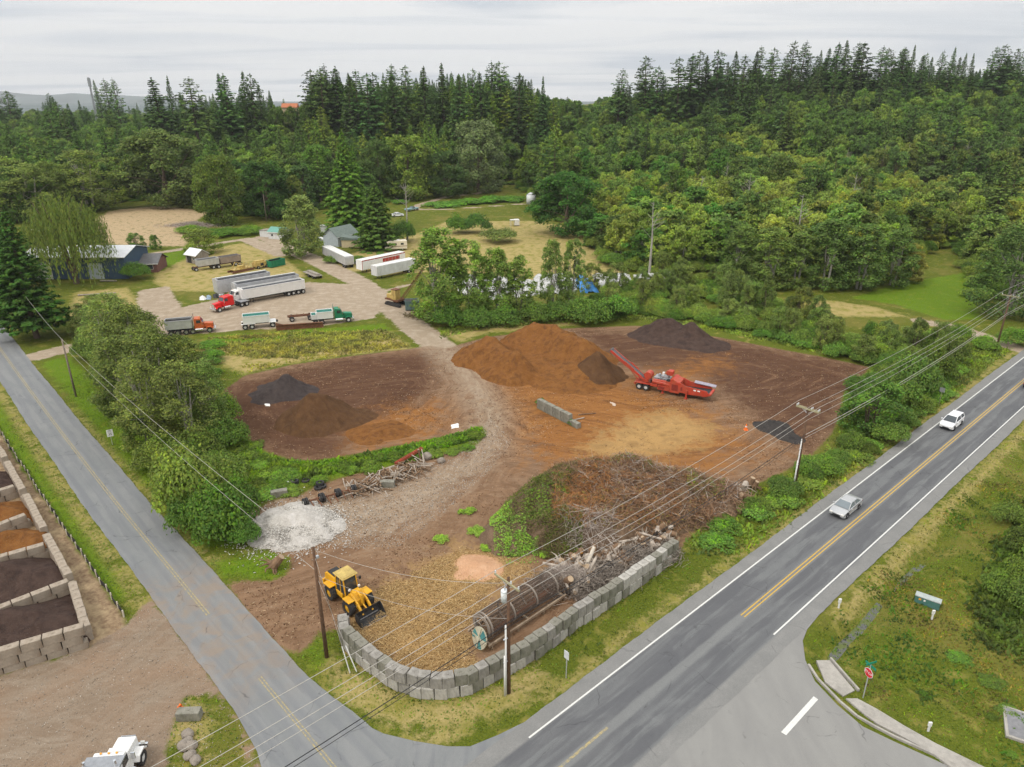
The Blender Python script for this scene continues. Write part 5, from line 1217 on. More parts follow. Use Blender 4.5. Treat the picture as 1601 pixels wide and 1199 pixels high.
# straw coloured chips scattered over the corner ground
e = thing('wood_chips', 'loose straw coloured wood chips covering the corner of the yard', 'wood chips', (*G(660, 980), 0)); tag(e, kind='stuff')
cx0, cy0 = G(660, 980); chp = CHIPS[0]
xs_, ys_ = [], []
while len(xs_) < 16000:
    q = np.stack([rs.uniform(-19, 6, 6000), rs.uniform(38, 62, 6000)], 1); s_ = sdf_poly(q, chp)+3*(fbm(q[:, 0]*.5, q[:, 1]*.5, 71)-.5); q = q[s_ > .3]; xs_ += list(q[:, 0]); ys_ += list(q[:, 1])
X_ = np.array(xs_[:16000])-cx0; Y_ = np.array(ys_[:16000])-cy0
hump = lambda x, y: .05+.5*np.clip(fbm((x+cx0)*.35, (y+cy0)*.35, 81)-.42, 0, 1)
twigs(16000, lambda n: (X_, Y_), lambda x, y: hump(x, y)-.02, .12, .45, .018, S_CH, 'chips', e, rs, .05, .0)
# ------------------------------------------------ root wads and stumps along the wall
WOODG = mat('driftwood', (.40, .345, .29), .9, 0, .35, 2.5, (.14, .10, .075), .4, 1.5); WOODB = mat('wood_brown', (.20, .125, .075), .9, 0, .35, 2.5, (.08, .05, .03), .4, 1.5)
CUT = mat('cut_wood', (.40, .30, .20), .85, 0, .2, 3); CUTO = mat('cut_wood_orange', (.62, .30, .07), .85, 0, .2, 3)
def stump(seed, m, cutm):
    rs2 = random.Random(seed); e = thing('tree_stump', 'x y z w', 'stump')
    b = MB(); L = rs2.uniform(.6, 1.3); r0 = rs2.uniform(.24, .4)
    b.cyl((0, 0, 0), (0, 0, L), r0*1.25, r0*.85, 10)
    b.build('bole', m, e)
    MB().cyl((0, 0, L+.002), (0, 0, L+.02), r0*.8, r0*.8, 10).build('cut_face', cutm, e)
    b = MB()
    for k in range(9):
        a = k*.7+rs2.uniform(-.3, .3); R1 = rs2.uniform(.4, .8); R2 = R1+rs2.uniform(.3, .7)
        limb(b, [(math.cos(a)*r0*.6, math.sin(a)*r0*.6, .1), (math.cos(a)*R1, math.sin(a)*R1, -.12+rs2.uniform(-.1, .15)), (math.cos(a+.3)*R2, math.sin(a+.3)*R2, -.3+rs2.uniform(-.2, .3))], rs2.uniform(.1, .16), .025, 5)
    b.build('roots', m, e); return e
protos = [stump(k, WOODG if k % 3 else WOODB, CUT) for k in range(4)]
pu = [False]*4
def put_stump(k, x, y, z, rot, s, label, group):
    if not pu[k]: o = protos[k]; pu[k] = True; o.location = (x, y, z); tag(o, label, 'stump', group)
    else: o = dup(protos[k], (x, y, z), 0, label, group)
    o.rotation_euler = rot; o.scale = (s, s, s)
for k in range(4): KIDS[protos[k].name] = [(ch, list(ch.children)) for ch in protos[k].children]
i = 0
spots = []
for (u0, v0, u1, v1, n_) in [(868,900,900,925,15), (895,890,950,925,24), (935,880,990,905,20), (985,868,1040,885,16), (1030,850,1060,868,8), (1000,860,1050,872,10), (880,925,915,945,8)]:
    for _ in range(n_): spots.append((random.uniform(u0, u1)-4, random.uniform(v0, v1)-12))
for (u, v) in spots:
    x, y = G(u, v); put_stump(i % 4, x, y, random.uniform(.3, 1.1), (random.uniform(-1.6, 1.6), random.uniform(-1.6, 1.6), random.uniform(0, 6)), random.uniform(.55, 1.05), 'grey root wad in the row of stumps behind the long stretch of retaining wall', 'root wads behind the wall'); i += 1
for u, v in [(1150,778),(1162,770),(1172,762),(1140,790),(1155,788),(1125,800),(1180,765),(1168,785)]:
    x, y = G(u, v); put_stump(i % 4, x, y, .5, (random.uniform(-1.5, 1.5), random.uniform(-1.5, 1.5), random.uniform(0, 6)), random.uniform(.8, 1.2), 'brown root wad near the pole at the end of the brush heap', 'root wads by the pole'); i += 1
put_stump(0, *G(427, 890), .35, (.5, .6, 1), 1.15, 'lone old stump on the grass by the yard entrance', None)
# branches and logs
def log(name, u, v, L, r, rz, m, label, group=None, z=None, tilt=0, cut=None, cat='log'):
    x, y = G(u, v); e = thing(name, label, cat, (x, y, (r if z is None else z)), rz, group); e.rotation_euler = (0, tilt, rz)
    b = MB(); b.cyl((-L/2, 0, 0), (0, random.uniform(-.05, .05), 0), r, r*.93, 8); b.cyl((0, 0, 0), (L/2, 0, 0), r*.93, r*.8, 8); b.build('bark_surface' if cut else 'log_body', m, e, smooth=False)
    if cut: MB().cyl((-L/2-.012, 0, 0), (-L/2-.002, 0, 0), r*.93, r*.93, 8).cyl((L/2+.002, 0, 0), (L/2+.012, 0, 0), r*.75, r*.75, 8).build('cut_face', cut, e)
    return e
for u, v, L in [(872,905,3.0),(905,888,3.4),(925,903,2.2),(960,880,3.0),(990,860,3.2),(1015,858,2.4),(880,922,2.6),(915,915,2.2)]:
    log('log', u, v, L, random.uniform(.10, .2), random.uniform(0, 3), WOODG, 'bleached log lying across the root wads behind the wall', 'bleached logs on the root wads', random.uniform(1.0, 1.7), random.uniform(-.3, .3), CUT)
log('log', 921, 892, 2.3, .22, 1.0, mat('wood_bleached', (.5, .45, .38), .9), 'thick pale log standing out of the stump row', None, 1.5, -.7, CUT)
log('log', 893, 888, .6, .26, -1.4, WOODB, 'short log showing a bright orange sawn end', None, 1.4, .1, CUTO)
log('log', 907, 880, .5, .2, -1.3, WOODB, 'second short log with an orange sawn end', None, 1.4, .1, CUTO)
log('log', 928, 873, .5, .22, -1.6, WOODB, 'third short log with an orange sawn end, nearest the brush', None, 1.4, .1, CUTO)
rt_ = thing('root_tangle', 'matted grey roots and sticks filling the row of stumps behind the wall', 'brush', (*G(960, 895), 0)); tag(rt_, kind='stuff')
ax_, ay_ = np.array(G(885, 928)), np.array(G(1050, 862)); cc_ = np.array(G(960, 895)); dd_ = (ay_-ax_); tt_ = rs.rand(5200); pq = ax_+dd_*tt_[:, None]+rs.normal(0, 1, (5200, 1))*np.array([-dd_[1], dd_[0]])/np.hypot(*dd_)*.95-cc_
twigs(5200, lambda n: (pq[:, 0], pq[:, 1]), lambda x, y: np.abs(rs.normal(.55, .4, len(x))), .3, 1.3, .028, stickmat('twig_grey_dark', (.15, .12, .10), (.42, .37, .32)), 'roots', rt_, rs, .2, .2)
e = thing('twig_tangle', 'tangle of thin grey twigs between the old screen drum and the stumps', 'brush', (*G(885, 915), 0)); tx0, ty0 = G(885, 915)
twigs(1500, lambda n: (rs.normal(0, 1.6, n), rs.normal(0, .9, n)), lambda x, y: np.clip(1.6-.4*x*x*.4-.6*y*y, .1, 2), .4, 1.6, .02, S_GY, 'twigs', e, rs, .4, .15)
# scrap wood pile near the gravel
sw = [log('scrap_wood', 600, 750, 1.4, .07, 0, WOODG, 'weathered scrap timber in the wood pile', 'scrap timbers in the wood pile', cut=CUT, cat='timber')]
sw2 = log('scrap_wood', 590, 745, 1.0, .10, 0, WOODB, 'brown scrap log in the wood pile', 'scrap logs in the wood pile', cut=CUT, cat='timber')
bpy.context.view_layer.update()
for k in range(270):
    t_ = random.random(); u = 540+t_*122+random.gauss(0, 6); v = 772-t_*42+random.gauss(0, 7); x, y = G(u, v)
    src, lb, gr = ((sw[0], 'weathered scrap timber in the wood pile', 'scrap timbers in the wood pile') if k % 2 else (sw2, 'brown scrap log in the wood pile', 'scrap logs in the wood pile'))
    o = dup(src, (x, y, abs(random.gauss(.2, .35))+.06), 0, lb, gr); o.rotation_euler = (0, random.gauss(0, .35), random.uniform(0, 3.14)); o.scale = (random.uniform(.5, 1.6), 1, 1)
RED_R = mat('rusty_red', (.38, .075, .04), .7, 0, .3, 2, (.2, .1, .06), .4, 1)
o = MB().box(-2.2, 2.2, -.16, .16, 0, .08).box(-2.2, 2.2, -.16, -.08, .08, .34).box(-2.2, 2.2, .08, .16, .08, .34).build('steel_beam', RED_R); tag(o, 'red steel channel lying on the right end of the scrap wood', 'beam'); o.location = (*G(640, 722), .7); o.rotation_euler = (0, -.12, heading(628, 727, 657, 714))
log('post', 657, 722, 1.8, .12, .3, WOODB, 'short upright post beside the red channel', None, .9, 1.4, CUT, 'post')
# boulders
ROCK = mat('boulder', (.27, .235, .20), .9, 0, .25, 2, (.12, .1, .09), .3, 1.2, .2, .5)
def boulder(u, v, r, label, group=None, seed=0):
    rs2 = np.random.RandomState(seed); import bmesh
    bm = bmesh.new(); bmesh.ops.create_icosphere(bm, subdivisions=3, radius=r)
    for q in bm.verts:
        n = q.co.normalized(); f_ = 1+.28*(float(vnoise(n.x*2+seed, n.y*2+n.z*1.7, 5))-.5)+.12*(float(vnoise(n.x*5, n.y*5+n.z*4+seed, 6))-.5); q.co = Vector((n.x*1.15, n.y*.95, n.z*.72))*r*f_
    me = bpy.data.meshes.new('boulder'); bm.to_mesh(me); bm.free(); me.materials.append(ROCK); o = bpy.data.objects.new('boulder', me); C.objects.link(o)
    x, y = G(u, v); o.location = (x, y, r*.4); o.rotation_euler = (0, 0, seed); tag(o, label, 'boulder', group); return o
for i, (u, v, r, lb) in enumerate([(293,1150,.42,'boulder nearest the weathered block on the grass island'),(294,1160,.34,'small boulder second from the weathered block'),(288,1168,.46,'left one of the paired boulders on the grass island'),(299,1168,.44,'right one of the paired boulders on the grass island'),(297,1183,.4,'boulder fourth down the row on the grass island'),(306,1190,.38,'boulder last in the row near the picture bottom'),
  (425,779,.3,'small stone near the grey concrete beam'),(690,722,.5,'grey boulder at the end of the green reed strip'),(668,716,.7,'tan boulder beside the red channel')]): boulder(u, v, r, lb, None, i)
WPL = mat('white_plastic', (.78, .77, .74), .6, 0, .05, 2)
def crumple(name, px, h, m, label, cat, seed=0, res=.25, amp=.35, group=None):
    q = GP(px); a_ = np.array(q); x0, y0 = a_.min(0)-.5; x1, y1 = a_.max(0)+.5; gx = np.arange(x0, x1, res); gy = np.arange(y0, y1, res); A, B_ = np.meshgrid(gx, gy)
    d_ = sdf_poly(np.stack([A.ravel(), B_.ravel()], 1), q).reshape(A.shape)+(fbm(A*1.3, B_*1.3, seed)-.5)*.8
    z = h*np.clip(d_/1.2, -.3, 1)*(1-amp+2*amp*fbm(A*.9, B_*.9, seed+3))+.12*h*np.abs(np.sin(A*3+4*fbm(A, B_, seed+9)*3)); z = np.where(d_ < 0, d_*.8-.05, z)
    keep = (d_[:-1, :-1] > -.15) & (d_[1:, 1:] > -.15); I_ = np.arange(A.size).reshape(A.shape); F_ = np.stack([I_[:-1, :-1], I_[:-1, 1:], I_[1:, 1:], I_[1:, :-1]], -1)[keep]
    if not len(F_): return
    u_, iv = np.unique(F_, return_inverse=True); c0 = a_.mean(0); V_ = np.stack([A.ravel()-c0[0], B_.ravel()-c0[1], z.ravel()], 1)
    o = npmesh(name, V_[u_], iv.reshape(-1, 4), m); o.location = (c0[0], c0[1], 0); tag(o, label, cat, group); return o
crumple('plastic_sheet', [(702,663),(716,662),(720,670),(706,670)], .3, WPL, 'crumpled white plastic at the edge of the reed strip', 'plastic', 1, .12)
crumple('plastic_sheet', [(414,631),(421,631),(421,635),(414,635)], .2, WPL, 'tiny white plastic scrap by the dark grey cone', 'plastic', 2, .1)
crumple('plank_scrap', [(954,628),(962,631),(966,637),(957,634)], .15, mat('pale_plank', (.5, .4, .32), .8), 'pale scrap lying on the orange bark', 'scrap', 3, .12)
log('plank', 918, 648, 2.6, .09, .2, WOODB, 'brown timber beside the short concrete wall', None, .12, 0, CUT, 'timber')
log('plank', 905, 656, 1.9, .10, .5, WOODG, 'grey timber beside the short concrete wall', None, .12, 0, CUT, 'timber')
at('shrub', 'low0', 846, 632, 622, 18, GM, 'small green weed at the top end of the short wall', 'plant')
at('shrub', 'low1', 893, 664, 655, 12, GM, 'small green weed at the lower end of the short wall', 'plant')
# tarps beyond the poplars
TW = mat('tarp_white', (.50, .50, .49), .7, 0, .2, 1.5, (.2, .2, .19), .35, 1); TB = mat('tarp_blue', (.06, .25, .62), .5, 0, .15, 1.5)
crumple('tarp', [(898,440),(912,436),(930,448),(936,457),(908,458)], 1.6, TB, 'bright blue tarpaulin between the white sheets', 'tarp', 4, .35)
for i, (px, h) in enumerate([([(700,430),(760,432),(835,440),(860,455),(820,465),(760,470),(720,460)], 1.3), ([(835,432),(890,430),(905,440),(900,458),(850,460),(830,448)], 1.5), ([(925,430),(985,430),(990,446),(960,452),(932,448)], 1.4), ([(990,430),(1035,428),(1045,444),(1015,448),(992,445)], 1.2)]):
    crumple('tarp', px, h*.55, TW, ['longest white plastic sheet behind the poplar row', 'white plastic sheet left of the blue tarpaulin', 'white plastic sheet right of the blue tarpaulin', 'white plastic sheet furthest right below the dry field'][i], 'tarp', 10+i, .35)
crumple('tarp', [(1040,424),(1062,422),(1066,432),(1044,434)], 1.5, mat('tarp_bright', (.75, .75, .74), .6), 'small bright white cover at the right end of the sheets', 'tarp', 15, .3)
e = thing('debris_heap', 'grey heap of cut branches above the farm track at left', 'brush pile', (*G(300, 353), 0))
twigs(1500, lambda n: (rs.normal(0, 4.5, n), rs.normal(0, 2.2, n)), lambda x, y: np.clip(1.0-x*x*.04-y*y*.12, .05, 2), .6, 2.4, .05, S_GY, 'branches', e, rs, .3, .1)
e = thing('debris_heap', 'rusty heap of scrap iron under the largest poplar', 'scrap heap', (*G(665, 494), 0))
twigs(500, lambda n: (rs.normal(0, 2.2, n), rs.normal(0, 1.0, n)), lambda x, y: np.clip(.9-x*x*.1-y*y*.3, .05, 2), .5, 2.0, .06, S_DK, 'scrap_pieces', e, rs, .3, .1)

# crumbs of bark and wood over the whole yard, stones on the gravel
def scatter(name, label, n, poly, L0, L1, th, m, seed, dens=None, cat=None):
    rs2 = np.random.RandomState(seed); a_ = np.array(poly); X_, Y_ = [], []
    while len(X_) < n:
        q = np.stack([rs2.uniform(a_[:, 0].min(), a_[:, 0].max(), 20000), rs2.uniform(a_[:, 1].min(), a_[:, 1].max(), 20000)], 1)
        k = sdf_poly(q, poly) > .2
        if dens is not None: k &= dens(q) > rs2.rand(len(q))
        X_ += list(q[k, 0]); Y_ += list(q[k, 1])
    X_, Y_ = np.array(X_[:n]), np.array(Y_[:n]); c_ = a_.mean(0); e = thing(name, label, cat, (c_[0], c_[1], 0)); e['kind'] = 'stuff'
    twigs(n, lambda k: (X_-c_[0], Y_-c_[1]), lambda x, y: gz_vec(x+c_[0], y+c_[1])+.01, L0, L1, th, m, 'pieces', e, rs2, .03, 0)
near_ = lambda q: np.clip(1.5-q[:, 1]/115, .08, 1)*np.clip(.15+3*(fbm(q[:, 0]*.12, q[:, 1]*.12, 121)-.38), .05, 1)
scatter('bark_crumbs', 'dark bark crumbs strewn over the dirt yard', 16000, YARD, .08, .34, .03, stickmat('crumb_dark', (.055, .026, .012), (.18, .09, .042)), 21, near_, 'bark crumbs')
scatter('wood_crumbs', 'pale splinters of wood strewn over the dirt yard', 9000, YARD, .08, .34, .026, stickmat('crumb_pale', (.28, .17, .085), (.62, .46, .30)), 22, near_, 'wood splinters')
scatter('lot_stones', 'small loose stones on the gravel lot at lower left', 5000, GP([(0,1056),(138,1013),(235,935),(259,960),(304,1019),(336,1065),(371,1117),(411,1199),(300,1400),(-400,1400),(-300,1100)]), .05, .14, .03, stickmat('stone_tan', (.20, .165, .13), (.55, .49, .42)), 23, None, 'stones')
scatter('track_stones', 'loose grey stones along the gravel track through the yard', 7000, GP([(765,650),(805,690),(765,740),(700,800),(620,860),(520,860),(480,810),(560,765),(650,738),(710,715)]), .06, .16, .035, stickmat('stone_grey', (.24, .21, .18), (.60, .56, .50)), 24, None, 'stones')
# ================================================================ materials for built things
POLEW = mat('pole_wood', (.125, .07, .042), .85, 0, .25, 3, (.06, .035, .022), .35, 1); POLEG = mat('pole_wood_grey', (.22, .18, .145), .85, 0, .25, 3, (.1, .08, .06), .3, 1)
ARMW = mat('crossarm_wood', (.34, .31, .19), .85, 0, .2, 4); INS = mat('insulator', (.62, .64, .66), .35, 0, .05); GALV = mat('galvanised', (.55, .57, .60), .4, .5, .1)
WIRE = mat('wire_alloy', (.50, .47, .43), .5, .3, .05); WIREK = mat('wire_black', (.025, .025, .028), .6); PAINTW = mat('paint_white_metal', (.72, .72, .71), .45, 0, .08, 2, (.45, .42, .37), .2, 1)
TYRE = mat('tyre', (.028, .028, .030), .85, 0, .2, 5, (.10, .085, .07), .25, 2); RIMW = mat('rim_white', (.62, .62, .60), .5, 0, .1); RIMS = mat('rim_silver', (.55, .56, .58), .3, .7, .08); RIMY = mat('rim_yellow', (.60, .33, .02), .5)
GLASS = mat('window_glass', (.035, .045, .055), .08, 0, .05, 1, spec=.8); GLASSL = mat('windscreen', (.16, .19, .21), .1, 0, .05, 1, spec=.8); BLACKM = mat('black_metal', (.03, .03, .032), .6, 0, .2, 3); STEEL = mat('steel_grey', (.33, .34, .36), .4, .4, .15, 3); CHROME = mat('chrome', (.7, .71, .73), .18, .9, .03)
LAMPW = mat('lamp_lens', (.75, .74, .70), .15); LAMPR = mat('lamp_red', (.45, .02, .02), .2); AMBER = mat('lamp_amber', (.8, .35, .03), .3)
YEL = mat('machine_yellow', (.72, .37, .012), .42, 0, .12, 1.5, (.42, .24, .06), .25, .9); YELF = mat('faded_yellow', (.50, .37, .12), .6, 0, .2, 2, (.25, .15, .06), .35, 1)
RED = mat('grinder_red', (.44, .05, .028), .45, 0, .15, 1.5, (.33, .13, .07), .3, .9); REDT = mat('truck_red', (.62, .018, .018), .3, 0, .05); ORT = mat('truck_orange', (.50, .115, .035), .35, 0, .08); GRT = mat('truck_green', (.02, .19, .10), .4, 0, .1)
WHT = mat('truck_white', (.80, .80, .79), .35, 0, .05, 1, (.6, .58, .54), .15, 1); ALU = mat('aluminium_body', (.58, .59, .61), .4, .35, .12, 1, (.4, .39, .37), .25, 1); TEAL = mat('teal_paint', (.10, .34, .30), .55, 0, .12, 1.5); BEDIN = mat('bed_inside', (.21, .21, .215), .7, 0, .2, 1.5); TARPK = mat('black_tarp', (.055, .058, .068), .7, 0, .2, 1.5)
RUST = mat('rust_steel', (.17, .075, .04), .85, 0, .3, 2, (.08, .04, .025), .3, 1); CREAM = mat('cream_paint', (.72, .66, .53), .5, 0, .06); STRIPE = mat('brown_stripe', (.22, .12, .08), .5)
ROOFW = mat('roof_white_metal', (.74, .75, .77), .4, .1, .06, .6, (.5, .48, .45), .2, .7); ROOFG = mat('roof_grey', (.135, .135, .14), .9, 0, .15, 2, (.09, .085, .08), .3, 1); ROOFGR = mat('roof_grey_green', (.16, .20, .18), .8, 0, .15, 2); ROOFT = mat('roof_teal', (.13, .32, .27), .6, 0, .1)
WALLB = mat('wall_blue', (.05, .085, .135), .6, 0, .1, 1); WALLM = mat('wall_maroon', (.17, .085, .075), .8, 0, .12, 2); WALLW = mat('wall_white', (.62, .64, .64), .75, 0, .08, 2, (.4, .38, .34), .25, 1); WALLG = mat('wall_grey_board', (.30, .27, .235), .9, 0, .2, 3, (.15, .12, .1), .3, 1); WALLT = mat('wall_tan', (.60, .50, .33), .8, 0, .08, 2); WALLBL = mat('wall_pale_blue', (.42, .47, .52), .75, 0, .1, 2)
SGREEN = mat('sign_green', (.01, .22, .13), .5); SRED = mat('sign_red', (.60, .02, .03), .45); SWHITE = mat('sign_white', (.80, .80, .79), .45); SBLACK = mat('sign_black', (.02, .02, .02), .5); BOXG = mat('box_green', (.07, .17, .15), .5, 0, .1); CONE = mat('cone_orange', (.85, .18, .03), .5)
def text(s, size, m, loc, rot, parent, name='lettering'):
    cu = bpy.data.curves.new(name, 'FONT'); cu.body = s; cu.size = size; cu.align_x = 'CENTER'; cu.align_y = 'CENTER'; cu.extrude = .004; cu.resolution_u = 2
    o = bpy.data.objects.new(name, cu); C.objects.link(o); dg = bpy.context.evaluated_depsgraph_get(); me = bpy.data.meshes.new_from_object(o.evaluated_get(dg)); bpy.data.objects.remove(o)
    me.materials.clear(); me.materials.append(m); o = bpy.data.objects.new(name, me); C.objects.link(o); o.parent = parent; o.location = loc; o.rotation_euler = rot; return o
_wc = {}
def wheel(e, x, y, z, r, w_, rim=RIMS, out=1, tyre=TYRE, steer=0):
    k = (round(r, 2), round(w_, 2), rim.name)
    if k not in _wc:
        b = MB(); b.ring((0, 0, 0), r*.56, r*.93, w_, 20); b.ring((0, 0, 0), r*.80, r, w_*.78, 20); t_ = b.build('wheel', tyre, None)
        b = MB(); b.cyl((0, -w_*.30, 0), (0, w_*.30, 0), r*.57, r*.57, 16); b.cyl((0, w_*.30, 0), (0, w_*.42, 0), r*.24, r*.16, 10); b.cyl((0, -w_*.30, 0), (0, -w_*.42, 0), r*.24, r*.16, 10); r_ = b.build('rim', rim, t_)
        _wc[k] = (t_.data, r_.data); bpy.data.objects.remove(r_); bpy.data.objects.remove(t_)
    tm, rm = _wc[k]; o = bpy.data.objects.new('wheel', tm); C.objects.link(o); o.parent = e; o.location = (x, y, z); o.rotation_euler = (0, random.uniform(0, 1), steer)
    q = bpy.data.objects.new('rim', rm); C.objects.link(q); q.parent = o; return o
# ---------------------------------------------------------------- cars on the main road
def car(name, label, cat, loc, rz, body, kind='sedan'):
    e = thing(name, label, cat, loc, rz)
    L, W, z0 = 4.7, .90, .28
    if kind == 'sedan': prof = [(-L/2, .5), (-L/2+.05, .95), (-1.75, 1.0), (1.0, .97), (2.1, .80), (L/2, .66), (L/2, .38), (2.0, z0), (-2.0, z0)]; cab = (-1.85, -1.0, .35, 1.25, 1.45)
    else: prof = [(-L/2, .55), (-L/2+.02, 1.08), (-1.9, 1.12), (1.05, 1.06), (2.1, .92), (L/2, .76), (L/2, .42), (2.0, z0+.05), (-2.0, z0+.05)]; cab = (-2.25, -1.95, .35, 1.35, 1.66)
    b = MB(); n = len(prof); ys_ = [(-W, .0), (-W*.93, .05), (W*.93, .05), (W, .0)]
    vs = []; fs = []
    for y, up in [(-W*.96, -.03), (-W, .0), (W, .0), (W*.96, -.03)]:
        for (x, z) in prof: vs.append((x*(1 if abs(y) == W else .985), y, z+(up if z > .6 else -up*.5)))
    # side skins with tapered nose and tail
    def prow(x): return 1-.10*max(0, abs(x)-1.9)/.45
    vs = [(x, y*prow(x), z) for x, y, z in vs]
    for r_ in range(3):
        for i in range(n): fs.append((r_*n+i, r_*n+(i+1) % n, (r_+1)*n+(i+1) % n, (r_+1)*n+i))
    fs += [tuple(range(n-1, -1, -1)), tuple(range(3*n, 4*n))]
    b.add(vs, fs); b.build('body', body, e, True, .05)
    a0, a1, a2, a3, hz_ = cab; zb = prof[2][1]-.02
    g = MB(); g.hexa([(a0, -W*.90, zb), (a3, -W*.90, zb), (a3, W*.90, zb), (a0, W*.90, zb), (a1, -W*.68, hz_-.03), (a2, -W*.68, hz_-.03), (a2, W*.68, hz_-.03), (a1, W*.68, hz_-.03)]); g.build('windows', GLASSL if kind == 'sedan' else GLASS, e)
    g = MB(); g.hexa([(a1-.04, -W*.72, hz_-.04), (a2+.04, -W*.72, hz_-.04), (a2+.04, W*.72, hz_-.04), (a1-.04, W*.72, hz_-.04), (a1+.08, -W*.62, hz_+.03), (a2-.08, -W*.62, hz_+.03), (a2-.08, W*.62, hz_+.03), (a1+.08, W*.62, hz_+.03)])
    for y in (-1, 1):
        g.bar((a0+.05, y*W*.90, zb), (a1, y*W*.69, hz_-.02), .07); g.bar((a3, y*W*.90, zb), (a2, y*W*.69, hz_-.02), .07); g.bar(((a1+a2)/2-.1, y*W*.905, zb), ((a1+a2)/2-.05, y*W*.70, hz_-.02), .08)
    g.build('roof', body, e)
    for y in (-1, 1):
        MB().box(L/2-.16, L/2+.012, y*.62-.16, y*.62+.16, .58, .72).build('headlight', LAMPW, e); MB().box(-L/2-.012, -L/2+.1, y*.66-.14, y*.66+.14, .72, .9).build('tail_light', LAMPR, e)
        MB().box(a3-.35, a3-.2, y*(W+.04), y*(W+.2), zb, zb+.13).build('mirror', body, e)
    MB().box(L/2-.02, L/2+.016, -.42, .42, .40, .56).build('grille', BLACKM, e)
    for x in (-1.38, 1.42):
        for y in (-1, 1): wheel(e, x, y*(W-.09), .33, .33, .22)
    return e
SILV = mat('car_silver', (.46, .47, .48), .25, .35, .03); CWHT = mat('car_white', (.78, .79, .82), .25, 0, .03); CBLK = mat('car_dark', (.03, .033, .045), .25, .2, .03)
def ms_of(u, v): p = np.array(G(u, v)); return float((p-RA)@RD), float((p-RA)@RN)
s_, o_ = ms_of(1322, 799); car('sedan_car', 'silver sedan driving on the main road, nearest the junction', 'car', (*MR(s_, -1.75), .036), ROAD_RZ+math.pi, SILV)
s_, o_ = ms_of(1484, 665); car('hatchback_car', 'white car on the main road behind the silver sedan', 'car', (*MR(s_, -1.8), .036), ROAD_RZ+math.pi, CWHT, 'suv')
s_, o_ = ms_of(1606, 606); car('dark_car', 'dark car cut off by the right picture edge', 'car', (*MR(s_+1.3, 1.6), .036), ROAD_RZ, CBLK, 'suv')
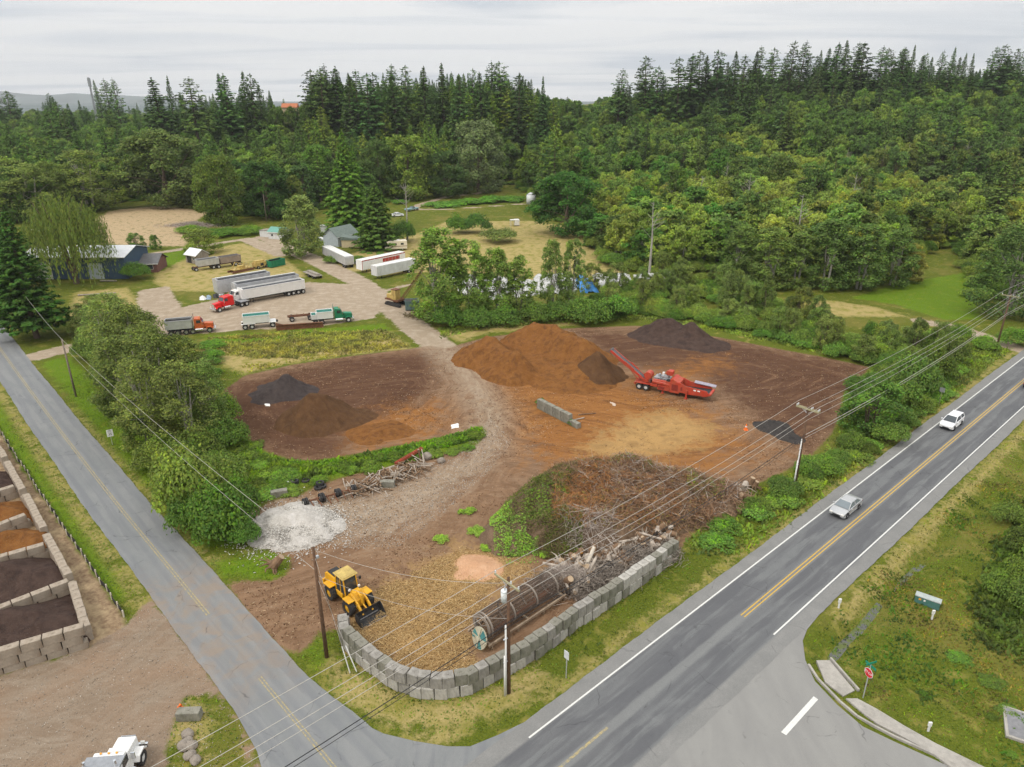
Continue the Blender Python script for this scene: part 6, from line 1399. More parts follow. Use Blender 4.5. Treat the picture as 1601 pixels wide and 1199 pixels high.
# ---------------------------------------------------------------- wheel loader
def loader():
    nr, nf = G(519, 936), G(547, 960); rz = math.atan2(nf[1]-nr[1], nf[0]-nr[0]); mid = ((nr[0]+nf[0])/2, (nr[1]+nf[1])/2); c_ = (mid[0]-math.sin(rz)*.95, mid[1]+math.cos(rz)*.95)
    e = thing('wheel_loader', 'yellow articulated wheel loader with its black bucket down at the yard entrance', 'loader', (*c_, .02), rz)
    wb, tw, R = 1.5, .98, .74
    for x in (-wb, wb):
        for y in (-1, 1): wheel(e, x, y*tw, R, R, .55, RIMY)
    b = MB(); b.prism([(-2.95, .95), (-2.95, 1.95), (-2.7, 2.15), (-.9, 2.2), (-.9, .8), (-2.6, .7)], -.62, .62); b.box(-3.1, -2.9, -.85, .85, .75, 1.35); b.box(-.95, .1, -.75, .75, .75, 1.25); b.build('rear_body', YEL, e, bevel=.05)
    for (x0_, x1_) in ((-2.2, -1.1), (.95, 2.0)):
        for y in (-1, 1): MB().box(x0_, x1_, min(y*.62, y*1.26), max(y*.62, y*1.26), 1.5, 1.58).build('mudguard', YEL, e, bevel=.02)
    b = MB(); b.box(-2.6, -1.0, -.5, .5, 2.2, 2.26).cyl((-1.6, .35, 2.2), (-1.6, .35, 2.75), .06, .06, 8); b.build('exhaust', BLACKM, e)
    b = MB(); b.hexa([(-.95, -.66, 1.25), (.55, -.66, 1.25), (.55, .66, 1.25), (-.95, .66, 1.25), (-.9, -.62, 2.92), (.32, -.62, 2.92), (.32, .62, 2.92), (-.9, .62, 2.92)]); b.build('cab_glass', GLASS, e)
    b = MB()
    for x0, x1 in ((-.96, -.91), (.56, .33)):
        for y in (-1, 1): b.bar((x0, y*.67, 1.25), (x1, y*.63, 2.93), .09)
    b.bar((-.2, -.675, 1.25), (-.2, -.64, 2.93), .06).bar((-.2, .675, 1.25), (-.2, .64, 2.93), .06); b.build('cab_frame', YEL, e)
    b = MB(); b.box(-1.12, .55, -.80, .80, 2.93, 3.02).box(-1.0, .43, -.68, .68, 3.02, 3.08); b.build('cab_roof', YELF, e, bevel=.03)
    MB().box(.5, .62, .85, 1.05, 2.3, 2.6).bar((.4, .65, 2.5), (.55, .9, 2.5), .03).build('mirror', BLACKM, e)
    b = MB(); b.box(.55, 1.95, -.42, .42, .6, 1.35).hexa([(.8, -.45, 1.3), (1.9, -.45, 1.3), (1.9, .45, 1.3), (.8, .45, 1.3), (1.0, -.4, 1.95), (1.5, -.4, 1.95), (1.5, .4, 1.95), (1.0, .4, 1.95)]).box(-.1, .6, -.25, .25, .7, 1.1); b.build('front_frame', YEL, e, bevel=.03)
    for y in (-1, 1):
        b = MB(); b.bar((1.15, y*.5, 1.75), (2.2, y*.5, 1.15), .16, .30).bar((2.2, y*.5, 1.15), (2.95, y*.5, .45), .16, .28); b.build('lift_arm', YEL, e)
        b = MB(); b.cyl((.9, y*.62, .9), (2.2, y*.6, .98), .06, .06, 8); b.build('hydraulic_ram', CHROME, e)
    b = MB(); b.bar((1.35, 0, 1.95), (2.1, 0, 1.65), .14, .2).bar((2.1, 0, 1.9), (2.25, 0, 1.0), .12, .2).bar((2.25, 0, 1.05), (2.95, 0, .8), .1, .1); b.build('tilt_link', YEL, e)
    for y in (-.5, .5): MB().box(.98, 1.1, y-.1, y+.1, 2.0, 2.16).build('work_lamp', LAMPW, e)
    # bucket: open curved shell
    pr = [(3.05, 1.12), (2.93, .9), (2.9, .55), (3.0, .25), (3.25, .08), (3.95, .03)]; t_ = .05; vs = []; fs = []
    for y in (-1.28, 1.28):
        for x, z in pr: vs.append((x, y, z))
        for x, z in pr: vs.append((x+t_*(1 if x < 3.2 else 0), y, z+t_*(1 if x >= 3.2 else .2)))
    n = len(pr); m2 = 2*n
    for i in range(n-1): fs += [(i, i+1, m2+i+1, m2+i), (n+i+1, n+i, m2+n+i, m2+n+i+1)]
    fs += [(0, m2, m2+n, n), (n-1, 2*n-1, m2+2*n-1, m2+n-1)]
    b = MB(); b.add(vs, fs)
    for y in (-1.28, 1.24): b.prism(pr+[(3.35, .95)], y, y+.04)
    b.build('bucket', BLACKM, e); MB().box(3.78, 4.05, -1.3, 1.3, .0, .045).build('cutting_edge', STEEL, e)
    MB().box(3.12, 3.2, -.95, .9, .32, .36).build('bucket_rib', STEEL, e)
    for y in (-.7, .7): MB().box(-3.12, -3.08, y-.1, y+.1, 1.0, 1.15).build('tail_light', LAMPR, e)
loader()
# ---------------------------------------------------------------- red grinder
def grinder():
    rz = heading(994, 609, 1081, 626); cx_, cy_ = G(1037, 616)
    cx_ += -math.sin(rz)*1.2; cy_ += math.cos(rz)*1.2
    e = thing('horizontal_grinder', 'red horizontal grinder with a long discharge conveyor beside the olive brown cone', 'grinder', (cx_, cy_, .02), rz)
    for x in (-4.0, -2.9):
        for y in (-1, 1): wheel(e, x, y*1.05, .52, .52, .5, RIMW)
    b = MB(); b.box(-4.9, 4.3, -.5, -.3, .75, 1.05).box(-4.9, 4.3, .3, .5, .75, 1.05).box(-4.9, -4.6, -1.1, 1.1, .7, 1.05); b.build('chassis', RED, e, bevel=.03)
    for y in (-1, 1): MB().box(-4.7, -2.2, min(y*.8, y*1.28), max(y*.8, y*1.28), 1.08, 1.15).build('mudguard', RED, e)
    b = MB(); b.prism([(.9, .5), (.9, 2.6), (1.3, 2.75), (2.4, 2.2), (2.4, .5)], -1.25, 1.25); b.box(.3, 1.0, -1.3, -.2, 1.2, 2.2); b.build('grinding_housing', RED, e, bevel=.05)
    b = MB(); b.box(-1.7, .9, -1.25, -.75, 1.5, 2.1).cyl((-1.9, -1.0, 1.75), (.8, -1.0, 1.65), .36, .36, 14); b.build('fuel_tank', RED, e, bevel=.02)
    b = MB(); b.box(-1.0, .85, -1.25, -.7, .6, 1.35); b.box(-2.2, -1.1, -1.25, -.8, .95, 1.4); b.build('toolbox', RED, e, bevel=.03)
    b = MB(); b.box(-1.9, .6, -.55, .95, 1.3, 2.3); b.cyl((-1.2, .2, 2.3), (-1.2, .2, 2.7), .22, .22, 10).box(-.9, .3, -.3, .6, 2.3, 2.6); b.build('engine', STEEL, e, bevel=.04)
    b = MB(); b.cyl((-2.9, -.6, 2.25), (-2.9, .7, 2.25), .62, .62, 16); b.box(-3.3, -2.5, -.5, .6, 1.1, 1.9); b.build('radiator_drum', RED, e, bevel=.03)
    b = MB(); b.cyl((-.1, .5, 2.6), (-.1, .5, 3.3), .16, .16, 10).bar((-.3, .1, 3.0), (1.0, .1, 3.4), .18).box(.1, .9, -.2, .8, 2.8, 3.5); b.build('feed_roller_arm', RED, e, bevel=.04)
    b = MB(); b.cyl((-.6, .2, 2.6), (-.6, .2, 3.05), .2, .2, 10); b.build('air_cleaner', PAINTW, e)
    # infeed with belt
    b = MB()
    for y in (-1.25, 1.13): b.prism([(2.3, .8), (2.3, 2.35), (3.4, 1.95), (6.6, 1.75), (6.9, 1.35), (6.3, .85), (4, .7)], y, y+.12)
    b.prism([(6.0, .7), (6.0, 1.2), (7.3, 1.4), (7.3, 1.15)], -1.2, 1.2); b.box(2.3, 6.6, -1.1, 1.1, .75, .95); b.build('infeed_hopper', RED, e)
    b = MB(); b.hexa([(2.3, -1.1, .95), (6.9, -1.1, 1.25), (6.9, 1.1, 1.25), (2.3, 1.1, .95), (2.3, -1.1, 1.05), (6.9, -1.1, 1.36), (6.9, 1.1, 1.36), (2.3, 1.1, 1.05)]); b.build('infeed_belt', BLACKM, e)
    b = MB(); b.hexa([(4.1, .9, 1.9), (7.4, .9, 1.75), (7.4, 1.5, 1.9), (4.1, 1.5, 2.1), (4.1, .9, 1.98), (7.4, .9, 1.83), (7.4, 1.5, 1.98), (4.1, 1.5, 2.18)]); b.build('side_flap', mat('flap_grey', (.30, .28, .34), .5), e)
    for x in (4.6, 5.2): MB().box(x, x+.4, -1.262, -1.25, 1.45, 1.65).build('decal', SWHITE, e)
    for x, y in ((3.6, -1.35), (3.6, 1.35), (-.2, -.9)): MB().box(x-.12, x+.12, y-.12, y+.12, 0, 1.4).box(x-.25, x+.25, y-.25, y+.25, 0, .06).build('support_leg', RED, e)
    b = MB(); b.box(-2.0, -1.75, .96, 1.2, 1.1, 2.2).box(-2.5, -2.1, -1.2, -.75, 1.45, 1.9).box(.35, .85, -1.28, -.9, 2.2, 2.5); b.build('control_cabinet', BLACKM, e)
    b = MB()
    for x in (-4.5, -3.4, -2.3): b.bar((x, -1.2, 1.1), (x, -1.2, 1.9), .05)
    b.bar((-4.5, -1.2, 1.9), (-2.3, -1.2, 1.9), .05).bar((-4.5, -1.2, 1.5), (-2.3, -1.2, 1.5), .05); b.build('handrail', RED, e)
    b = MB()
    for k in range(6): b.tube([(-1.5+.5*k, -.62, 1.4), (-1.3+.5*k, -.72, 2.0+.15*(k % 2)), (-.9+.5*k, -.4, 2.35)], .035, 5)
    b.build('hydraulic_hoses', BLACKM, e)
    b = MB(); b.box(1.2, 2.2, -1.27, -1.255, .9, 1.9).box(2.6, 2.9, -1.27, -1.255, 1.1, 1.7).box(-.9, .1, -1.27, -1.255, .75, 1.2); b.build('dark_panels', mat('panel_dark_red', (.22, .03, .02), .6, 0, .2, 3), e)
    # discharge conveyor
    A_, B_ = Vector((-3.0, 0, 1.2)), Vector((-9.3, 0, 5.35))
    b = MB()
    for y in (-.55, .55): b.bar(A_+Vector((0, y, 0)), B_+Vector((0, y, 0)), .12, .34).bar(A_+Vector((0, y, -.1)), B_+Vector((.9, y, -1.0)), .06, .08)
    for k in range(9): p = A_.lerp(B_, k/8); b.bar(p+Vector((0, -.55, -.1)), p+Vector((0, .55, -.1)), .08)
    b.bar(A_.lerp(B_, .35)+Vector((0, -.62, .22)), A_.lerp(B_, .6)+Vector((0, -.62, .22)), .05, .25).bar(A_.lerp(B_, .3)+Vector((0, .62, .22)), A_.lerp(B_, .5)+Vector((0, .62, .22)), .05, .25)
    cv = b.build('discharge_conveyor', RED, e); b = MB(); b.bar(A_+Vector((0, 0, .1)), B_+Vector((0, 0, .1)), .95, .05).cyl(B_+Vector((0, -.6, 0)), B_+Vector((0, .6, 0)), .2, .2, 10); b.build('conveyor_belt', mat('belt_grey', (.11, .10, .105), .8), cv)
    MB().bar((-4.2, -.4, 1.0), (-6.2, -.4, 3.1), .1).bar((-4.2, .4, 1.0), (-6.2, .4, 3.1), .1).build('conveyor_strut', RED, e)
grinder()
# ---------------------------------------------------------------- old trommel drum
def trommel():
    a, b2 = G(752, 1003), G(866, 928); rz = math.atan2(b2[1]-a[1], b2[0]-a[0]); L = math.hypot(b2[0]-a[0], b2[1]-a[1])
    e = thing('screen_drum', 'old rusty screen drum lying on a steel frame behind the retaining wall', 'screen drum', (*a, 0), rz)
    R, zc = 1.12, 1.6; DK = mat('rust_dark', (.12, .088, .07), .9, 0, .3, 2, (.05, .035, .025), .3, 1)
    b = MB()
    for x in (.35, L*.33, L*.63, L*.92): b.ring((x, 0, zc), R-.09, R+.05, .14, 28, ax='x')
    b.build('drum_hoops', mat('hoop_steel', (.26, .22, .185), .7, .2, .2, 2), e)
    b = MB(); N_ = 22
    for k in range(N_):
        t_ = 2*math.pi*k/N_; y, z = math.cos(t_)*(R-.03), zc+math.sin(t_)*(R-.03); b.bar((.3, y, z), (L*.95, y, z), .05)
    for k in range(int(L/.16)):
        b.ring((.3+.16*k, 0, zc), R-.05, R-.02, .03, 22, ax='x')
    b.build('drum_mesh', DK, e)
    b = MB()
    for k in (4,): b.hexa([(.3, math.cos(k*1.05)*R*.98, zc+math.sin(k*1.05)*R*.98), (L*.95, math.cos(k*1.05+.5)*R*.98, zc+math.sin(k*1.05+.5)*R*.98), (L*.95, math.cos(k*1.05+.9)*R*.98, zc+math.sin(k*1.05+.9)*R*.98), (.3, math.cos(k*1.05+.4)*R*.98, zc+math.sin(k*1.05+.4)*R*.98)]+[(x, y*.97, (z-zc)*.97+zc) for x, y, z in [(.3, math.cos(k*1.05)*R*.98, zc+math.sin(k*1.05)*R*.98), (L*.95, math.cos(k*1.05+.5)*R*.98, zc+math.sin(k*1.05+.5)*R*.98), (L*.95, math.cos(k*1.05+.9)*R*.98, zc+math.sin(k*1.05+.9)*R*.98), (.3, math.cos(k*1.05+.4)*R*.98, zc+math.sin(k*1.05+.4)*R*.98)]])
    b.build('drum_lining', RUST, e)
    b = MB()
    for y in (-1.3, 1.3):
        b.bar((-.3, y, .5), (L+.2, y, .5), .16, .22)
        for x in (.1, L*.35, L*.7, L): b.bar((x, y, 0), (x, y, .6), .14)
    for x in (0, L*.5, L): b.bar((x, -1.3, .45), (x, 1.3, .45), .14)
    b.build('base_frame', mat('frame_cream', (.36, .28, .20), .8, 0, .25, 1.5, (.15, .09, .06), .4, 1), e)
    b = MB(); b.ring((.1, 0, zc), R*.72, R*.98, .08, 24, ax='x')
    for k in range(3): b.bar((.1, math.cos(k*2.1+.4)*R*.75, zc+math.sin(k*2.1+.4)*R*.75), (.1, 0, zc), .07)
    b.build('end_ring', mat('hoop_steel'  , (.36, .31, .26)), e)
    # loose end cap leaning at the front, cream with worn teal segments
    cap = thing('end_cap', 'round cream and teal drum end cap leaning at the mouth of the old drum', 'drum lid', (*G(751, 1012), 0), rz+math.pi*.97)
    b = MB(); b.cyl((0, 0, 0), (.10, 0, 0), .95, .95, 28); o = b.build('disc', mat('cap_cream', (.50, .47, .36), .7, 0, .15, 1.5, (.25, .2, .12), .35, 1), cap); o.location = (.0, 0, 1.0); o.rotation_euler = (0, -.28, 0)
    for k, (a0, a1) in enumerate(((.2, 1.3), (2.6, 3.5), (4.4, 5.4))):
        b = MB(); vs = [(.115, 0, 0)]+[(.115, math.cos(a0+(a1-a0)*i/6)*.9, math.sin(a0+(a1-a0)*i/6)*.9) for i in range(7)]; vs += [(x+.01, y, z) for x, y, z in vs]
        b.add(vs, [tuple(range(7, -1, -1)), tuple(range(8, 16))]+[(i, (i+1) % 8, 8+(i+1) % 8, 8+i) for i in range(8)]); q = b.build('teal_segment', mat('cap_teal', (.06, .20, .20), .7, 0, .2, 2), cap); q.location = (.0, 0, 1.0); q.rotation_euler = (0, -.28, 0)
    b = MB(); b.bar((.16, -.9, 0), (.16, .9, 0), .1).bar((.16, 0, -.9), (.16, 0, .9), .1).cyl((.1, 0, 0), (.28, 0, 0), .2, .2, 12); q = b.build('cross_brace', mat('cap_cream', (.5, .47, .36)), cap); q.location = (0, 0, 1.0); q.rotation_euler = (0, -.28, 0)
trommel()
o = MB().hexa([(-1.6, -.45, 0), (1.6, -.35, 0), (1.6, .45, .05), (-1.6, .35, 0), (-1.6, -.42, .5), (1.5, -.32, .6), (1.5, .42, .6), (-1.6, .3, .5)]).build('steel_tank', mat('dark_tank', (.07, .068, .075), .7, 0, .2, 2), bevel=.12); tag(o, 'long dark bundle lying directly behind the wall beside the old drum', 'bundle'); o.location = (*G(868, 984), .1); o.rotation_euler = (0, 0, heading(845, 992, 893, 960))
# ---------------------------------------------------------------- loose axles and tyres
def axle(u, v, rz, label):
    e = thing('trailer_axle', label, 'axle', (*G(u, v), 0), rz)
    MB().bar((0, -1.05, .5), (0, 1.05, .5), .16).bar((-.2, -.4, .55), (1.5, -.4, .3), .1, .14).bar((-.2, .4, .55), (1.5, .4, .3), .1, .14).build('beam', RUST, e)
    for y in (-1.1, -.8, .8, 1.1): wheel(e, 0, y, .5, .5, .26, RIMW)
axle(491, 787, -.95, 'loose trailer axle nearest the white gravel heap'); axle(517, 780, -1.0, 'loose trailer axle in the middle of the three'); axle(541, 773, -1.1, 'loose trailer axle nearest the scrap wood pile')
def tyre(u, v, z, rot, label, group=None, r=.5):
    k = (round(r, 2), .26, RIMW.name)
    o = bpy.data.objects.new('tyre', _wc[(.5, .26, RIMW.name)][0]); C.objects.link(o); o.location = (*G(u, v), z); o.rotation_euler = rot; o.scale = (r/.5,)*3; return tag(o, label, 'tyre', group)
for i, (u, v, z) in enumerate([(461,756,.15),(461,757,.42),(478,753,.16),(498,764,.16),(504,762,.2),(501,760,.45)]): tyre(u, v, z, (math.pi/2, 0, i), ['bottom tyre of the pair on the weeds above the axles', 'top tyre of the pair on the weeds above the axles', 'single tyre right of the stacked pair', 'left tyre of the three behind the axles', 'right tyre of the three behind the axles', 'upper tyre of the three behind the axles'][i])
tag(MB().cyl((0, 0, 0), (0, 0, .5), .3, .28, 14).cyl((0, 0, .5), (0, 0, .54), .31, .31, 14).build('white_tub', PAINTW), 'small white tub on the weeds above the axles', 'tub').location = (*G(449, 759), 0)
# ---------------------------------------------------------------- poles and lines
def pole(s, o_, h, label, arms=0, m=POLEW, loc=None, lean=0, xf=False, conduit=False, rz=ROAD_RZ, r0=.17):
    p = loc or MR(s, o_); e = thing('utility_pole', label, 'pole', (*p, 0), rz); e.rotation_euler = (lean, 0, rz)
    MB().cyl((0, 0, -.5), (0, 0, h), r0, r0*.62, 10).build('post', m, e, True)
    for k in range(arms):
        dx = (-.16 if k == 0 else .16); z = h-.35
        a = MB(); a.box(dx-.055, dx+.055, -1.35, 1.35, z-.07, z+.07); ar = a.build('crossarm', ARMW, e)
        for y in (-1.25, -.45, 1.25):
            MB().cyl((dx, y, z+.07), (dx, y, z+.17), .025, .025, 6).cyl((dx, y, z+.17), (dx, y, z+.34), .075, .05, 8).build('insulator', INS, ar)
        b = MB(); b.bar((dx, -.7, z), (0, 0, z-.6), .04).bar((dx, .7, z), (0, 0, z-.6), .04); b.build('brace', GALV, ar)
    if xf:
        t_ = MB(); t_.cyl((0, .42, h-2.35), (0, .42, h-1.45), .29, .29, 16).cyl((0, .42, h-1.45), (0, .42, h-1.38), .31, .26, 16); tr = t_.build('transformer', mat('transformer_grey', (.68, .72, .74), .4), e, True)
        MB().cyl((0, .42, h-1.38), (0, .42, h-1.1), .05, .04, 8).cyl((.12, .5, h-1.38), (.12, .5, h-1.12), .04, .03, 8).build('bushing', INS, tr); MB().box(-.05, .05, .1, .25, h-2.1, h-1.7).build('bracket', GALV, tr)
    if conduit:
        for q, hh in ((-.30, h*.62), (-.42, h*.36)): MB().cyl((q, -.02, -.1), (q, -.02, hh), .07, .07, 8).build('conduit', PAINTW, e, True)
        MB().box(-.5, .05, -.06, .06, h*.3, h*.3+.06).box(-.5, .05, -.06, .06, h*.5, h*.5+.06).build('conduit_clamp', GALV, e)
    return e, p
HP = 10.9
pole(-27.8, -7.4, HP, 'brown utility pole with a grey transformer in front of the retaining wall', 1, xf=True, conduit=True)
pole(18.0, -8.0, 10.6, 'utility pole with two crossarms between the yard and the main road', 2, conduit=True)
pole(91.3, -7.8, 10.6, 'utility pole beside the right hand driveway', 1)
pole(150, -7.8, 10.6, 'distant utility pole beyond the right driveway', 1)
pole(-74, -7.4, HP, 'utility pole out beyond the lower left corner', 1)
S2 = G(511, 1027); S1 = G(119, 620)
e2, _ = pole(0, 0, 10.8, 'brown utility pole beside the wheel loader', 0, loc=S2, rz=SIDE_RZ, r0=.18)
MB().box(-.1, .1, .1, .35, 9.7, 9.9).build('street_bracket', GALV, e2)
pole(0, 0, 9.4, 'grey utility pole on the verge beside the alder grove', 0, POLEG, loc=S1, rz=SIDE_RZ, lean=0)
S0 = SR(-115, -5.5); pole(0, 0, 10.5, 'brown utility pole among the spruces at the left edge', 0, POLEW, loc=(G(33, 500)), rz=SIDE_RZ)
pole(0, 0, HT(417, 347, 304), 'grey telegraph pole in front of the dark round maple', 0, POLEG, loc=G(417, 347), rz=.3); pole(0, 0, HT(664, 304, 272), 'brown telegraph pole at the far end of the upper track', 0, POLEW, loc=G(664, 304), rz=.3)
def span(name, a, b2, sag, r, m, label, group=None, n=18):
    pts = [Vector((a[0]+(b2[0]-a[0])*k/n, a[1]+(b2[1]-a[1])*k/n, a[2]+(b2[2]-a[2])*k/n-sag*4*k/n*(1-k/n))) for k in range(n+1)]
    b = MB(); b.tube(pts, r, 5); o = b.build(name, m, smooth=True); return tag(o, label, 'wire', group)
PS = [(-120, -7.4), (-74, -7.4), (-27.8, -7.4), (18.0, -8.0), (91.3, -7.8), (150, -7.8)]
def wp_(i, off, z): s, o_ = PS[i]; p = MR(s, o_+off); return (*p, z)
# positive road offset points to the near side; the crossarm spans -1.25 .. 1.25
for i in range(len(PS)-1):
    sg = .55 if i != 3 else .9
    seg = ('leaving the lower left corner', 'left of the transformer pole', 'between the transformer pole and the two crossarm pole', 'between the two crossarm pole and the driveway pole', 'beyond the driveway pole')[i]
    for off, nm in ((-1.25, 'far'), (.45, 'middle'), (1.25, 'near')): span('power_line', wp_(i, off, HP-.02), wp_(i+1, off, HP-.02), sg, .02, WIRE, '%s bare overhead conductor %s' % (nm, seg))
    span('power_line', wp_(i, .2, 9.0), wp_(i+1, .2, 9.0), sg, .018, WIRE, 'lower neutral wire %s' % seg)
    span('cable', wp_(i, .22, 7.1), wp_(i+1, .22, 7.1), sg, .032, WIREK if i < 3 else WIRE, 'thick dark communication cable %s' % seg)
    span('cable', wp_(i, .22, 6.7), wp_(i+1, .22, 6.7), sg, .022, WIREK if i < 3 else WIRE, 'thinner dark communication cable %s' % seg)
span('power_line', (*S1, 9.3), (*S2, 10.7), .8, .018, WIRE, 'wire running beside the side road to the pole by the loader')
span('power_line', (*S1, 8.2), (*S2, 8.6), 1.0, .016, WIRE, 'lower wire running beside the side road to the pole by the loader')
span('power_line', (*G(33, 500), 10.3), (*S1, 9.3), .9, .018, WIRE, 'wire running beside the side road from the spruces to the grove')
span('power_line', (*S2, 10.6), wp_(2, 0, 10.4), .9, .014, WIRE, 'thin service wire from the loader pole to the transformer pole'); span('power_line', (*S2, 8.2), wp_(2, 0, 7.2), 1.0, .012, WIRE, 'low thin service wire from the loader pole to the transformer pole')
gx_, gy_ = G(553, 1052)
for k, (zz_, dx) in enumerate(((10.2, 0), (8.0, .5))):
    span('guy_wire', (*S2, zz_), (gx_+dx-.3, gy_+dx*.3, .0), 0, .012, WIRE, ('upper guy wire of the pole by the loader', 'lower guy wire of the pole by the loader')[k], n=2)
    d_ = Vector((S2[0]-gx_-dx+.3, S2[1]-gy_-dx*.3, zz_)).normalized(); p0 = Vector((gx_+dx-.3, gy_+dx*.3, 0)); o = MB().cyl(p0, p0+d_*2.4, .045, .045, 8).build('guy_guard', PAINTW); tag(o, ('white guard tube on the upper guy wire', 'white guard tube on the lower guy wire')[k], 'guy guard')
# ---------------------------------------------------------------- signs and roadside boxes
def sign_post(e, h, m=GALV): MB().box(-.03, .03, -.03, .03, -.2, h).build('post', m, e)
cam_dir = lambda p: math.atan2(-p[1], -p[0])
p = G(176, 695); e = thing('speed_sign', 'white speed limit sign on the verge of the side road', 'sign', (*p, 0), SIDE_RZ-.25); sign_post(e, HT(176, 695, 672))
hh = HT(176, 695, 672); MB().box(.035, .05, -.38, .38, hh-.95, hh+.05).build('panel', SWHITE, e)
for s_t, sz, dz in (('SPEED', .15, -.10), ('LIMIT', .15, -.27), ('35', .42, -.62)): text(s_t, sz, SBLACK, (.056, 0, hh+dz), (math.pi/2, 0, math.pi/2), e)
p = G(1349, 1092); e = thing('stop_sign', 'red octagonal stop sign at the side street corner', 'sign', (*p, 0), math.atan2(-.35, -1)); hh = HT(1349, 1092, 1046); sign_post(e, hh+.45)
b = MB(); R_ = .42; ov = [(.04, R_*math.cos(math.pi/8+k*math.pi/4), hh-.35+R_*math.sin(math.pi/8+k*math.pi/4)) for k in range(8)]; 
def disc(pts, t_, m, nm, e): b = MB(); n = len(pts); b.add(pts+[(x+t_, y, z) for x, y, z in pts], [tuple(range(n)), tuple(range(2*n-1, n-1, -1))]+[(i, (i+1) % n, n+(i+1) % n, n+i) for i in range(n)]); return b.build(nm, m, e)
disc(ov, .01, SWHITE, 'panel', e); R_ = .385; disc([(.052, R_*math.cos(math.pi/8+k*math.pi/4), hh-.35+R_*math.sin(math.pi/8+k*math.pi/4)) for k in range(8)], .006, SRED, 'red_face', e)
text('STOP', .30, SWHITE, (.064, 0, hh-.35), (math.pi/2, 0, math.pi/2), e)
MB().box(-.015, .015, -.5, .5, hh+.22, hh+.44).build('street_name_blade', SGREEN, e); MB().box(-.5, .5, -.015, .015, hh+.46, hh+.66).build('street_name_blade', SGREEN, e)
p = G(885, 1060); e = thing('road_sign', 'small road sign on the verge by the retaining wall seen from behind', 'sign', (*p, 0), ROAD_RZ); hh = HT(885, 1060, 1018); sign_post(e, hh, GALV); MB().box(-.05, -.035, -.25, .25, hh-.75, hh+.02).build('panel', INS, e)
p = G(1468, 632); e = thing('road_sign', 'brown backed road sign on the verge of the main road near the right shrubs', 'sign', (*p, 0), ROAD_RZ); hh = HT(1468, 632, 606); sign_post(e, hh, POLEG); MB().box(-.05, -.03, -.35, .35, hh-.7, hh).build('panel', STEEL, e)
def marker(u, v, vt, label):
    p = G(u, v); hh = HT(u, v, vt); e = thing('marker_post', label, 'post', (*p, 0), 0); MB().box(-.06, .06, -.05, .05, -.1, hh*.6).build('post', PAINTW, e); MB().box(-.13, .13, -.07, .07, hh*.55, hh).build('cap', PAINTW, e, bevel=.03)
marker(1311, 950, 936, 'white rounded marker beside the main road opposite the junction'); marker(1457, 967, 954, 'small white box beside the green utility cabinet'); marker(1451, 1143, 1129, 'white marker on the grass beside the lower right pavement')
p = G(1449, 945); e = thing('utility_cabinet', 'low dark green utility cabinet on the rough lower right field', 'cabinet', (*p, 0), heading(1432, 935, 1466, 947)); MB().box(-1.0, 1.0, -.35, .35, 0, .75).build('body', BOXG, e, bevel=.03); MB().box(-1.04, 1.04, -.38, .38, .75, .82).build('lid', mat('lid_grey', (.36, .40, .39), .5), e); MB().box(-.7, -.5, -.362, -.35, .45, .62).build('decal', AMBER, e); MB().box(-.3, -.15, -.362, -.35, .45, .6).build('decal', SWHITE, e)
p = G(1166, 672); e = thing('traffic_cone', 'small orange traffic cone beside the black rubble patch', 'cone', (*p, 0)); MB().cyl((0, 0, .04), (0, 0, .9), .22, .05, 12).build('cone', CONE, e); MB().box(-.28, .28, -.28, .28, 0, .045).build('foot', CONE, e); MB().cyl((0, 0, .45), (0, 0, .62), .142, .105, 12).build('band', SWHITE, e)
p = G(284, 1113); e = thing('fire_hydrant', 'small orange hydrant behind the weathered block on the island', 'hydrant', (*p, 0)); MB().cyl((0, 0, 0), (0, 0, .65), .13, .12, 10).cyl((0, 0, .65), (0, 0, .8), .14, .04, 10).build('barrel', CONE, e, True); MB().cyl((-.22, 0, .48), (.22, 0, .48), .06, .06, 8).cyl((0, -.2, .48), (0, .2, .48), .06, .06, 8).build('outlets', CONE, e)
p = G(668, 1086); e = thing('sign_board', 'small white and blue board leaning on the foot of the retaining wall', 'sign', (*p, 0), math.pi*.5); MB().box(-.6, .6, -.02, .02, 0, .01).build('foot', PAINTW, e); e.rotation_euler = (0, 0, 0); MB().hexa([(-.42, -.25, 0), (.42, -.25, 0), (.42, -.22, 0), (-.42, -.22, 0), (-.42, .0, .6), (.42, .0, .6), (.42, .03, .6), (-.42, .03, .6)]).build('panel', SWHITE, e)
for nm, u, v in (('lower right pavement edge kerb box', 1596, 1132),): 
    p = G(u+14, v+8); e = thing('concrete_pad', 'corner of a grey pad with a pale rim at the right picture edge', 'pad', (*p, 0), -.5); MB().box(-1.6, 1.6, -1.6, 1.6, -.1, .10).build('rim', conc, e); MB().box(-1.4, 1.4, -1.4, 1.4, .09, .115).build('top', mat('pad_grey', (.2, .2, .21), .8), e)
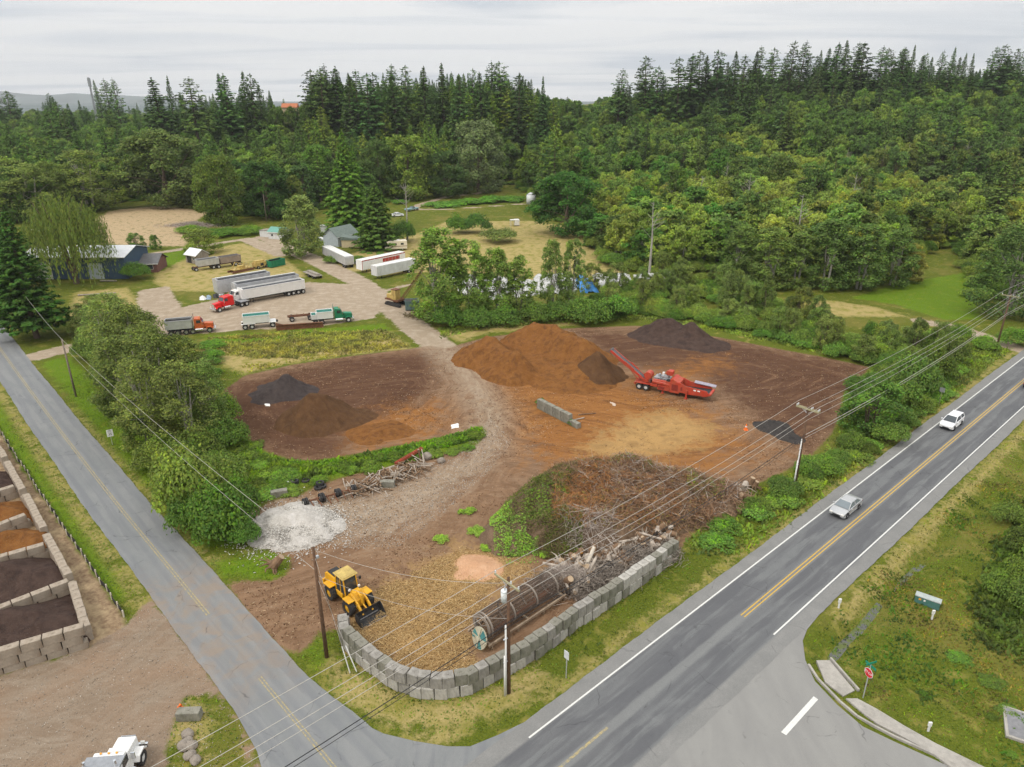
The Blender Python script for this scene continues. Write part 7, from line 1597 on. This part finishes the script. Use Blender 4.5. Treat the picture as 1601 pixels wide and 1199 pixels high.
# ================================================================ trucks and trailers
def conv_truck(e, x0, col, sleeper=True, fend=None, tank=True, stack=True, w_=1.05):
    """conventional tractor nose pointing +x, front bumper at x0"""
    f = fend or col
    b = MB(); b.prism([(x0-2.05, 1.0), (x0-2.05, 1.95), (x0-.35, 1.78), (x0-.28, .8), (x0-.6, .75)], -.62, .62); b.build('hood', col, e, bevel=.08)
    for y in (-1, 1): b = MB(); b.prism([(x0-1.75, .85), (x0-1.55, 1.22), (x0-.75, 1.22), (x0-.4, .85), (x0-.5, .8), (x0-.85, 1.1), (x0-1.45, 1.1), (x0-1.65, .8)], min(y*.6, y*1.15), max(y*.6, y*1.15)); b.build('front_fender', f, e)
    MB().box(x0-.27, x0-.23, -.5, .5, .8, 1.72).build('grille', CHROME, e); MB().box(x0-.2, x0, -1.1, 1.1, .45, .8).build('bumper', CHROME, e, bevel=.04)
    for y in (-.85, .85): MB().box(x0-.3, x0-.22, y-.14, y+.14, .92, 1.14).build('headlight', LAMPW, e)
    xc = x0-2.05; b = MB(); b.prism([(xc-1.7, .95), (xc-1.7, 2.85), (xc-1.5, 2.98), (xc-.55, 2.9), (xc-.1, 2.05), (xc+.02, 1.0)], -.98, .98); cab = b.build('cab', col, e, bevel=.06)
    MB().hexa([(xc-.13, -.85, 2.08), (xc-.10, -.85, 2.08), (xc-.10, .85, 2.08), (xc-.13, .85, 2.08), (xc-.5, -.8, 2.78), (xc-.44, -.8, 2.78), (xc-.44, .8, 2.78), (xc-.5, .8, 2.78)]).build('windscreen', GLASS, cab)
    for y in (-1, 1): MB().box(xc-1.25, xc-.5, min(y*.985, y*1.0), max(y*.985, y*1.0), 2.05, 2.65).build('side_window', GLASS, cab); MB().box(xc-.25, xc-.18, min(y*1.05, y*1.3), max(y*1.05, y*1.3), 1.8, 2.35).build('mirror', CHROME, cab)
    for y in (-.5, 0, .5): MB().box(xc-.75, xc-.65, y-.06, y+.06, 2.95, 3.02).build('marker_lamp', AMBER, cab)
    if sleeper: b = MB(); b.box(xc-2.6, xc-1.7, -1.02, 1.02, .95, 3.0); b.build('sleeper', col, e, bevel=.06)
    if tank:
        for y in (-1, 1): MB().cyl((xc-1.6, y*.95, .75), (xc-.2, y*.95, .75), .32, .32, 14).build('fuel_tank', CHROME, e)
    if stack:
        for y in (-.95, .95): MB().cyl((xc-1.85-(.9 if sleeper else 0), y, 1), (xc-1.85-(.9 if sleeper else 0), y, 3.6), .08, .08, 8).build('exhaust_stack', CHROME, e)
    for y in (-1, 1): wheel(e, x0-1.1, y*1.0, .52, .52, .3, RIMW if col is not ORT else RIMS)
def duals(e, xs_, rim=RIMS, r=.52):
    for x in xs_:
        for y in (-1, 1): wheel(e, x, y*.92, r, r, .56, rim)
def chassis(e, x0, x1, z=.8, m=BLACKM): MB().box(x0, x1, -.42, -.28, z, z+.25).box(x0, x1, .28, .42, z, z+.25).build('chassis', m, e)
def open_box(e, x0, x1, z0, z1, out, inn, w_=1.25, ribs=0, name='box', fill=None, flare=.0, rib_m=None):
    b = MB(); t_ = .07
    for y in (-1, 1): b.hexa([(x0, y*w_*.94, z0), (x1, y*w_*.94, z0), (x1, y*(w_*.94-t_), z0), (x0, y*(w_*.94-t_), z0), (x0-flare, y*w_, z1), (x1+flare, y*w_, z1), (x1+flare, y*(w_-t_), z1), (x0-flare, y*(w_-t_), z1)])
    b.box(x0, x0+t_, -w_+.05, w_-.05, z0, z1).box(x1-t_, x1, -w_+.05, w_-.05, z0, z1+.05).box(x0, x1, -w_*.9, w_*.9, z0, z0+.08)
    for k in range(ribs):
        x = x0+(x1-x0)*(k+.5)/ribs
        for y in (-1, 1): b.bar((x, y*(w_*.94+.03), z0), (x, y*(w_+.03), z1-.05), .07, .07)
    b.bar((x0, -w_, z1), (x1, -w_, z1), .12, .10).bar((x0, w_, z1), (x1, w_, z1), .12, .10); o = b.build(name, out, e)
    if fill is not None: MB().box(x0+t_+.01, x1-t_-.01, -w_+.13, w_-.13, fill-.05, fill).build('load_cover', inn, o)
    else:
        MB().box(x0+t_+.005, x1-t_-.005, -w_*.88, w_*.88, z0+.085, z0+.1).build('bed_floor', inn, o)
        MB().box(x0+t_+.005, x1-t_-.005, -w_+.115, -w_+.13, z0+.1, z1-.08).box(x0+t_+.005, x1-t_-.005, w_-.13, w_-.115, z0+.1, z1-.08).build('bed_lining', inn, o)
    return o
def place(name, label, cat, a, b2, side=0.0, L=None, group=None):
    """thing laid from ground point a (its -x end) to b2 (its +x end); side shifts it away from the camera"""
    A, B_ = Vector(G(*a)), Vector(G(*b2)); rz = math.atan2(B_.y-A.y, B_.x-A.x); m_ = (A+B_)/2; n_ = Vector((-math.sin(rz), math.cos(rz)))
    if n_.y < 0: n_ = -n_
    m_ += n_*side; e = thing(name, label, cat, (m_.x, m_.y, 0), rz, group); return e, (B_-A).length
# red semi with white ribbed hopper trailer (nose to the left)
e, L = place('semi_truck', 'bright red semi tractor hitched to the nearest white trailer', 'truck', (391, 477), (337, 490), 1.1); conv_truck(e, L/2, REDT); chassis(e, -L/2, L/2-1.5, .75, BLACKM); duals(e, [-L/2+.7, -L/2+1.9], RIMW); MB().box(-L/2, -L/2+2.0, -1.0, 1.0, 1.02, 1.1).build('fifth_wheel', STEEL, e)
def hopper(a, b2, side, label, body=WHT, cov=TARPK, h=3.1, wheels=(.55, 1.75, 2.95, 4.15), ribs=30, roll=None, z0=1.15):
    e, L = place('hopper_trailer', label, 'trailer', a, b2, side); chassis(e, -L/2+.2, L/2-.5, .85); duals(e, [L/2-q for q in wheels], RIMW)
    open_box(e, -L/2, L/2, z0, h, body, cov, 1.27, ribs, 'body', h-.22); MB().prism([(-L/2-.02, h-.7), (-L/2-.02, h+.25), (-L/2+.5, h+.1), (-L/2+.5, h-.7)], -1.2, 1.2).build('front_hood', body, e)
    for y in (-.9, .9): MB().box(-L/2+2.4, -L/2+2.55, y-.08, y+.08, .0, 1.0).build('landing_leg', BLACKM, e)
    if roll: MB().cyl((-L/2+.6, .95, h+.12), (L/2-.1, .95, h+.12), .13, .13, 8).build('tarp_roll', roll, e)
    MB().box(L/2-.02, L/2+.05, -1.2, 1.2, .95, 1.1).build('rear_bumper', STEEL, e)
    for y in (-1, 1): MB().box(L/2+.05, L/2+.07, y-.1, y+.1, 1.15, 1.3).build('tail_light', LAMPR, e)
hopper((380, 476), (478, 458), 1.1, 'nearest white ribbed hopper trailer behind the red tractor', h=3.25)
hopper((380, 476), (480, 458), 4.6, 'middle grey open trailer with a white rolled tarp', ALU, TARPK, 3.8, ribs=26, roll=PAINTW)
hopper((362, 476), (446, 460), 8.0, 'furthest trailer of the three with a long white roof edge', ALU, TARPK, 4.1, ribs=0, roll=WHT)
e, L = place('semi_truck', 'white day cab tractor tucked behind the red tractor', 'truck', (400, 476), (352, 487), 4.4); conv_truck(e, L/2-2.2, WHT, False); chassis(e, -L/2, L/2-3.2, .75); duals(e, [-L/2+.7, -L/2+1.9], RIMW)
# orange dump truck (nose right)
e, L = place('dump_truck', 'orange dump truck with an aluminium body at the left end of the truck row', 'truck', (262, 526), (338, 519), 1.1); conv_truck(e, L/2, ORT, False); chassis(e, -L/2, L/2-1.4, .75); duals(e, [-L/2+.7, -L/2+1.9, -L/2+3.4, -L/2+4.6], RIMS)
open_box(e, -L/2-.2, L/2-4.1, 1.25, 2.9, ALU, BEDIN, 1.25, 0, 'dump_body'); MB().box(-L/2-.2, L/2-4.1, -.12, .12, 2.78, 2.9).build('tarp_bow', BLACKM, e)
# teal and white transfer trailer
e, L = place('dump_trailer', 'white dump trailer with a teal lined box behind its long drawbar', 'trailer', (379, 516), (440, 510), 1.0); open_box(e, -L/2+.3, -L/2+5.4, 1.2, 2.7, WHT, TEAL, 1.2, 0, 'box'); chassis(e, -L/2, L/2-.5, .85); duals(e, [-L/2+.6, -L/2+1.9], RIMW); duals(e, [L/2-1.6], RIMW); 
for q_ in ((-L/2-.1, -L/2+2.6, -1.25, -.7), (-L/2-.1, -L/2+2.6, .7, 1.25), (L/2-2.3, L/2-.9, -1.25, 1.25)): MB().box(*q_, 1.08, 1.14).build('mudguard', WHT, e)
# green dump truck
e, L = place('dump_truck', 'dark green dump truck with a white and teal box at the right of the row', 'truck', (488, 509), (554, 503), 1.1); conv_truck(e, L/2, GRT, False, stack=True); chassis(e, -L/2, L/2-1.4, .75); duals(e, [-L/2+.8, -L/2+2.0], RIMW); open_box(e, -L/2+1.1, L/2-4.1, 1.2, 2.6, WHT, TEAL, 1.2, 0, 'box'); open_box(e, -L/2, -L/2+1.05, 1.2, 2.1, WHT, TEAL, 1.15, 0, 'rear_box')
e, L = place('flatbed_chassis', 'bare rusty truck chassis behind the steel beam', 'chassis', (451, 505), (492, 501), 1.6); MB().box(-L/2, L/2, -.5, -.3, .8, 1.05).box(-L/2, L/2, .3, .5, .8, 1.05).build('rails', RUST, e); duals(e, [-L/2+.8, L/2-.8], RIMS, .5)
for k in range(4): MB().box(-L/2+.6+k*(L-1.2)/3-.06, -L/2+.6+k*(L-1.2)/3+.06, -.7, .7, 1.05, 1.15).build('cross_member', RUST, e)
e, L = place('steel_beam', 'long rusty steel girder lying in front of the truck row', 'girder', (432, 517), (506, 512), .4); MB().box(-L/2, L/2, -.06, .06, 0, 1.0).box(-L/2, L/2, -.25, .25, 0, .06).box(-L/2, L/2, -.25, .25, 1.0, 1.06).build('web', RUST, e); MB().prism([(-L/2, 1.07), (-L/2, 1.5), (-L/2+1.4, 1.07)], -.06, .06).build('gusset', RUST, e)
# old rigs on the dry grass
for (a, b2, lb, m_) in (((311, 424), (344, 419), 'left old dump trailer with a dusty grey box beside the small shed', ALU), ((346, 419), (378, 414), 'right old dump trailer with a rusty rim beside the yellow frame', mat('dusty_brown', (.30, .24, .20), .8, 0, .15, 1.5))):
    e, L = place('dump_trailer', lb, 'trailer', a, b2, 1.0); chassis(e, -L/2-1, L/2+.2, .8, RUST); duals(e, [-L/2-.6, L/2-1.6, L/2-.5], RIMW); open_box(e, -L/2+.1, L/2, 1.2, 2.8, m_, BEDIN, 1.2, 0, 'box')
e, L = place('tracked_machine', 'derelict yellow tracked frame on the dry grass', 'machine', (362, 428), (397, 421), .9)
for y in (-1.1, 1.1): b = MB(); b.prism([(-L/2+.3, .45), (-L/2, .25), (-L/2+.3, 0), (L/2-.3, 0), (L/2, .3), (L/2-.3, .6)], y-.2, y+.2); b.build('track', RUST, e)
MB().box(-L/2+.8, L/2-.8, -1, 1, .6, .8).bar((-2, -.9, .7), (-.9, -.9, 2.4), .14).bar((-2, .9, .7), (-.9, .9, 2.4), .14).bar((-.9, -.9, 2.4), (1.4, -.9, 1.6), .12).bar((-.9, .9, 2.4), (1.4, .9, 1.6), .12).bar((1.4, -1, .7), (1.9, -1, 2.1), .12).bar((1.4, 1, .7), (1.9, 1, 2.1), .12).box(-.6, 1.0, -.6, .6, .8, 1.5).build('frame', YELF, e)
e, L = place('machine_body', 'pale yellow machine body right of the tracked frame', 'machine', (400, 421), (421, 417), .8); MB().box(-L/2, L/2, -.9, .9, .5, 1.7).box(-L/2+.3, L/2-1, -.5, .5, 1.7, 2.1).build('body', YELF, e, bevel=.05); duals(e, [-L/2+.7, L/2-.8], RIMS, .4); MB().box(-.5, .4, -.92, -.9, .7, 1.4).build('vent', BLACKM, e)
e, L = place('green_bin', 'dark green steel bin at the end of the old machinery', 'bin', (424, 419), (446, 414), .9); open_box(e, -L/2, L/2, .1, 1.8, GRT, BLACKM, 1.1, 5, 'bin_body')
e, L = place('lowboy_trailer', 'small flat trailer loaded with grey lumber by the farm track', 'trailer', (494, 437), (475, 429), .8); MB().box(-L/2, L/2, -1.1, 1.1, .7, .85).build('deck', WALLG, e); duals(e, [-L/2+1, 0], RIMS, .4); MB().box(-L/2+.4, L/2-.8, -.7, .3, .86, 1.2).build('lumber', WALLG, e)
for i, (u, v, w_, m_, lb) in enumerate([(317,466,1.2,PAINTW,'white bag at the left of the junk beside the trailers'), (326,465,1.0,mat('junk_blue', (.25, .33, .42), .6),'blue grey sheet in the junk beside the trailers'), (338,463,1.1,BLACKM,'dark junk bundle beside the trailers'), (346,461,.9,PAINTW,'white barrel end in the junk nearest the trailers')]):
    crumple('junk', [(u-w_*4, v-2), (u+w_*4, v-3), (u+w_*4, v+3), (u-w_*4, v+3)], .8, m_, lb, 'junk', 40+i, .2)
# white dump truck at lower left seen from behind, nose away
e = thing('dump_truck', 'clean white dump truck at the bottom left corner of the picture', 'truck', (*G(166, 1268), 0), heading(160, 1240, 212, 1172)+.25); conv_truck(e, 4.6, WHT, False); chassis(e, -4.5, 3.2, .75); duals(e, [-3.6, -2.4], RIMS); open_box(e, -4.6, .75, 1.2, 2.9, ALU, BEDIN, 1.25, 0, 'dump_body'); MB().box(.4, 1.5, -1.2, 1.2, 3.0, 3.12).build('tarp_housing', STEEL, e)
# dragline crane
e, L = place('crane', 'old yellow crawler crane with a rusty lattice boom', 'crane', (600, 474), (630, 482), 1.2)
for y in (-1.3, 1.3): b = MB(); b.prism([(-2.2, .5), (-2.5, .25), (-2.2, 0), (2.2, 0), (2.5, .3), (2.2, .75), (-2, .75)], y-.3, y+.3); b.build('track', BLACKM, e)
MB().cyl((0, 0, .7), (0, 0, 1.1), .9, .9, 16).box(-2.6, 1.6, -1.3, 1.3, 1.1, 1.4).build('turntable', RUST, e); MB().box(-.4, 1.0, -1.25, .2, 1.4, 3.6).build('cab', YELF, e, bevel=.04); MB().box(-.5, 1.1, -1.3, .3, 3.6, 3.7).build('cab_roof', RUST, e); MB().box(-2.4, -.6, -.9, .9, 1.4, 2.3).build('engine', YELF, e, bevel=.04)
b = MB(); A_, B_ = Vector((1.4, .2, 1.4)), Vector((7.5, 1.5, 9.0))
for dy_ in (-.35, .35):
    for dz_ in (-.3, .3): b.bar(A_+Vector((0, dy_, dz_)), B_+Vector((0, dy_*.5, dz_*.5)), .09)
for k in range(12): p0 = A_.lerp(B_, k/12); p1 = A_.lerp(B_, (k+1)/12); b.bar(p0+Vector((0, -.35, .3)), p1+Vector((0, .35, .3)), .05).bar(p0+Vector((0, -.35, -.3)), p1+Vector((0, -.35, .3)), .05)
b.build('lattice_boom', RUST, e)
e, L = place('dump_box', 'teal grey dump box lying beside the yellow crane', 'box', (634, 486), (656, 485), .9); open_box(e, -L/2, L/2, .2, 2.1, mat('teal_grey', (.13, .20, .20), .7, 0, .15, 1.5), BEDIN, 1.2, 4, 'box')
# trailers beside the track
def van_trailer(a, b2, side, label, body, stripe=None, h=3.3, roof=None):
    e, L = place('van_trailer', label, 'trailer', a, b2, side); MB().box(-L/2, L/2, -1.25, 1.25, .9, h).build('body', body, e, bevel=.03); MB().box(-L/2+.02, L/2-.02, -1.23, 1.23, h, h+.04).build('roof', roof or PAINTW, e)
    if stripe: MB().box(-L/2-.01, L/2+.01, -1.262, -1.25, h-.25, h).box(-L/2-.012, -L/2+.15, -1.264, -1.25, .9, h).build('red_trim', stripe, e); MB().box(-.5, L/2-2, -1.262, -1.25, 1.9, 2.9).build('red_panel', stripe, e)
    duals(e, [L/2-1, L/2-2.2], RIMW, .48)
    for y in (-.9, .9): MB().box(-L/2+1.5, -L/2+1.65, y-.08, y+.08, 0, .9).build('landing_leg', BLACKM, e)
    b = MB()
    for y in (-.62, .62): b.box(L/2+.001, L/2+.03, y-.55, y+.55, 1.0, h-.1)
    b.build('rear_door', body, e)
    b = MB()
    for k in range(int(L/1.2)): b.box(-L/2+.6+1.2*k-.03, -L/2+.6+1.2*k+.03, -1.27, -1.25, .95, h-.05)
    b.build('side_posts', ALU if body is ALU else PAINTW, e); return e
van_trailer((505, 402), (541, 420), 1.2, 'grey weathered box trailer between the track and the motorhome', ALU, None, 3.2)
van_trailer((567, 428), (634, 413), 1.2, 'white box trailer with red trim behind the plain white one', WHT, mat('trim_red', (.38, .05, .04), .5), 3.4)
van_trailer((588, 437), (648, 424), .6, 'plain dirty white box trailer nearest the poplars', mat('dirty_white', (.62, .63, .64), .6, 0, .08, 1, (.4, .39, .36), .3, .8), None, 3.4)
# motorhome
e, L = place('motorhome', 'cream motorhome with a brown stripe beside the dark pine', 'motorhome', (637, 391), (603, 393), 1.1)
b = MB(); b.prism([(-L/2, .5), (-L/2, 2.9), (L/2-1.6, 2.95), (L/2-.5, 2.7), (L/2-.8, 2.0), (L/2-1.5, 1.9), (L/2-1.7, .5)], -1.15, 1.15); b.build('body', CREAM, e, bevel=.08); b = MB(); b.prism([(L/2-1.9, .45), (L/2-1.9, 1.9), (L/2-1.4, 1.85), (L/2-1.0, 1.25), (L/2, 1.05), (L/2, .45)], -1.0, 1.0); b.build('cab', CREAM, e, bevel=.06)
MB().hexa([(L/2-1.38, -.9, 1.82), (L/2-1.0, -.9, 1.28), (L/2-1.0, .9, 1.28), (L/2-1.38, .9, 1.82), (L/2-1.36, -.9, 1.85), (L/2-.97, -.9, 1.31), (L/2-.97, .9, 1.31), (L/2-1.36, .9, 1.85)]).build('windscreen', GLASS, e)
for y in (-1, 1):
    for x in (-1.8, .3): MB().box(x-.45, x+.45, min(y*1.15, y*1.17), max(y*1.15, y*1.17), 1.7, 2.3).build('window', GLASS, e)
    MB().box(-L/2+.02, L/2-1.8, min(y*1.15, y*1.165), max(y*1.15, y*1.165), 1.25, 1.4).build('stripe', STRIPE, e)
    for x in (-L/2+1.4, L/2-.8): wheel(e, x, y*.95, .38, .38, .25, RIMS)
MB().box(-1.2, -.4, -.4, .4, 2.92, 3.15).build('roof_unit', PAINTW, e)
# small parked vehicles near the upper track
e, L = place('pickup_truck', 'faded blue pickup parked by the upper track', 'truck', (637, 331), (655, 328), .8); MB().prism([(-L/2, .5), (-L/2, 1.1), (-.3, 1.1), (-.3, 1.1), (L/2-.2, 1.05), (L/2, .5)], -.9, .9).build('body', mat('faded_blue', (.25, .38, .42), .5), e, bevel=.05); MB().hexa([(-.4, -.85, 1.1), (1.3, -.85, 1.1), (1.3, .85, 1.1), (-.4, .85, 1.1), (-.2, -.7, 1.7), (.8, -.7, 1.7), (.8, .7, 1.7), (-.2, .7, 1.7)]).build('cab_glass', GLASSL, e); duals(e, [-L/2+1, L/2-1], RIMS, .35)
for (u, v, lb, m_) in ((622, 338, 'white car half hidden behind the rounded dark shrub', CWHT), (612, 380, 'dark blue car in the shade behind the motorhome', mat('car_navy', (.05, .08, .16), .3))):
    car('parked_car', lb, 'car', (*G(u, v), 0), .2, m_)
for (u, v, lb, m_) in ((515, 376, 'white tank shaped car cover beside the grey house', PAINTW),):
    e = thing('storage_tank', 'pale rounded fuel tank beside the grey house', 'tank', (*G(508, 378), 0), .1); MB().cyl((-1.8, 0, .9), (1.8, 0, .9), .7, .7, 16).cyl((-2.1, 0, .9), (-1.8, 0, .9), .3, .7, 16).cyl((1.8, 0, .9), (2.1, 0, .9), .7, .3, 16).build('shell', INS, e, True); MB().box(-1.2, -1, -.5, .5, 0, .4).box(1, 1.2, -.5, .5, 0, .4).build('cradle', STEEL, e)
e = thing('silo_tank', 'upright white tank at the left of the dark round maple', 'tank', (*G(830, 319), 0)); hh = HT(830, 319, 301); MB().cyl((0, 0, 0), (0, 0, hh-.8), 1.9, 1.9, 20).cyl((0, 0, hh-.8), (0, 0, hh), 1.9, .5, 20).build('shell', INS, e, True); MB().bar((1.95, -.2, 0), (1.95, -.2, hh), .06).bar((1.95, .2, 0), (1.95, .2, hh), .06).build('ladder', STEEL, e)
e = thing('camper_shell', 'small white hut with an open porch above the dry field', 'hut', (*G(805, 353), 0), .2); MB().box(-.2, 1.5, -1, 1, .3, 2.3).build('body', WHT, e, bevel=.05); MB().box(-1.7, -.2, -1, 1, 2.1, 2.2).bar((-1.6, -.9, 0), (-1.6, -.9, 2.1), .1).bar((-1.6, .9, 0), (-1.6, .9, 2.1), .1).build('porch', PAINTW, e)
# ================================================================ buildings
def gable(name, label, loc, rz, lx, ly, h, rh, wall, roof, over=.4, axis='x', doors=(), wins=(), cat='house', hip=0):
    """lx, ly footprint; ridge along local x"""
    e = thing(name, label, cat, (*loc, 0), rz); b = MB(); X0, Y0 = lx/2, ly/2
    if hip: b.box(-X0, X0, -Y0, Y0, 0, h)
    else: b.prismx([(-Y0, 0), (-Y0, h), (0, h+rh-.06), (Y0, h), (Y0, 0)], -X0, X0)
    b.build('walls', wall, e); b = MB(); t_ = .12; sl = rh/Y0
    for s in (-1, 1):
        ye = s*(Y0+over); ze = h-over*sl
        b.hexa([(-X0-over, ye, ze), (X0+over, ye, ze), (X0+over-hip*0, 0, h+rh), (-X0-over, 0, h+rh), (-X0-over, ye, ze+t_), (X0+over, ye, ze+t_), (X0+over-hip, 0, h+rh+t_), (-X0-over+hip, 0, h+rh+t_)] if not hip else
               [(-X0-over, ye, ze), (X0+over, ye, ze), (X0-hip, 0, h+rh-.02), (-X0+hip, 0, h+rh-.02), (-X0-over, ye, ze+t_), (X0+over, ye, ze+t_), (X0-hip, 0, h+rh+t_), (-X0+hip, 0, h+rh+t_)])
    if hip:
        for s in (-1, 1): b.add([(s*(X0+over), -(Y0+over), h-over*sl), (s*(X0+over), (Y0+over), h-over*sl), (s*(X0-hip), 0, h+rh-.02), (s*(X0+over), -(Y0+over), h-over*sl+t_), (s*(X0+over), (Y0+over), h-over*sl+t_), (s*(X0-hip), 0, h+rh+t_)], [(0, 1, 2), (3, 5, 4), (0, 3, 4, 1), (1, 4, 5, 2), (2, 5, 3, 0)])
    b.build('roof', roof, e)
    b = MB(); b.box(-X0-over, X0+over, -Y0-over-.06, -Y0-over-.002, h-over*sl-.04, h-over*sl+t_+.02); b.build('fascia', PAINTW, e)
    for (x, y_, w_, z0, z1, m_) in doors: MB().box(x-w_/2, x+w_/2, -Y0-.03, -Y0-.002, z0, z1).build('door', m_, e)
    for (x, w_, z0, z1) in wins:
        fr = MB().box(x-w_/2-.08, x+w_/2+.08, -Y0-.03, -Y0-.002, z0-.08, z1+.08).build('window', PAINTW, e); MB().box(x-w_/2, x+w_/2, -Y0-.045, -Y0-.031, z0, z1).build('pane', GLASS, fr)
    return e
c0 = G(112, 440); gable('workshop', 'long blue workshop with a white metal roof behind the willow', (c0[0], c0[1]+9), .02, 25, 13, 5.6, 1.6, WALLB, ROOFW, .5, doors=[(-8, 0, 4, 0, 4.2, PAINTW), (5, 0, 3.6, 0, 4, WALLBL)], wins=[(0, 1.4, 2.4, 3.4)], cat='building')
c0 = G(206, 427); e = gable('brown_house', 'low brown house with a grey roof right of the willow', (c0[0]+.3, c0[1]+4), .12, 11.5, 7.5, 2.5, 1.7, WALLM, ROOFG, .5, doors=[(-3.6, 0, 2.8, 0, 2.1, STRIPE)], wins=[(.5, 1.6, 1.1, 2.0), (3.8, 1.8, .9, 2.0)]); MB().box(-1.4, -.8, .2, .8, 3.4, 4.9).build('chimney', PAINTW, e)
c0 = G(305, 412); gable('small_shed', 'small weathered shed with a white roof beside the old trailers', (c0[0], c0[1]+2), -.55, 4.6, 4.0, 2.4, 1.3, WALLG, ROOFW, .35, doors=[(-.8, 0, 1.8, 0, 1.9, BLACKM)], wins=[(1.3, 1.0, 1.1, 1.6)], cat='shed')
c0 = G(431, 374); gable('white_shed', 'small white shed with a teal roof left of the pale tree', (c0[0]+.8, c0[1]+2), -.35, 5.5, 4.4, 2.3, 1.2, WALLW, ROOFT, .3, wins=[(-1.2, .8, 1.0, 1.6)], cat='shed')
c0 = G(416, 371); e = thing('lean_to', 'low white lean to left of the teal roofed shed', 'shed', (c0[0], c0[1]+2, 0), -.35); MB().prism([(-2, 0), (-2, 2.0), (2, 2.4), (2, 0)], -1.5, 1.5).build('walls', WALLW, e); MB().prism([(-2.2, 2.02), (-2.2, 2.1), (2.1, 2.52), (2.1, 2.43)], -1.7, 1.7).build('roof', WALLG, e)
c0 = G(530, 384); e = gable('grey_house', 'grey green gabled house with a lean to beside the dark pine', (c0[0], c0[1]+3), 1.05, 9.0, 6.0, 3.2, 2.2, WALLBL, ROOFGR, .4, wins=[(-2.5, .9, 1.2, 2.1), (1, .9, 1.2, 2.1)], doors=[(3.2, 0, .9, 0, 2.0, PAINTW)])
c0 = G(549, 388); e = thing('lean_to', 'tan walled lean to garage with a grey green roof', 'shed', (c0[0], c0[1]+2.2, 0), .02); MB().box(-2.9, 2.7, -2.0, 2.2, 0, 2.4).build('walls', WALLT, e); MB().prism([(-3.1, 2.42), (-3.1, 3.4), (-2.9, 3.5), (3.0, 2.55), (3.0, 2.42)], -2.2, 2.4).build('roof', ROOFGR, e)
c0 = G(506, 364); e = thing('outbuilding', 'tiny white outbuilding behind the grey house', 'shed', (c0[0], c0[1]+1, 0), .1); MB().box(-1.2, 1.2, -1, 1, 0, 2.4).build('walls', WALLW, e); MB().box(-1.4, 1.4, -1.2, 1.2, 2.4, 2.5).build('roof', ROOFW, e)
c0 = G(78, 372); e = thing('outbuilding', 'small white roofed outbuilding behind the workshop', 'shed', (c0[0]-3, c0[1]+2, 0), .1); MB().box(-2.6, 2.6, -2, 2, 0, 2.6).build('walls', WALLW, e); MB().box(-2.8, 2.8, -2.2, 2.2, 2.6, 2.72).build('roof', ROOFW, e)
# house roof glimpsed in the forest and a lattice mast
def onhill(u, v, y):
    dy_ = (v-599.5)/FPX; t_ = y/(CP-dy_*SP); return t_*(u-800.5)/FPX, H-t_*(SP+dy_*CP)
x, z = onhill(453, 161, 450); e = thing('forest_house', 'house with an orange roof showing above the left treetops', 'house', (x, 450, z-7.9), .1); MB().box(-4.2, 4.2, -3.5, 3.5, -4, 5.5).build('walls', WALLT, e); MB().prismx([(-4.1, 5.5), (0, 7.8), (4.1, 5.5)], -4.6, 4.6).build('roof', mat('roof_orange', (.42, .15, .075), .8), e)
for k, u in enumerate((428, 441, 453, 466, 480)):
    xx, zt = onhill(u, 166.5+2*(k % 2), 438-2*k); gz_ = ground_z(xx, 438-2*k); plant('broadleaf_tree', 'farleaf%d' % k, xx, 438-2*k, max(6, zt-gz_), 5.5, vary((.045, .07, .024)), 'rounded tree in front of the orange roofed forest house', 'tree', 'trees in front of the forest house')
x, z = onhill(138, 121, 640); gz = ground_z(x, 640); hh = z-gz; e = thing('lattice_mast', 'slender radio mast rising above the trees at left', 'mast', (x, 640, gz)); b = MB()
for k in range(3): a = k*2.094; b.bar((math.cos(a)*1.0, math.sin(a)*1.0, 0), (math.cos(a)*.5, math.sin(a)*.5, hh), .35)
for k in range(14): a = k*2.094; z0 = hh*k/14; b.bar((math.cos(a)*.9, math.sin(a)*.9, z0), (math.cos(a+2.094)*.8, math.sin(a+2.094)*.8, z0+hh/14), .2)
b.build('lattice', STEEL, e); MB().box(-.9, .9, -.9, .9, hh*.86, hh*.99).build('antennas', STEEL, e)
log('log', 170, 440, 4, .2, .05, WALLG, 'pale timber lying on the dry grass in front of the willow', None, None, 0, CUT); log('log', 152, 461, 8, .2, .25, WALLG, 'long grey timbers on the dirt below the willow', None, None, 0, CUT); log('log', 250, 313, 6, .4, .1, WOODG, 'felled grey log above the sandy bank', None, None, 0, CUT)
for (u, v, sl, lb) in ((0, 378, 0, 'pale boat shed roof at the left picture edge'),):
    c0 = G(4, 392); e = thing('outbuilding', 'pale building with an orange trim at the left picture edge', 'shed', (c0[0]-2, c0[1], 0), .1); MB().box(-4, 4, -3, 3, 0, 4).build('walls', WALLW, e); MB().box(-4.3, 4.3, -3.3, 3.3, 4, 4.15).build('roof', ROOFT, e)
# air: one even pale volume round everything below the clouds
hm = bpy.data.materials.new('air'); hm.use_nodes = True; hn = hm.node_tree; hn.nodes.clear(); ho = hn.nodes.new('ShaderNodeOutputMaterial'); hv = hn.nodes.new('ShaderNodeVolumePrincipled')
hv.inputs['Color'].default_value = (.93, .96, 1, 1); hv.inputs['Density'].default_value = .00008; hv.inputs['Anisotropy'].default_value = .1; hn.links.new(hv.outputs[0], ho.inputs['Volume'])
o = MB().box(-10500, 10500, -700, 9500, -62, 620).build('haze', hm); tag(o, 'thin pale air over the whole landscape', None, None, 'stuff')
